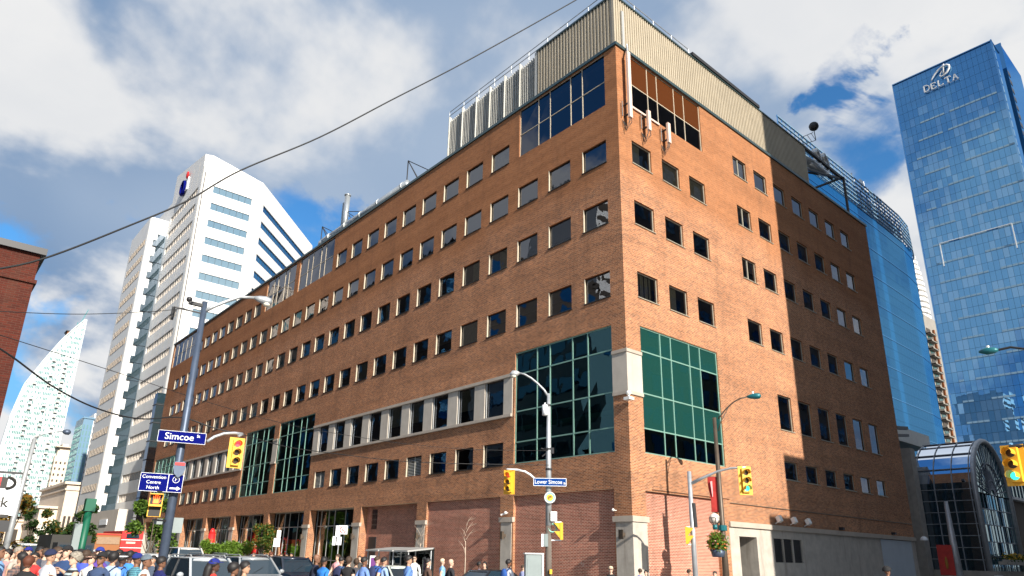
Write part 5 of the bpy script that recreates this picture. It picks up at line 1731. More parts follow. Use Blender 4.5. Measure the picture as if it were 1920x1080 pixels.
wire('sagging black wire from the left edge down to the navy pole and the red light',
     [at_d(-40, 630, 17), at_d(20, 667, 17.5), at_d(100, 725, 18.5), at_d(180, 765, 20), at_d(260, 785, 21), at_d(340, 783, 22), at_d(400, 802, 22.3), at_d(455, 815, 22.5)], .020)
wire('thin wire between the red light and the pale corner pole',
     [at_d(455, 815, 22.5), at_d(540, 838, 24), at_d(640, 852, 25.5), at_d(745, 864, 27), at_d(850, 869, 28.2), at_d(1029, 872, 29.3)], .014)
wire('thin nearly level wire across the white tower ending at the navy pole top',
     [at_d(-20, 583, 19), at_d(150, 589, 20), at_d(300, 583, 21.3), at_d(375, 573, 22)], .010)
wire('fine wire sloping from the red building across both towers to the pale corner pole',
     [at_d(-20, 622, 18), at_d(100, 660, 19), at_d(240, 705, 21), at_d(400, 757, 23), at_d(560, 800, 25), at_d(760, 832, 27.5), at_d(900, 843, 29), at_d(1029, 845, 29.3)], .009)

# ================================================================== TREES AND PLANTS
def make_tree(name, label, x, y, z0, h, R, leaf, n, size, group=None, stemr=.09, sz=1.0, leaf2=None, clear=.35, clumps=10):
    t = thing(name, label, 'tree' if h > 2.2 else 'plant', (x, y, z0), 0, group)
    cz = z0 + h * (clear + (1 - clear) / 2)
    tr = MB()
    tr.tube([(x, y, z0), (x + .05, y, z0 + h * clear), (x - .04, y + .03, z0 + h * .75)], [stemr, stemr * .75, stemr * .3], 8)
    cl = []
    for k in range(clumps):
        a = rf.uniform(0, 6.28); v = rf.uniform(-1, 1)
        rr = R * rf.uniform(.25, .72)
        c = (x + rr * math.cos(a), y + rr * math.sin(a), cz + v * (h * (1 - clear) / 2) * .72 * sz)
        shrink = 1.0 - .35 * max(0, v)
        cl.append((c, R * rf.uniform(.32, .5) * shrink))
        tr.tube([(x, y, z0 + h * clear * rf.uniform(.8, 1.1)), (x + (c[0] - x) * .5, y + (c[1] - y) * .5, (c[2] + z0 + h * clear) / 2 + .1), c], [stemr * .45, stemr * .3, stemr * .1], 5)
    P(t, 'trunk', tr, 'bark', True)
    m, m2 = MB(), MB()
    for (c, r) in cl:
        leafball(c, r, n // clumps, size, sz=.9, m=m)
        leafball(c, r * 1.05, n // clumps // 3, size, sz=.9, m=m2)
    P(t, 'crown', m, leaf, kind='stuff'); P(t, 'crown', m2, leaf2 or leaf, kind='stuff')
    return t


p = on_x(445, 1048, -3.6); p2 = on_x(412, 1046, -3.6)
make_tree('small_street_tree', 'bright green low bushy tree in front of the shop windows, right one of two', p.x, p.y, .13, 2.5, 1.7, 'leaf_bright', 3000, .09, clear=.28)
make_tree('small_street_tree', 'bright green low bushy tree behind the parked cars, left one of two', p2.x, p2.y + 2, .13, 2.5, 1.6, 'leaf_bright', 2600, .10, clear=.28)
p = on_x(486, 1048, -3.4); make_tree('small_street_tree', 'taller tree with reddish autumn leaves mixed in, right of the two low green trees', p.x, p.y, .13, 4.5, 1.35, 'leaf_mid', 2600, .09, leaf2='leaf_autumn', clear=.3)
q = at_d(258, 1030, 74); make_tree('street_tree', 'leafy green tree at the far end of the brick building beside the red bus', q.x + 1, q.y, .13, 6.6, 2.3, 'leaf_mid', 2600, .17, leaf2='leaf_bright', clear=.12)
q = at_d(128, 1030, 70); make_tree('street_tree', 'dark tree with orange leaves left of the green column', q.x - 1.2, q.y, .13, 5.0, 1.8, 'leaf_dark', 1800, .14, leaf2='leaf_autumn', clear=.15)
q = at_d(143, 1030, 66); make_tree('street_tree', 'dark green narrow tree touching the green column', q.x, q.y, .13, 5.6, 1.3, 'leaf_dark', 1800, .14, leaf2='leaf_mid', clear=.15)
q = at_d(-2, 1030, 34); make_tree('street_tree', 'dark reddish tree cut by the left edge under the car park sign', q.x, q.y, .13, 4.3, 1.3, 'leaf_autumn', 1600, .09, leaf2='leaf_dark', clear=.2)
q = at_d(52, 1030, 90); make_tree('street_tree', 'distant dark tree behind the left lamp pole', q.x, q.y, .13, 6.0, 1.3, 'leaf_dark', 900, .16, clear=.2)
# bare saplings by the wall
def bare(label, px, X, h):
    p = on_x(px, 1050, X)
    t = thing('bare_sapling', label, 'tree', (p.x, p.y, .13))
    m = MB(); rr_ = random.Random(int(px))
    m.tube([(p.x, p.y, .13), (p.x + .02, p.y, 1.6), (p.x - .02, p.y, h * .66)], [.035, .028, .02], 6)
    P(t, 'trunk', m, 'bark_pale', True)
    m = MB()
    for k in range(9):
        z = h * (.5 + .05 * k); a = rr_.uniform(0, 6.28); L = rr_.uniform(.35, .75)
        e = (p.x + L * math.cos(a) * .7, p.y + L * math.sin(a), z + L * .9)
        m.tube([(p.x, p.y, z * .97), (p.x + L * .3 * math.cos(a), p.y + L * .4 * math.sin(a), z + L * .4), e], [.013, .01, .004], 4)
        m.tube([((p.x + e[0]) / 2, (p.y + e[1]) / 2, z + L * .45), (e[0] + .15, e[1] - .2, e[2] - .05)], [.007, .003], 4)
    P(t, 'crown', m, 'bark_pale')
bare('bare young sapling standing alone before the wide brick infill', 872, -1.6, 4.1)
bare('bare twiggy sapling close to the pier right of the shelter', 787, -1.2, 3.9)
# flowers on the ledge at the right edge
FL = thing('flower_trough', 'trough of yellow flowers on the ledge right of the glass vault', 'flowers', (62, -1, 2.5))
m = MB(); m2 = MB()
for k in range(12):
    leafball((54.5 + k * 1.2, -1.0, 2.75), .45, 60, .12, m=m); leafball((54.5 + k * 1.2, -1.0, 2.95), .4, 40, .10, m=m2)
P(FL, 'foliage', m, 'leaf_mid', kind='stuff'); P(FL, 'flowers', m2, 'sign_amber', kind='stuff'); P(FL, 'trough', MB().box(54, 70, -1.25, -.7, 2.5, 2.68), 'concrete')

# ================================================================== STREET FURNITURE
p = at_d(1000, 1075, 25.5)
UC = thing('utility_cabinet', 'grey metal utility cabinet standing left of the pale corner pole', 'cabinet', (p.x, p.y, .13))
zt_ = at_d(1000, 1038, 25.5).z; r, n = face_axes(p)
a = R_(35); ax = Vector((math.cos(a), -math.sin(a), 0)); ay = Vector((math.sin(a), math.cos(a), 0))
c = Vector((p.x, p.y, (zt_ + .13) / 2))
hh = (zt_ - .13) / 2
P(UC, 'body', MB().obox(c, ax * .30, ay * .22, up * (hh - .02)), 'cabinet_grey')
P(UC, 'lid', MB().obox(c + up * (hh + .0), ax * .34, ay * .26, up * .025), 'frame_silver')
P(UC, 'corner_post', MB().obox(c + ax * .30 - ay * .22, ax * .03, ay * .03, up * hh), 'sign_white'); P(UC, 'corner_post', MB().obox(c + ax * .31 + ay * .22, ax * .03, ay * .03, up * hh), 'sign_white')
P(UC, 'door', MB().obox(c - ay * .225 - ax * .0 - up * .05, ax * .25, ay * .008, up * (hh - .12)), 'cabinet_grey')
# shelter with three light roofs
ST = thing('street_shelter', 'open street shelter with three pale roof panels before the shaded brick bay', 'shelter', (-3, 20, .13))
pa, pb = on_x(694, 1060, -3.4), on_x(776, 1060, -3.4)
ya, yb = pb.y, pa.y
zt_ = on_x(735, 1029, -3.4).z
for k in range(3):
    y0 = ya + (yb - ya) * k / 3 + .08; y1 = ya + (yb - ya) * (k + 1) / 3 - .08
    P(ST, 'roof_panel', MB().obox((-2.9, (y0 + y1) / 2, zt_ - .02), (.95, 0, .10), (0, (y1 - y0) / 2, 0), (0, 0, .045)), 'frame_silver')
    for x in (-3.7, -2.1):
        for yy in (y0 + .1,) if k else (y0 + .1,):
            P(ST, 'post', MB().tube([(x, yy, .13), (x, yy, zt_ - .06)], .04, 6), 'pole_galv')
for x in (-3.7, -2.1): P(ST, 'post', MB().tube([(x, yb - .15, .13), (x, yb - .15, zt_ - .06)], .04, 6), 'pole_galv')
P(ST, 'back_screen', MB().box(-2.02, -1.99, ya, yb, .4, 2.3), 'glass_store'); P(ST, 'bench', MB().box(-2.7, -2.3, ya + .5, yb - .5, .5, .56), 'dark_metal')
PP = thing('poster_frame', 'white framed poster panel with a purple picture beside the shelter', 'poster', (-3.9, yb - 1.2, .13))
q = on_x(700, 1050, -3.9); r, n = face_axes(q); principled('poster_purple', (0.12, 0.02, 0.16), 0.5)
o = board(PP, 'board', q - up * .3, r, n, .42, 1.1, 'sign_white'); P(o, 'picture', MB().obox(q - up * .25 - n * .02, r * .15, n * .003, up * .38), 'poster_purple')


def sign_post(label, px, X, ytop, plates, ybase=1060):
    p = on_x(px, ybase, X); t = thing('sign_post', label, 'sign', (p.x, p.y, .13))
    zt = on_x(px, ytop, X).z
    P(t, 'post', MB().tube([(p.x, p.y, .13), (p.x, p.y, zt)], .035, 6), 'pole_galv')
    r, n = face_axes(p)
    for (dx, dz, w, h, mat, ring) in plates:
        c = Vector((p.x, p.y, zt + dz)) + r * dx - n * .06
        o = board(t, 'plate', c, r, n, w, h, mat)
        if ring:
            P(o, 'red_ring', MB().tube([c - n * .02 + r * w * .36 * math.cos(a) + up * w * .36 * math.sin(a) for a in [R_(v) for v in range(0, 361, 20)]], .022, 5, cap=False), 'sign_red')
            P(o, 'letter_stroke', MB().tube([c - n * .02 + r * -.07 - up * .12, c - n * .02 + r * -.07 + up * .12, c - n * .02 + r * .05 + up * .11, c - n * .02 + r * .06 + up * .02, c - n * .02 - r * .05, c - n * .02 + r * .08 - up * .13], .014, 5), 'signal_black')
            P(o, 'red_slash', MB().bar(c - n * .022 - r * w * .25 + up * w * .25, c - n * .022 + r * w * .25 - up * w * .25, .03, .01), 'sign_red')
    return t
sign_post('white square sign with a red ring over smaller white plates, left of the shelter', 631, -4.6, 986, [(.22, -.25, .55, .55, 'sign_white', True), (-.1, -.35, .3, .7, 'sign_white', False), (.02, -.95, .3, .5, 'sign_white', False), (-.3, -.95, .2, .55, 'sign_white', False)])
sign_post('thin post with two white plates right of the reddish tree', 514, -5.2, 996, [(.08, -.2, .28, .5, 'sign_white', False), (0, -.8, .45, .6, 'sign_white', False)])
RC_ = thing('red_column', 'red round column standing among the shop windows behind the low green trees', 'column', (-1.2, 46, .13))
q = on_x(392, 1040, -1.6); RC_.location = (q.x, q.y, .13)
P(RC_, 'shaft', MB().tube([(q.x, q.y, .13), (q.x, q.y, on_x(392, 1000, -1.6).z)], .35, 12).tube([(q.x, q.y, on_x(392, 1000, -1.6).z), (q.x, q.y, on_x(392, 1000, -1.6).z + .5)], [.38, .1], 12), 'sign_red', True)
for z in (1.3, 2.4): P(RC_, 'white_band', MB().tube([(q.x, q.y, z), (q.x, q.y, z + .1)], .37, 12), 'sign_white')

# ================================================================== VEHICLES
def paint(c):
    k = 'paint_%02d_%02d_%02d' % tuple(int(v * 99) for v in c)
    if k not in MATS:
        principled(k, c, 0.28, 0.15, spec=0.6)
        MATS[k].node_tree.nodes['Principled BSDF'].inputs['Coat Weight'].default_value = .6
    return k


def loft(m, sections, mat=0, close=True):
    """sections: lists of points with equal counts"""
    n = len(sections[0]); base = len(m.v)
    for s_ in sections: m.v.extend([tuple(p) for p in s_])
    for k in range(len(sections) - 1):
        for j in range(n - (0 if close else 1)):
            a, b_ = base + k * n + j, base + k * n + (j + 1) % n
            m.f.append((a, b_, b_ + n, a + n)); m.m.append(mat)
    m.f.append(tuple(base + j for j in reversed(range(n)))); m.m.append(mat)
    m.f.append(tuple(base + (len(sections) - 1) * n + j for j in range(n))); m.m.append(mat)


CARS = {  # L, W, belt, roof, hood length, hood z, rear deck, wheel r
    'suv': dict(L=4.7, W=1.86, belt=1.05, roof=1.70, hood=1.15, hz=1.0, tail=.12, wr=.36, rear=1.0),
    'sedan': dict(L=4.6, W=1.80, belt=.92, roof=1.42, hood=1.15, hz=.90, tail=.95, wr=.32, rear=.95),
    'van': dict(L=5.2, W=1.95, belt=1.15, roof=2.0, hood=.65, hz=1.08, tail=.05, wr=.34, rear=1.1),
}


def make_car(label, x, y, yaw, kind, col, cat='car', group=None, rails=False, scale=1.0, name='parked_car'):
    K = CARS[kind]
    t = thing(name, label, cat, (x, y, 0.0), yaw, group)
    t.scale = (scale,) * 3
    L, W, belt, roof = K['L'], K['W'], K['belt'], K['roof']
    hw = W / 2
    def sec(px, w, zb, zt):
        return [(px, -w * .80, zb), (px, -w, zb + .18), (px, -w, zt - .16), (px, -w * .93, zt), (px, w * .93, zt), (px, w, zt - .16), (px, w, zb + .18), (px, w * .80, zb)]
    xf, xr = L / 2, -L / 2
    wsx = xf - K['hood']              # windscreen foot
    dkx = xr + K['tail']
    m = MB()
    secs = [sec(xr, hw * .86, .42, K['rear'] - .15), sec(xr + .12, hw * .95, .30, K['rear']), sec(dkx + .3, hw, .26, belt), sec(0, hw, .25, belt), sec(wsx - .1, hw, .26, belt),
            sec(wsx + .1, hw * .99, .26, K['hz']), sec(xf - .35, hw * .95, .27, K['hz'] - .08), sec(xf - .08, hw * .86, .33, K['hz'] - .22), sec(xf, hw * .78, .42, K['hz'] - .36)]
    loft(m, secs)
    P_ = lambda nm, mb, mt, sm=False, par=t: obj(nm, mb.mesh(nm, [mt] if isinstance(mt, str) else mt, sm), par)
    pm = paint(col)
    body = P_('body', m, pm)
    bev = body.modifiers.new('bevel', 'BEVEL'); bev.width = .04; bev.segments = 2; bev.limit_method = 'ANGLE'; bev.angle_limit = R_(25)
    # glasshouse
    rf_x, rr_x = wsx - .75, (dkx + .45 if kind != 'sedan' else dkx + .65)
    b0x = dkx + .05
    wb, wt = hw * .90, hw * .70
    gb = [(wsx, -wb, belt - .02), (wsx, wb, belt - .02), (b0x, wb, belt - .02), (b0x, -wb, belt - .02)]
    gt = [(rf_x, -wt, roof - .05), (rf_x, wt, roof - .05), (rr_x, wt, roof - .05), (rr_x, -wt, roof - .05)]
    m = MB()
    for a in range(4):
        b_ = (a + 1) % 4
        m.face([gb[a], gt[a], gt[b_], gb[b_]])
    P_('windows', m, 'car_glass')
    m = MB()
    secs = []
    for (sx, w, z) in ((rf_x + .12, wt * .92, roof - .075), (rf_x - .15, wt * 1.02, roof - .02), ((rf_x + rr_x) / 2, wt * 1.04, roof), (rr_x + .15, wt * 1.02, roof - .03), (rr_x - .1, wt * .95, roof - .08)):
        secs.append([(sx, -w, z - .06), (sx, -w * .86, z - .01), (sx, 0, z + .015), (sx, w * .86, z - .01), (sx, w, z - .06), (sx, 0, z - .08)])
    loft(m, secs)
    P_('roof', m, pm, True)
    for a in range(4):
        P_('pillar', MB().bar(gb[a], gt[a], .075, .06), pm)
    mid = (rf_x + rr_x) / 2 + .1
    for s_ in (-1, 1):
        P_('pillar', MB().bar((mid + .05, s_ * wb, belt), (mid, s_ * wt, roof - .06), .07, .03), 'dark_metal')
        if kind != 'sedan':
            P_('pillar', MB().bar((rr_x - .0, s_ * wb, belt), (rr_x + .3, s_ * wt, roof - .06), .10, .04), pm)
        P_('chrome_line', MB().bar((wsx - .1, s_ * (wb + .05), belt + .005), (b0x + .1, s_ * (wb + .05), belt + .005), .025, .02), 'chrome')
        P_('mirror', MB().ball((wsx - .35, s_ * (hw + .12), belt + .08), .12, sx=.6, sy=1.0, sz=.75, nu=8, nv=6), pm, True)
        hl = MB(); hl.obox((xf - .12, s_ * hw * .64, K['hz'] - .26), (.10, -.04 * s_, 0), (0, .16, 0), (0, 0, .07)); P_('headlight', hl, 'headlight')
        P_('taillight', MB().obox((xr + .05, s_ * hw * .78, K['rear'] - .2), (.05, 0, 0), (0, .10, 0), (0, 0, .12)), 'taillight')
        if rails: P_('roof_rail', MB().tube([(rf_x - .05, s_ * wt * .9, roof - .02), (rf_x - .2, s_ * wt * .9, roof + .06), (rr_x + .3, s_ * wt * .9, roof + .05), (rr_x + .1, s_ * wt * .9, roof - .02)], .022, 6), 'frame_silver')
        P_('door_handle', MB().box(mid + .25, mid + .42, s_ * (hw + .0), s_ * (hw + .03), belt - .17, belt - .13), 'chrome')
        for wx in (xf - .85, xr + .85):
            wl = P_('wheel', MB().tube([(wx, s_ * (hw - .2), K['wr']), (wx, s_ * (hw + .01), K['wr'])], K['wr'], 16), 'tyre')
            P_('rim', MB().tube([(wx, s_ * (hw - .18), K['wr']), (wx, s_ * (hw + .02), K['wr'])], K['wr'] * .6, 10), 'frame_silver', False, wl)
    g_ = MB()
    for k in range(7): g_.box(xf - .03, xf + .02, -.42 + k * .125, -.36 + k * .125, K['hz'] - .50, K['hz'] - .30)
    P_('grille', g_, 'dark_metal'); P_('bumper', MB().box(xf - .2, xf + .04, -hw * .8, hw * .8, .32, .46), 'dark_metal')
    P_('number_plate', MB().box(xf + .04, xf + .055, -.15, .15, .45, .57), 'sign_white')
    m = MB(); m.bar((wsx - .02, -.3, belt), (wsx - .28, .2, belt + .25), .012); P_('wiper', m, 'dark_metal')
    return t


QG = 'vehicles queuing on the street beside the brick building'
SOUTH = -math.pi / 2
def car_px(label, px, X, kind, col, dy=0.0, **kw):
    p = on_x(px, 1050, X)
    return make_car(label, X, p.y + dy, SOUTH + kw.pop('turn', 0), kind, col, group=QG, **kw)
car_px('silver SUV with roof rails at the front of the queue beside the navy pole', 383, -18.2, 'suv', (.42, .45, .48), rails=True, turn=.05)
car_px('silver car behind the leading silver SUV, partly hidden by the navy pole', 352, -17.6, 'suv', (.45, .47, .48), 4.5)
car_px('grey SUV with dark windscreen in the middle lane, its grille towards the crossing', 470, -15.0, 'suv', (.30, .32, .34), rails=True)
car_px('dark navy SUV with chrome window line at the front of the third lane', 545, -11.9, 'suv', (.012, .018, .035), rails=False)
car_px('dark brown estate behind the navy SUV', 560, -10.6, 'suv', (.06, .025, .02), 3.5)
car_px('dark SUV behind the grey one, only its roof showing', 425, -14.6, 'suv', (.03, .03, .035), 2.0, rails=True)
car_px('white van farther back between the pole and the red column', 342, -11.8, 'van', (.62, .62, .60), cat='van')
car_px('dark police style car with red lights behind the leading silver cars', 308, -17.0, 'sedan', (.03, .035, .05), scale=1.05)
car_px('beige sedan behind the navy pole', 410, -17.9, 'sedan', (.35, .30, .22), 9.0)
car_px('pale green white sedan half hidden by walkers before the shelter', 742, -8.6, 'sedan', (.55, .60, .55), scale=1.0)
car_px('black SUV at the kerb in front of the wide brick infill', 925, -5.2 - 2.0, 'sedan', (.012, .012, .014), turn=math.pi / 2)
car_px('white van at far left behind the crowd', 46, -18.6, 'van', (.65, .66, .66), cat='van')
car_px('white car in the distance left of the dark truck', 88, -17.4, 'suv', (.6, .6, .6), 4)
car_px('grey car in the distance behind the crowd at left', 70, -14.0, 'sedan', (.3, .32, .33), 8)
car_px('small white car in front of the red bus', 168, -15.2, 'suv', (.6, .6, .6))
# black box truck
p = on_x(127, 1040, -18.4)
t = thing('box_truck', 'black box truck in the queue left of the green column', 'truck', (-18.4, p.y, 0), 0, QG)
y0 = p.y
P(t, 'cargo_box', MB().box(-19.4, -17.3, y0, y0 + 5, .8, 2.55), 'signal_black'); P(t, 'cab', MB().prism([(-19.3, y0 - 1.7), (-17.4, y0 - 1.7), (-17.4, y0 - .05), (-19.3, y0 - .05)], .5, 2.1), 'dark_metal')
P(t, 'windscreen', MB().obox((-18.35, y0 - 1.73, 1.65), (.85, 0, 0), (0, .02, 0), (0, 0, .33)), 'car_glass'); P(t, 'white_sticker', MB().box(-18.2, -17.6, y0 - .03, y0 - .01, 2.15, 2.45), 'sign_white')
for x in (-19.2, -17.6):
    for yy in (y0 - .9, y0 + 3.8): P(t, 'wheel', MB().tube([(x, yy, .45), (x + .25, yy, .45)], .45, 12), 'tyre')
# red double deck bus and brown coach beside it
p = on_y(228, 1040, 62)
bx = p.x
t = thing('red_bus', 'bright red double deck bus seen from behind near the far trees', 'bus', (bx, 62, 0), 0, QG)
w2 = 1.05; zt_ = on_y(228, 995, 62).z
P(t, 'body', MB().box(bx - .3, bx + 2 * w2 - .3, 62, 71, .45, zt_), 'sign_red')
P(t, 'upper_window', MB().box(bx + .15, bx + 1.4, 61.95, 62, zt_ - .75, zt_ - .3), 'car_glass'); P(t, 'white_stripe', MB().box(bx - .32, bx + 2 * w2 - .28, 61.96, 62, zt_ - .95, zt_ - .88).box(bx - .32, bx + 2 * w2 - .28, 61.94, 61.99, zt_ - 1.75, zt_ - 1.68), 'sign_white')
P(t, 'rear_sign', MB().box(bx + .2, bx + 1.1, 61.93, 61.98, zt_ - 1.3, zt_ - 1.1), 'stone_cream'); P(t, 'lower_window', MB().box(bx, bx + 1.5, 61.93, 62, 1.0, 1.45), 'car_glass'); P(t, 'beacon', MB().ball((bx + .8, 62.3, zt_ + .08), .15), 'sign_red')
for x in (bx - .2, bx + 1.5): P(t, 'wheel', MB().tube([(x, 63.5, .5), (x + .25, 63.5, .5)], .5, 12), 'tyre')
t = thing('brown_coach', 'brown and cream coach with large side windows just left of the red bus', 'coach', (bx - 2.6, 60, 0), 0, QG)
P(t, 'body', MB().box(bx - 3.1, bx - .8, 60, 69, .4, zt_ - .35), 'soffit_brown'); P(t, 'side_window', MB().box(bx - 3.0, bx - .9, 59.95, 60, zt_ - 1.4, zt_ - .7), 'blind_brown'); P(t, 'roof_rail', MB().box(bx - 3.12, bx - .78, 59.94, 60, zt_ - .5, zt_ - .4), 'sign_red')
P(t, 'windscreen', MB().box(bx - 2.9, bx - 1.0, 59.94, 59.99, 1.0, 1.5), 'car_glass')
for x in (bx - 3.0, bx - 1.1): P(t, 'wheel', MB().tube([(x, 61.5, .5), (x + .25, 61.5, .5)], .5, 12), 'tyre')

# ================================================================== PEOPLE
BODY = {}
HEAD = [(1.512, .022, .078, -.030), (1.522, .036, .088, .0), (1.540, .050, .094, .030), (1.560, .060, .094, .052), (1.580, .066, .091, .068), (1.602, .071, .089, .080), (1.625, .075, .086, .089),
        (1.648, .078, .084, .096), (1.672, .080, .092, .100), (1.698, .079, .089, .100), (1.722, .073, .077, .092), (1.744, .059, .058, .074), (1.760, .036, .034, .046), (1.768, .010, .008, .014)]


def add_head(me):
    import bmesh
    bm = bmesh.new(); bm.from_mesh(me)
    N = 24; rings = []
    for (z, w, f, b_) in HEAD:
        ring = []
        for k in range(N):
            a = 2 * math.pi * k / N
            ca, sa = math.cos(a), math.sin(a)
            x = (f if ca > 0 else b_) * (abs(ca) ** .85) * (1 if ca > 0 else -1)
            y = w * (abs(sa) ** .9) * (1 if sa > 0 else -1)
            front = max(0.0, ca)
            if k in (0,): x += {1.580: .010, 1.602: .030, 1.625: .022, 1.648: .010}.get(z, 0)      # nose
            if k in (1, N - 1): x += {1.602: .010, 1.625: .004, 1.648: -.006}.get(z, 0)
            if k in (2, N - 2): x += {1.648: -.008}.get(z, 0)                                       # eye hollows
            if k in (0, 1, N - 1): x += {1.560: .003, 1.522: .004}.get(z, 0)
            ring.append(bm.verts.new((x, y, z)))
        rings.append(ring)
    for r0, r1 in zip(rings, rings[1:]):
        for k in range(N):
            bm.faces.new((r0[k], r0[(k + 1) % N], r1[(k + 1) % N], r1[k]))
    bm.faces.new(rings[-1]); bm.faces.new(rings[0][::-1])
    for s_ in (-1, 1):           # ears
        r_ = bmesh.ops.create_icosphere(bm, subdivisions=1, radius=.03)
        for v in r_['verts']: v.co = Vector((v.co.x * .6 - .005, v.co.y * .35 + s_ * .082, v.co.z * 1.0 + 1.632))
    bm.to_mesh(me); bm.free()




def body_mesh(pose):
    """one continuous figure (1.75 m, facing +X) grown from joints with a skin modifier"""
    if pose in BODY: return BODY[pose]
    J, E_, Rr = [], [], []
    def j(p, r, par=None, ry=None):
        J.append(p); Rr.append((r, ry or r))
        if par is not None: E_.append((par, len(J) - 1))
        return len(J) - 1
    pel = j((0, 0, .96), .125, None, .155)
    sp_ = j((.01, 0, 1.10), .105, pel, .135)
    chs = j((.015, 0, 1.28), .115, sp_, .165)
    up_ = j((0, 0, 1.40), .085, chs, .14)
    nk = j((.0, 0, 1.485), .041, up_)
    j((.008, 0, 1.60), .040, nk)
    st = {'walk': .22, 'walk2': -.22}.get(pose, .03)
    for s_ in (-1, 1):
        hp = j((0, s_ * .09, .90), .095, pel)
        f = st * s_
        kn = j((f * .75 + .03, s_ * .095, .51), .060, hp)
        an = j((f * 1.35 - (.05 if f < 0 else 0), s_ * .095, .10 + (.03 if f < -.1 else 0)), .042, kn)
        hl = j((f * 1.35 - .02 - (.05 if f < 0 else 0), s_ * .10, .045 + (.03 if f < -.1 else 0)), .040, an)
        j((f * 1.35 + .17 - (.05 if f < 0 else 0), s_ * .11, .035), .032, hl)
        shd = j((0, s_ * .175, 1.385), .062, up_)
        if pose == 'phone':
            el, wr = (.06, s_ * .22, 1.12), (.30, s_ * .10, 1.27)
        elif pose == 'fold':
            el, wr = (.04, s_ * .24, 1.12), (.22, s_ * .02, 1.15)
        elif pose in ('walk', 'walk2'):
            g_ = -st * s_
            el, wr = (g_ * .45 - .03, s_ * .225, 1.12), (g_ * .95 + .08, s_ * .22, .90)
        elif pose == 'arm_up' and s_ == 1:
            el, wr = (.20, .22, 1.30), (.22, .14, 1.52)
        elif pose == 'ride':
            el, wr = (.22, s_ * .24, 1.18), (.46, s_ * .2, 1.12)
        else:
            el, wr = (-.02, s_ * .225, 1.12), (.04, s_ * .23, .88)
        e_ = j(el, .043, shd); w_ = j(wr, .029, e_)
        d = (Vector(wr) - Vector(el)).normalized()
        side = Vector((0, 1, 0)); side = (side - d * side.dot(d)).normalized()
        curl = d.cross(side) * -1
        pl = j(tuple(Vector(wr) + d * .055), .030, w_)
        for k, (off, ln) in enumerate(((-.030, .070), (-.010, .085), (.010, .080), (.028, .062))):
            b0 = Vector(wr) + d * .10 + side * off
            a = j(tuple(b0), .0085, pl)
            q = j(tuple(b0 + d * ln * .5 + curl * .008), .008, a)
            j(tuple(b0 + d * ln * .85 + curl * .03), .0065, q)
        th = j(tuple(Vector(wr) + d * .045 + side * -.040 * s_ + curl * .015), .010, pl)
        j(tuple(Vector(wr) + d * .095 + side * -.050 * s_ + curl * .03), .008, th)
    me = bpy.data.meshes.new('figure')
    me.from_pydata(J, E_, [])
    ob = bpy.data.objects.new('figure_tmp', me)
    COL.objects.link(ob)
    sk = ob.modifiers.new('skin', 'SKIN')
    sk.use_smooth_shade = True
    sk.branch_smoothing = .6
    layer = me.skin_vertices[0].data if me.skin_vertices else None
    if layer is None:
        bpy.context.view_layer.objects.active = ob
        bpy.ops.mesh.customdata_skin_add()
        layer = me.skin_vertices[0].data
    for i, (a, b_) in enumerate(Rr):
        kk = 1.0 if a < .02 else (1.30 if a > .07 else 1.2)
        layer[i].radius = (a * kk, b_ * kk)
        layer[i].use_root = (i == 0)
    ss = ob.modifiers.new('sub', 'SUBSURF'); ss.levels = 1; ss.render_levels = 1
    dg = bpy.context.evaluated_depsgraph_get()
    out = bpy.data.meshes.new_from_object(ob.evaluated_get(dg))
    bpy.data.objects.remove(ob)
    add_head(out)
    out.name = 'body'
    for nm in ('skin_mid', 'skin_mid', 'skin_mid', 'skin_mid', 'skin_mid', 'skin_mid'): out.materials.append(M(nm))
    idx = []
    E3 = [(Vector(J[a]), Vector(J[b_]), a, b_) for a, b_ in E_]
    for p_ in out.polygons:
        c_ = p_.center
        if abs(c_.y) > .165 + .0 and c_.z > .6 or (pose in ('phone', 'fold', 'arm_up', 'ride') and c_.x > .13 and c_.z < 1.57 and c_.z > .9):
            # arm: measure along shoulder-elbow-wrist by nearest bone
            best, bi = 9, None
            for (a, b_, ia, ib) in E3:
                ab = b_ - a; tt = max(0, min(1, (c_ - a).dot(ab) / max(ab.length_squared, 1e-9)))
                dd = (a + ab * tt - c_).length
                if dd < best: best, bi = dd, (ia, ib, tt)
            ia, ib, tt = bi
            sgn = [q for q in range(len(J)) if abs(Rr[q][0] - .043) < 1e-6]      # elbows
            wrs = [q for q in range(len(J)) if abs(Rr[q][0] - .029) < 1e-6]
            if ib in sgn: idx.append(2 if tt < .62 else 3)
            elif ib in wrs: idx.append(3)
            elif ia in wrs or Rr[ib][0] < .031: idx.append(0)
            else: idx.append(1)
        elif c_.z > 1.462: idx.append(0)
        elif c_.z > .93: idx.append(1)
        elif c_.z > .085: idx.append(4)
        else: idx.append(5)
    out.polygons.foreach_set('material_index', idx)
    out.polygons.foreach_set('use_smooth', [True] * len(out.polygons))
    BODY[pose] = out
    return out


principled('skin_mid', (0.45, 0.26, 0.17), 0.6); principled('skin_light', (0.58, 0.37, 0.27), 0.6); principled('skin_brown', (0.20, 0.095, 0.055), 0.6); principled('skin_dark', (0.09, 0.045, 0.03), 0.6)
principled('hair_black', (0.012, 0.010, 0.010), 0.6); principled('hair_brown', (0.05, 0.028, 0.016), 0.7); principled('hair_red', (0.10, 0.028, 0.012), 0.7)
principled('hair_grey', (0.25, 0.22, 0.18), 0.8, var=.4, vs=40); principled('hair_blond', (0.60, 0.50, 0.34), 0.7, var=.2, vs=40)
CL = {}


def cloth(c):
    if isinstance(c, str): return M(c)
    k = 'cloth_%02d_%02d_%02d' % tuple(int(v * 99) for v in c)
    if k not in MATS: principled(k, c, 0.9, var=0.18, vs=7, bump=.35, bs=22)
    return M(k)


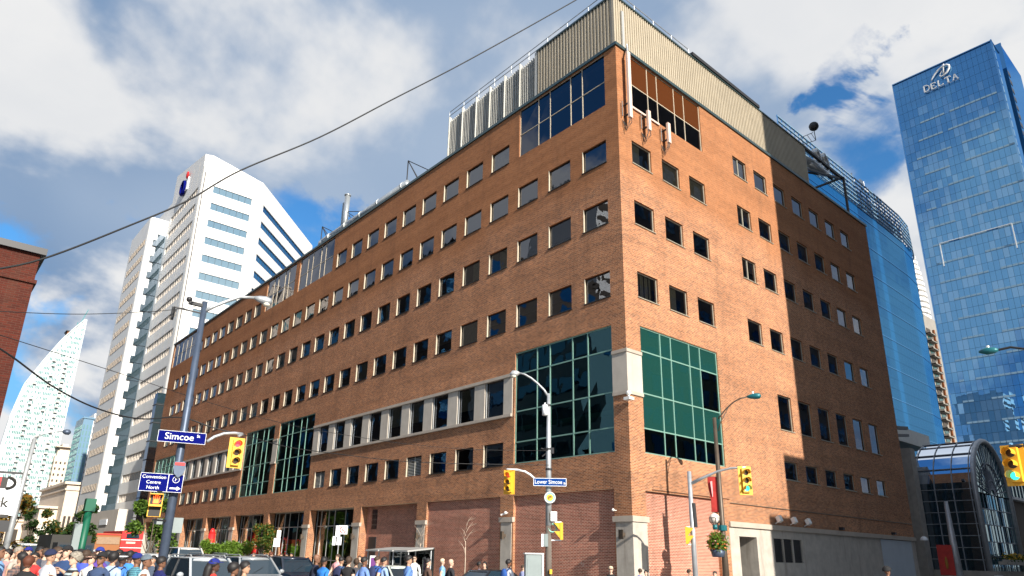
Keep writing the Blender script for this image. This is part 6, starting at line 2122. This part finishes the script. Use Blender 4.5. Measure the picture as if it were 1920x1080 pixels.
def pattern(name, c1, c2, sc, stripes):
    m = bpy.data.materials.new(name); m.use_nodes = True; t = NT(m.node_tree)
    o_ = t.n('ShaderNodeTexCoord').outputs['Object']
    s_ = t.n('ShaderNodeSeparateXYZ', i={0: o_})
    f = t.math('GREATER_THAN', t.math('SINE', t.math('MULTIPLY', s_.outputs[2], sc)), .2)
    if not stripes:
        f = t.math('MULTIPLY', t.math('ADD', f, t.math('GREATER_THAN', t.math('SINE', t.math('MULTIPLY', s_.outputs[1], sc)), .2)), .5)
    b_ = t.n('ShaderNodeBsdfPrincipled', i={'Base Color': t.mix(f, c4(c1), c4(c2)), 'Roughness': .9})
    t.n('ShaderNodeOutputMaterial', i={0: b_.outputs[0]}); MATS[name] = m


pattern('plaid_teal', (.10, .30, .36), (.03, .08, .14), 150, False)
pattern('stripes_black', (.012, .012, .015), (.35, .42, .45), 62, True)
pattern('print_floral', (.20, .12, .10), (.05, .05, .06), 90, False)
HM = {}
rb = random.Random(9)


def hair_mesh(kind):
    if kind in HM: return HM[kind]
    m = MB(); c = (-.006, 0, 1.668)
    rr_ = random.Random(hash(kind) % 100 if False else len(HM) + 3)
    def shell(r, zlow_front, zlow_back, nx=16, nz=9, rough=0.0, cx=c):
        i = len(m.v)
        for a in range(nz + 1):
            for b_ in range(nx):
                th = 2 * math.pi * b_ / nx
                low = zlow_back + (zlow_front - zlow_back) * (.5 + .5 * math.cos(th)) ** 1.6
                z = 1.0 + (low - 1.0) * a / nz
                q = math.sqrt(max(0, 1 - min(1, abs(z)) ** 2)) if z > -1 else 0
                if z < 0: q = max(q, .75)
                k = 1 + rr_.uniform(-rough, rough)
                m.v.append((cx[0] + r * 1.08 * q * math.cos(th) * k, cx[1] + r * .92 * q * math.sin(th) * k, cx[2] + r * z * k))
        for a in range(nz):
            for b_ in range(nx):
                m.f.append((i + a * nx + b_, i + a * nx + (b_ + 1) % nx, i + (a + 1) * nx + (b_ + 1) % nx, i + (a + 1) * nx + b_)); m.m.append(0)
    if kind == 'short': shell(.108, .42, -.62, rough=.03)
    elif kind == 'crop': shell(.104, .50, -.45, rough=.015)
    elif kind == 'curly': shell(.128, .42, -.80, rough=.12)
    elif kind == 'bob': shell(.116, .45, -.98, rough=.05)
    elif kind == 'long':
        shell(.112, .45, -.9, rough=.05)
        m.tube([(-.07, 0, 1.66), (-.105, 0, 1.56), (-.12, 0, 1.44), (-.11, 0, 1.30), (-.10, 0, 1.22)], [.075, .085, .085, .07, .02], 10)
    elif kind == 'cap':
        shell(.113, .22, -.10)
        m.prism([(.07, -.075), (.15, -.062), (.185, 0), (.15, .062), (.07, .075)], 1.690, 1.700)
    elif kind == 'visor':
        m.tube([(c[0] + .108 * math.cos(a), .092 * math.sin(a), 1.69) for a in [R_(t) for t in range(0, 361, 20)]], .014, 5)
        m.prism([(.08, -.08), (.18, -.07), (.21, 0), (.18, .07), (.08, .08)], 1.68, 1.69)
    elif kind == 'band':
        m.tube([(c[0] + .108 * math.cos(a), .094 * math.sin(a), 1.70) for a in [R_(t) for t in range(0, 361, 20)]], .02, 6)
    elif kind == 'helmet':
        shell(.14, .15, -.25)
        for k in (-1, 0, 1): m.tube([(.13, k * .05, 1.72), (0, k * .06, 1.805), (-.12, k * .05, 1.73)], .016, 5)
    me = m.mesh(kind if kind in ('cap', 'visor', 'helmet') else 'hair', ['hair_black'], True)
    HM[kind] = me
    return me


def over(o, mat):
    for sl2 in o.material_slots: sl2.link = 'OBJECT'; sl2.material = mat


def person(label, px, ytop, d, face, pose, top, skin='mid', hair=('short', 'black'), bottoms=None, sleeves='short', hat=None, glasses=False, bag=None, group=None, zg=.13, minh=1.5, ctr=0.0):
    """px,ytop: head in the photograph; d: metres from the viewpoint; face: heading in degrees (0 = towards +x)"""
    d *= 1.62 if group == CW else (1.15 if px < 480 else 1.38 if px < 1100 and d < 26 else 1.22 if d < 26 else 1.12)
    pt = at_d(px, ytop, d)
    h = min(1.93, max(minh, pt.z - zg))
    k = h / 1.79
    if bottoms is None: bottoms = rb.choice([(.03, .04, .07), (.02, .02, .025), (.22, .19, .14), (.05, .07, .13), (.10, .10, .10)])
    o = thing('person', label, 'person', (pt.x, pt.y, zg), R_(face), group)
    o.scale = (k, k, k)
    b_ = obj('body', body_mesh(pose), o)
    sk = M('skin_' + skin); tp = cloth(top)
    b_.material_slots
    mats = [sk, tp, sk if sleeves == 'none' else tp, tp if sleeves == 'long' else sk, cloth(bottoms), M('tyre')]
    for i, sl2 in enumerate(b_.material_slots): sl2.link = 'OBJECT'; sl2.material = mats[i]
    if hair:
        hm = M('hair_' + hair[1])
        ho = obj('hair', hair_mesh(hair[0]), o); over(ho, hm)
    if hat:
        ho = obj(hat[0], hair_mesh(hat[0]), o); over(ho, cloth(hat[1]))
        if not hair:
            pass
    if 'eyes' not in HM:
        m = MB()
        for s_ in (-1, 1): m.ball((.072, s_ * .031, 1.645), .012, nu=8, nv=6, sx=.9); m.bar((.088, s_ * .015, 1.665), (.078, s_ * .048, 1.664), .008)
        HM['eyes'] = m.mesh('eyes', ['hair_brown'])
        m = MB(); m.obox((.0925, 0, 1.566), (.004, 0, 0), (0, .022, 0), (0, 0, .005)); principled('lip', (.30, .10, .085), .6); HM['mouth'] = m.mesh('mouth', ['lip'])
        m = MB()
        for s_ in (-1, 1): m.obox((.094, s_ * .034, 1.645), (.004, -.003 * s_, 0), (-.006, .028 * s_, 0), (0, 0, .018)); m.bar((.088, s_ * .062, 1.65), (.0, s_ * .086, 1.65), .007)
        m.bar((.104, -.01, 1.653), (.104, .01, 1.653), .007); HM['sunglasses'] = m.mesh('sunglasses', ['signal_black'])
        m = MB(); m.ball((-.19, 0, 1.22), .19, sx=.55, sy=.85, sz=1.25, nu=10, nv=8)
        for s_ in (-1, 1): m.tube([(-.12, s_ * .10, 1.05), (.10, s_ * .12, 1.15), (.115, s_ * .12, 1.32), (.0, s_ * .11, 1.46), (-.13, s_ * .10, 1.38)], .02, 6)
        HM['backpack'] = m.mesh('backpack', ['signal_black'], True)
        m = MB(); m.tube([(.0, -.14, 1.47), (.12, -.02, 1.30), (.12, .12, 1.12), (-.02, .22, .95), (-.12, .10, 1.15), (-.13, -.02, 1.33), (-.02, -.14, 1.47)], .016, 5); m.obox((-.02, .27, .88), (.14, 0, 0), (0, .05, 0), (0, 0, .11)); HM['bag'] = m.mesh('shoulder_bag', ['signal_black'])
    obj('sunglasses' if glasses else 'eyes', HM['sunglasses' if glasses else 'eyes'], o)
    obj('mouth', HM['mouth'], o)
    if bag:
        bo = obj(bag[0], HM['backpack' if bag[0] == 'backpack' else 'bag'], None, o.location, R_(face), label=bag[2], category='bag')
        bo.scale = (k, k, k); over(bo, cloth(bag[1]))
    return o


# headings: the viewer looks towards about 50 deg; faces turned right = -40, left = 140, away = 50, towards = 230
CW = 'crowd waiting on the near west corner'
LB, BL2, NV, WH, BK = (.20, .36, .62), (.03, .10, .38), (.012, .018, .06), (.60, .60, .62), (.012, .012, .014)
person('man in a light blue shirt cut by the left edge, in profile', 3, 1022, 12, -30, 'stand', (.22, .42, .72), 'brown', ('crop', 'black'), sleeves='long', group=CW)
person('woman peeking behind the man in light blue at the left edge', 17, 1028, 14, 220, 'stand', (.35, .2, .2), 'light', ('bob', 'black'), group=CW)
person('woman with pinkish blond hair near the left edge', 27, 1029, 15, 230, 'stand', (.5, .4, .4), 'light', ('bob', 'red'), group=CW)
person('grey haired person in profile left of the blue cap', 38, 1023, 13.5, -40, 'stand', (.4, .35, .3), 'mid', ('short', 'grey'), group=CW)
person('person in a bright blue cap looking down, far back in the crowd', 55, 1024, 14.5, 240, 'stand', (.5, .48, .45), 'light', ('short', 'brown'), hat=('cap', (.015, .02, .20)), group=CW)
person('dark haired man behind the crowd left of the navy cap', 77, 1023, 14, -50, 'stand', (.04, .05, .08), 'brown', ('short', 'black'), group=CW)
person('woman with long black hair and printed top at left', 44, 1033, 11.6, 130, 'fold', 'print_floral', 'mid', ('long', 'black'), group=CW)
person('small person with red glasses and black hair behind the short haired woman in black', 68, 1034, 12.8, 235, 'phone', (.5, .03, .03), 'mid', ('short', 'black'), glasses=True, group=CW)
person('woman with short auburn hair seen from behind in a black top', 57, 1040, 10.2, 60, 'stand', BK, 'mid', ('bob', 'red'), group=CW)
person('man in navy cap and pale grey long sleeved shirt with his back turned', 98, 1028, 10.8, 20, 'fold', (.50, .52, .58), 'mid', ('crop', 'black'), hat=('cap', NV), sleeves='long', group=CW)
person('brown haired man in sunglasses facing right beside the navy cap', 111, 1023, 11.8, -35, 'stand', (.10, .10, .12), 'light', ('short', 'brown'), glasses=True, group=CW)
person('man in black baseball cap and navy T-shirt facing the camera', 129, 1021, 11.6, 235, 'phone', (.02, .05, .14), 'light', ('crop', 'black'), hat=('cap', BK), group=CW)
person('woman with curly grey hair and a striped black top', 144, 1034, 10.5, 190, 'phone', 'stripes_black', 'light', ('curly', 'grey'), sleeves='none', group=CW)
person('person in a dark cap behind the grey haired woman', 153, 1028, 13, -30, 'stand', (.04, .1, .3), 'mid', ('crop', 'black'), hat=('cap', BK), group=CW)
person('dark haired woman in blue between the grey haired woman and the visor', 164, 1031, 12.8, 60, 'stand', (.05, .08, .45), 'brown', ('curly', 'brown'), group=CW)
person('smiling woman in a visor and white top', 175, 1036, 11.8, 225, 'stand', (.62, .60, .58), 'light', ('bob', 'brown'), hat=('visor', (.4, .25, .2)), group=CW)
person('man in a bright blue cap at the back of the crowd', 189, 1024, 12.8, 230, 'stand', (.10, .05, .3), 'light', ('crop', 'brown'), hat=('cap', (.015, .03, .22)), group=CW)
person('smiling man in black cap, sunglasses and dark blue V-neck shirt', 193, 1033, 10.4, 225, 'stand', (.035, .06, .13), 'brown', ('crop', 'black'), hat=('cap', BK), glasses=True, group=CW, bag=('shoulder_bag', BK, 'dark shoulder bag of the man in the V-neck shirt'))
person('dark haired woman in a pale blue top with her back turned', 216, 1032, 11.0, 40, 'stand', (.32, .42, .58), 'mid', ('bob', 'black'), bag=('shoulder_bag', NV, 'navy strap bag on the woman in pale blue'), group=CW)
person('person in white headband with black backpack and blue shirt', 232, 1036, 11.5, 30, 'stand', (.05, .18, .55), 'dark', ('short', 'black'), hat=('band', WH), bag=('backpack', BK, 'black backpack on the person with the white headband'), group=CW)
person('tall person with black hair and bright blue shirt seen from behind', 246, 1030, 12.2, 50, 'stand', (.04, .20, .60), 'dark', ('short', 'black'), group=CW)
person('man in a blue cap and teal plaid shirt with his back turned', 260, 1035, 11.0, 20, 'stand', 'plaid_teal', 'brown', ('crop', 'black'), hat=('cap', (.01, .02, .17)), group=CW)
person('man in a grey mottled cap and white tank top facing right', 277, 1038, 10.2, -20, 'stand', (.62, .62, .62), 'brown', ('crop', 'black'), sleeves='none', hat=('cap', (.10, .13, .16)), group=CW)
person('man with cropped black hair in a navy T-shirt beside the navy pole', 305, 1041, 10.6, 10, 'stand', (.008, .012, .10), 'brown', ('short', 'black'), group=CW)
extra_spots = [
    ('bare headed man at the very back between the printed top and the navy cap', 88, 1026, 14, (.12, .12, .14), 'light', 'brown'),
    ('woman with loose brown hair behind the black baseball cap', 121, 1031, 13.5, (.3, .12, .1), 'light', 'brown'),
    ('dark haired teenager behind the curly grey hair', 137, 1030, 14, (.06, .10, .2), 'mid', 'black'),
    ('woman with auburn hair glimpsed between the visor and the bright cap', 182, 1033, 13.6, (.4, .38, .36), 'light', 'red'),
    ('man with black hair behind the V-neck shirt and the pale blue top', 204, 1030, 14, (.08, .14, .28), 'brown', 'black'),
    ('dark haired person behind the white headband', 225, 1029, 14.6, (.03, .03, .04), 'mid', 'black'),
    ('woman in a mauve top behind the teal plaid shirt', 252, 1037, 13.6, (.25, .12, .22), 'light', 'brown'),
    ('black haired man glimpsed left of the navy pole', 289, 1040, 13.8, (.06, .08, .12), 'mid', 'black')]
for (lb, px, yt, d, tp_, sk_, hr_) in extra_spots:
    person(lb, px, yt, d, rb.choice([40, -30, 220, 130]), 'stand', tp_, sk_, ('short' if 'man ' in lb else 'bob', hr_), group=CW)
CX = 'people crossing the street'
person('woman in a bright blue cap and red tank top with long dark hair', 404, 1045, 14, -10, 'walk', (.60, .04, .03), 'dark', ('long', 'black'), sleeves='none', hat=('cap', (.01, .02, .20)), zg=.02, group=CX)
person('black haired woman in a deep blue top right of the red tank top', 440, 1052, 13.5, 0, 'walk2', (.02, .10, .22), 'brown', ('bob', 'black'), zg=.02, group=CX)
person('woman with long dark hair and bare shoulders in profile', 461, 1050, 14, -30, 'walk', (.30, .26, .2), 'mid', ('long', 'black'), sleeves='none', zg=.02, group=CX)
person('bald man in a dark suit jacket walking right', 595, 1038, 17, -10, 'walk', (.02, .025, .05), 'brown', None, sleeves='long', zg=.02, group=CX)
person('man in a vivid blue shirt just right of the bald man', 609, 1042, 16.5, 20, 'walk2', (.02, .16, .50), 'brown', ('short', 'black'), sleeves='long', zg=.02, group=CX)
person('person with dark navy backpack left of the black top', 641, 1042, 18, 30, 'walk', (.04, .09, .18), 'mid', ('crop', 'black'), bag=('backpack', NV, 'navy backpack between the vivid blue shirt and the black top'), zg=.02, group=CX)
person('woman in black with tied brown hair seen from behind', 655, 1042, 17, 40, 'walk2', BK, 'light', ('bob', 'brown'), zg=.02, group=CX)
person('curly haired person behind the woman in black', 669, 1047, 19.5, 60, 'walk', (.05, .05, .06), 'mid', ('curly', 'brown'), zg=.02, group=CX)
person('large man in a light blue shirt leaning forward', 684, 1042, 16.5, 0, 'walk', (.14, .24, .52), 'brown', ('short', 'black'), sleeves='long', zg=.02, group=CX)
person('man in a royal blue polo shirt with a dark and red backpack', 708, 1041, 18, 10, 'walk2', (.03, .10, .35), 'light', ('crop', 'brown'), bag=('backpack', (.02, .03, .09), 'dark blue backpack on the royal blue polo shirt'), zg=.02, group=CX)
person('man in a pale blue shirt right of the backpack', 721, 1043, 18, -10, 'walk', (.26, .38, .62), 'mid', ('short', 'black'), sleeves='long', bag=('backpack', (.012, .018, .04), 'black backpack on the man in the pale blue shirt'), zg=.02, group=CX)
person('man in a denim blue shirt striding right in front of the shelter', 767, 1038, 16.5, -15, 'walk2', (.10, .20, .46), 'mid', ('short', 'black'), sleeves='long', zg=.02, group=CX)
person('man in white shirt and sunglasses facing the camera by the concrete pier', 778, 1041, 24, 220, 'walk', (.72, .72, .74), 'light', ('crop', 'brown'), sleeves='long', glasses=True, zg=.02, group=CX)
person('young man in a brown sweater with spiky black hair', 803, 1045, 18, -20, 'walk', (.10, .055, .04), 'light', ('short', 'black'), sleeves='long', zg=.02, group=CX)
person('man in a light blue short sleeved shirt with bent arm, farther back', 830, 1046, 23, -20, 'walk2', (.22, .42, .70), 'light', ('crop', 'blond'), zg=.02, group=CX)
person('bald man in a black jacket walking right', 846, 1047, 19.5, -20, 'walk', (.02, .02, .025), 'light', None, sleeves='long', zg=.02, group=CX)
person('dark skinned man in a maroon and white jersey by the black car', 899, 1052, 22, -30, 'walk2', (.22, .18, .24), 'dark', ('short', 'black'), zg=.02, group=CX)
person('woman in black with wavy dark hair next to the maroon jersey', 909, 1052, 22.5, 200, 'walk', BK, 'light', ('long', 'black'), zg=.02, group=CX)
person('man in a white shirt with a blue and red backpack', 954, 1047, 19, -10, 'walk', (.66, .66, .70), 'brown', ('short', 'black'), sleeves='long', bag=('backpack', (.02, .08, .30), 'blue backpack on the man in white left of the cabinet'), zg=.02, group=CX)
person('person in pale lilac half hidden behind the grey cabinet', 981, 1058, 27, 0, 'stand', (.35, .38, .60), 'light', ('crop', 'brown'), group=CX)
person('woman with short platinum hair in a black tank top near the corner pier', 1145, 1060, 22, 220, 'walk', BK, 'light', ('crop', 'blond'), sleeves='none', glasses=True, zg=.02, minh=1.42, group=CX)
person('brown haired man in a blue T-shirt at the foot of the corner pier', 1200, 1065, 25, 40, 'stand', (.05, .12, .40), 'light', ('short', 'brown'), zg=.02, minh=1.42, group=CX)
person('dark haired woman in white beside the man in the blue T-shirt', 1211, 1068, 25.6, 200, 'stand', WH, 'light', ('long', 'black'), zg=.02, minh=1.4, group=CX)
person('man in a pale pink shirt left of the grey signal pole', 1292, 1066, 25, -30, 'walk', (.62, .52, .60), 'mid', ('short', 'brown'), zg=.02, minh=1.42, group=CX)
person('dark haired man between the grey pole and the bronze pole', 1340, 1070, 26, 200, 'walk', (.4, .3, .25), 'light', ('short', 'black'), zg=.02, minh=1.4, group=CX)
FP = 'people on the far pavement by the shop windows'
person('woman in an aqua top on the far pavement', 491, 1036, 34, 40, 'stand', (.35, .62, .58), 'brown', ('short', 'black'), group=FP)
person('person in purple by the thin sign post', 509, 1034, 33, 20, 'walk', (.22, .05, .35), 'light', ('short', 'red'), group=FP)
person('person in white under the reddish tree', 477, 1035, 36, 200, 'stand', (.66, .62, .6), 'light', ('short', 'red'), group=FP)
person('person in white sitting height left of the dark shop pier', 528, 1037, 35, 220, 'stand', (.7, .7, .7), 'light', ('short', 'brown'), group=FP)
person('second person in white near the dark shop window, farther right', 538, 1037, 35.5, 220, 'walk', (.68, .66, .66), 'mid', ('short', 'black'), group=FP)
person('person in dark red at the shop window', 547, 1036, 37, 220, 'stand', (.25, .03, .05), 'mid', ('short', 'black'), group=FP)
person('woman in a pink dress by the ringed sign post', 634, 1038, 27, 200, 'walk', (.62, .30, .32), 'light', ('bob', 'brown'), group=FP)
person('person far back between the black top and the blue shirts', 675, 1041, 30, 220, 'stand', (.05, .05, .05), 'light', ('short', 'brown'), group=FP)
# cyclist at lower right
pt = at_d(1662, 1062, 24 * 1.22)
person('cyclist in a black helmet and white and red shirt at the lower right', 1662, 1062, 24, -25, 'ride', (.60, .55, .55), 'brown', None, hat=('helmet', BK), glasses=True, zg=.02, minh=1.45)
by = thing('bicycle', 'dark bicycle under the helmeted cyclist at the lower right', 'bicycle', (pt.x, pt.y, .02), R_(-25))
def lp(nm, mb, mt, par=None): return obj(nm, mb.mesh(nm, [mt]), par or by)
for wx in (-.5, .52):
    w = lp('wheel', MB().tube([(wx + .33 * math.cos(a), 0, .34 + .33 * math.sin(a)) for a in [R_(v) for v in range(0, 361, 20)]], .02, 6), 'tyre')
    m = MB()
    for k in range(6): a = math.pi * k / 6; m.bar((wx + .32 * math.cos(a), 0, .34 + .32 * math.sin(a)), (wx - .32 * math.cos(a), 0, .34 - .32 * math.sin(a)), .005)
    lp('spokes', m, 'chrome', w)
lp('frame', MB().tube([(-.5, 0, .34), (-.05, 0, .32), (.38, 0, .78), (-.18, 0, .80), (-.05, 0, .32)], .018, 6).tube([(-.5, 0, .34), (-.18, 0, .80)], .012, 6).tube([(.52, 0, .34), (.36, 0, .95)], .018, 6), 'banner_red')
lp('handlebar', MB().tube([(.42, -.25, .98), (.38, 0, 1.0), (.42, .25, .98)], .014, 6), 'dark_metal'); lp('seat', MB().ball((-.2, 0, .86), .12, sx=1.1, sy=.6, sz=.3), 'signal_black')
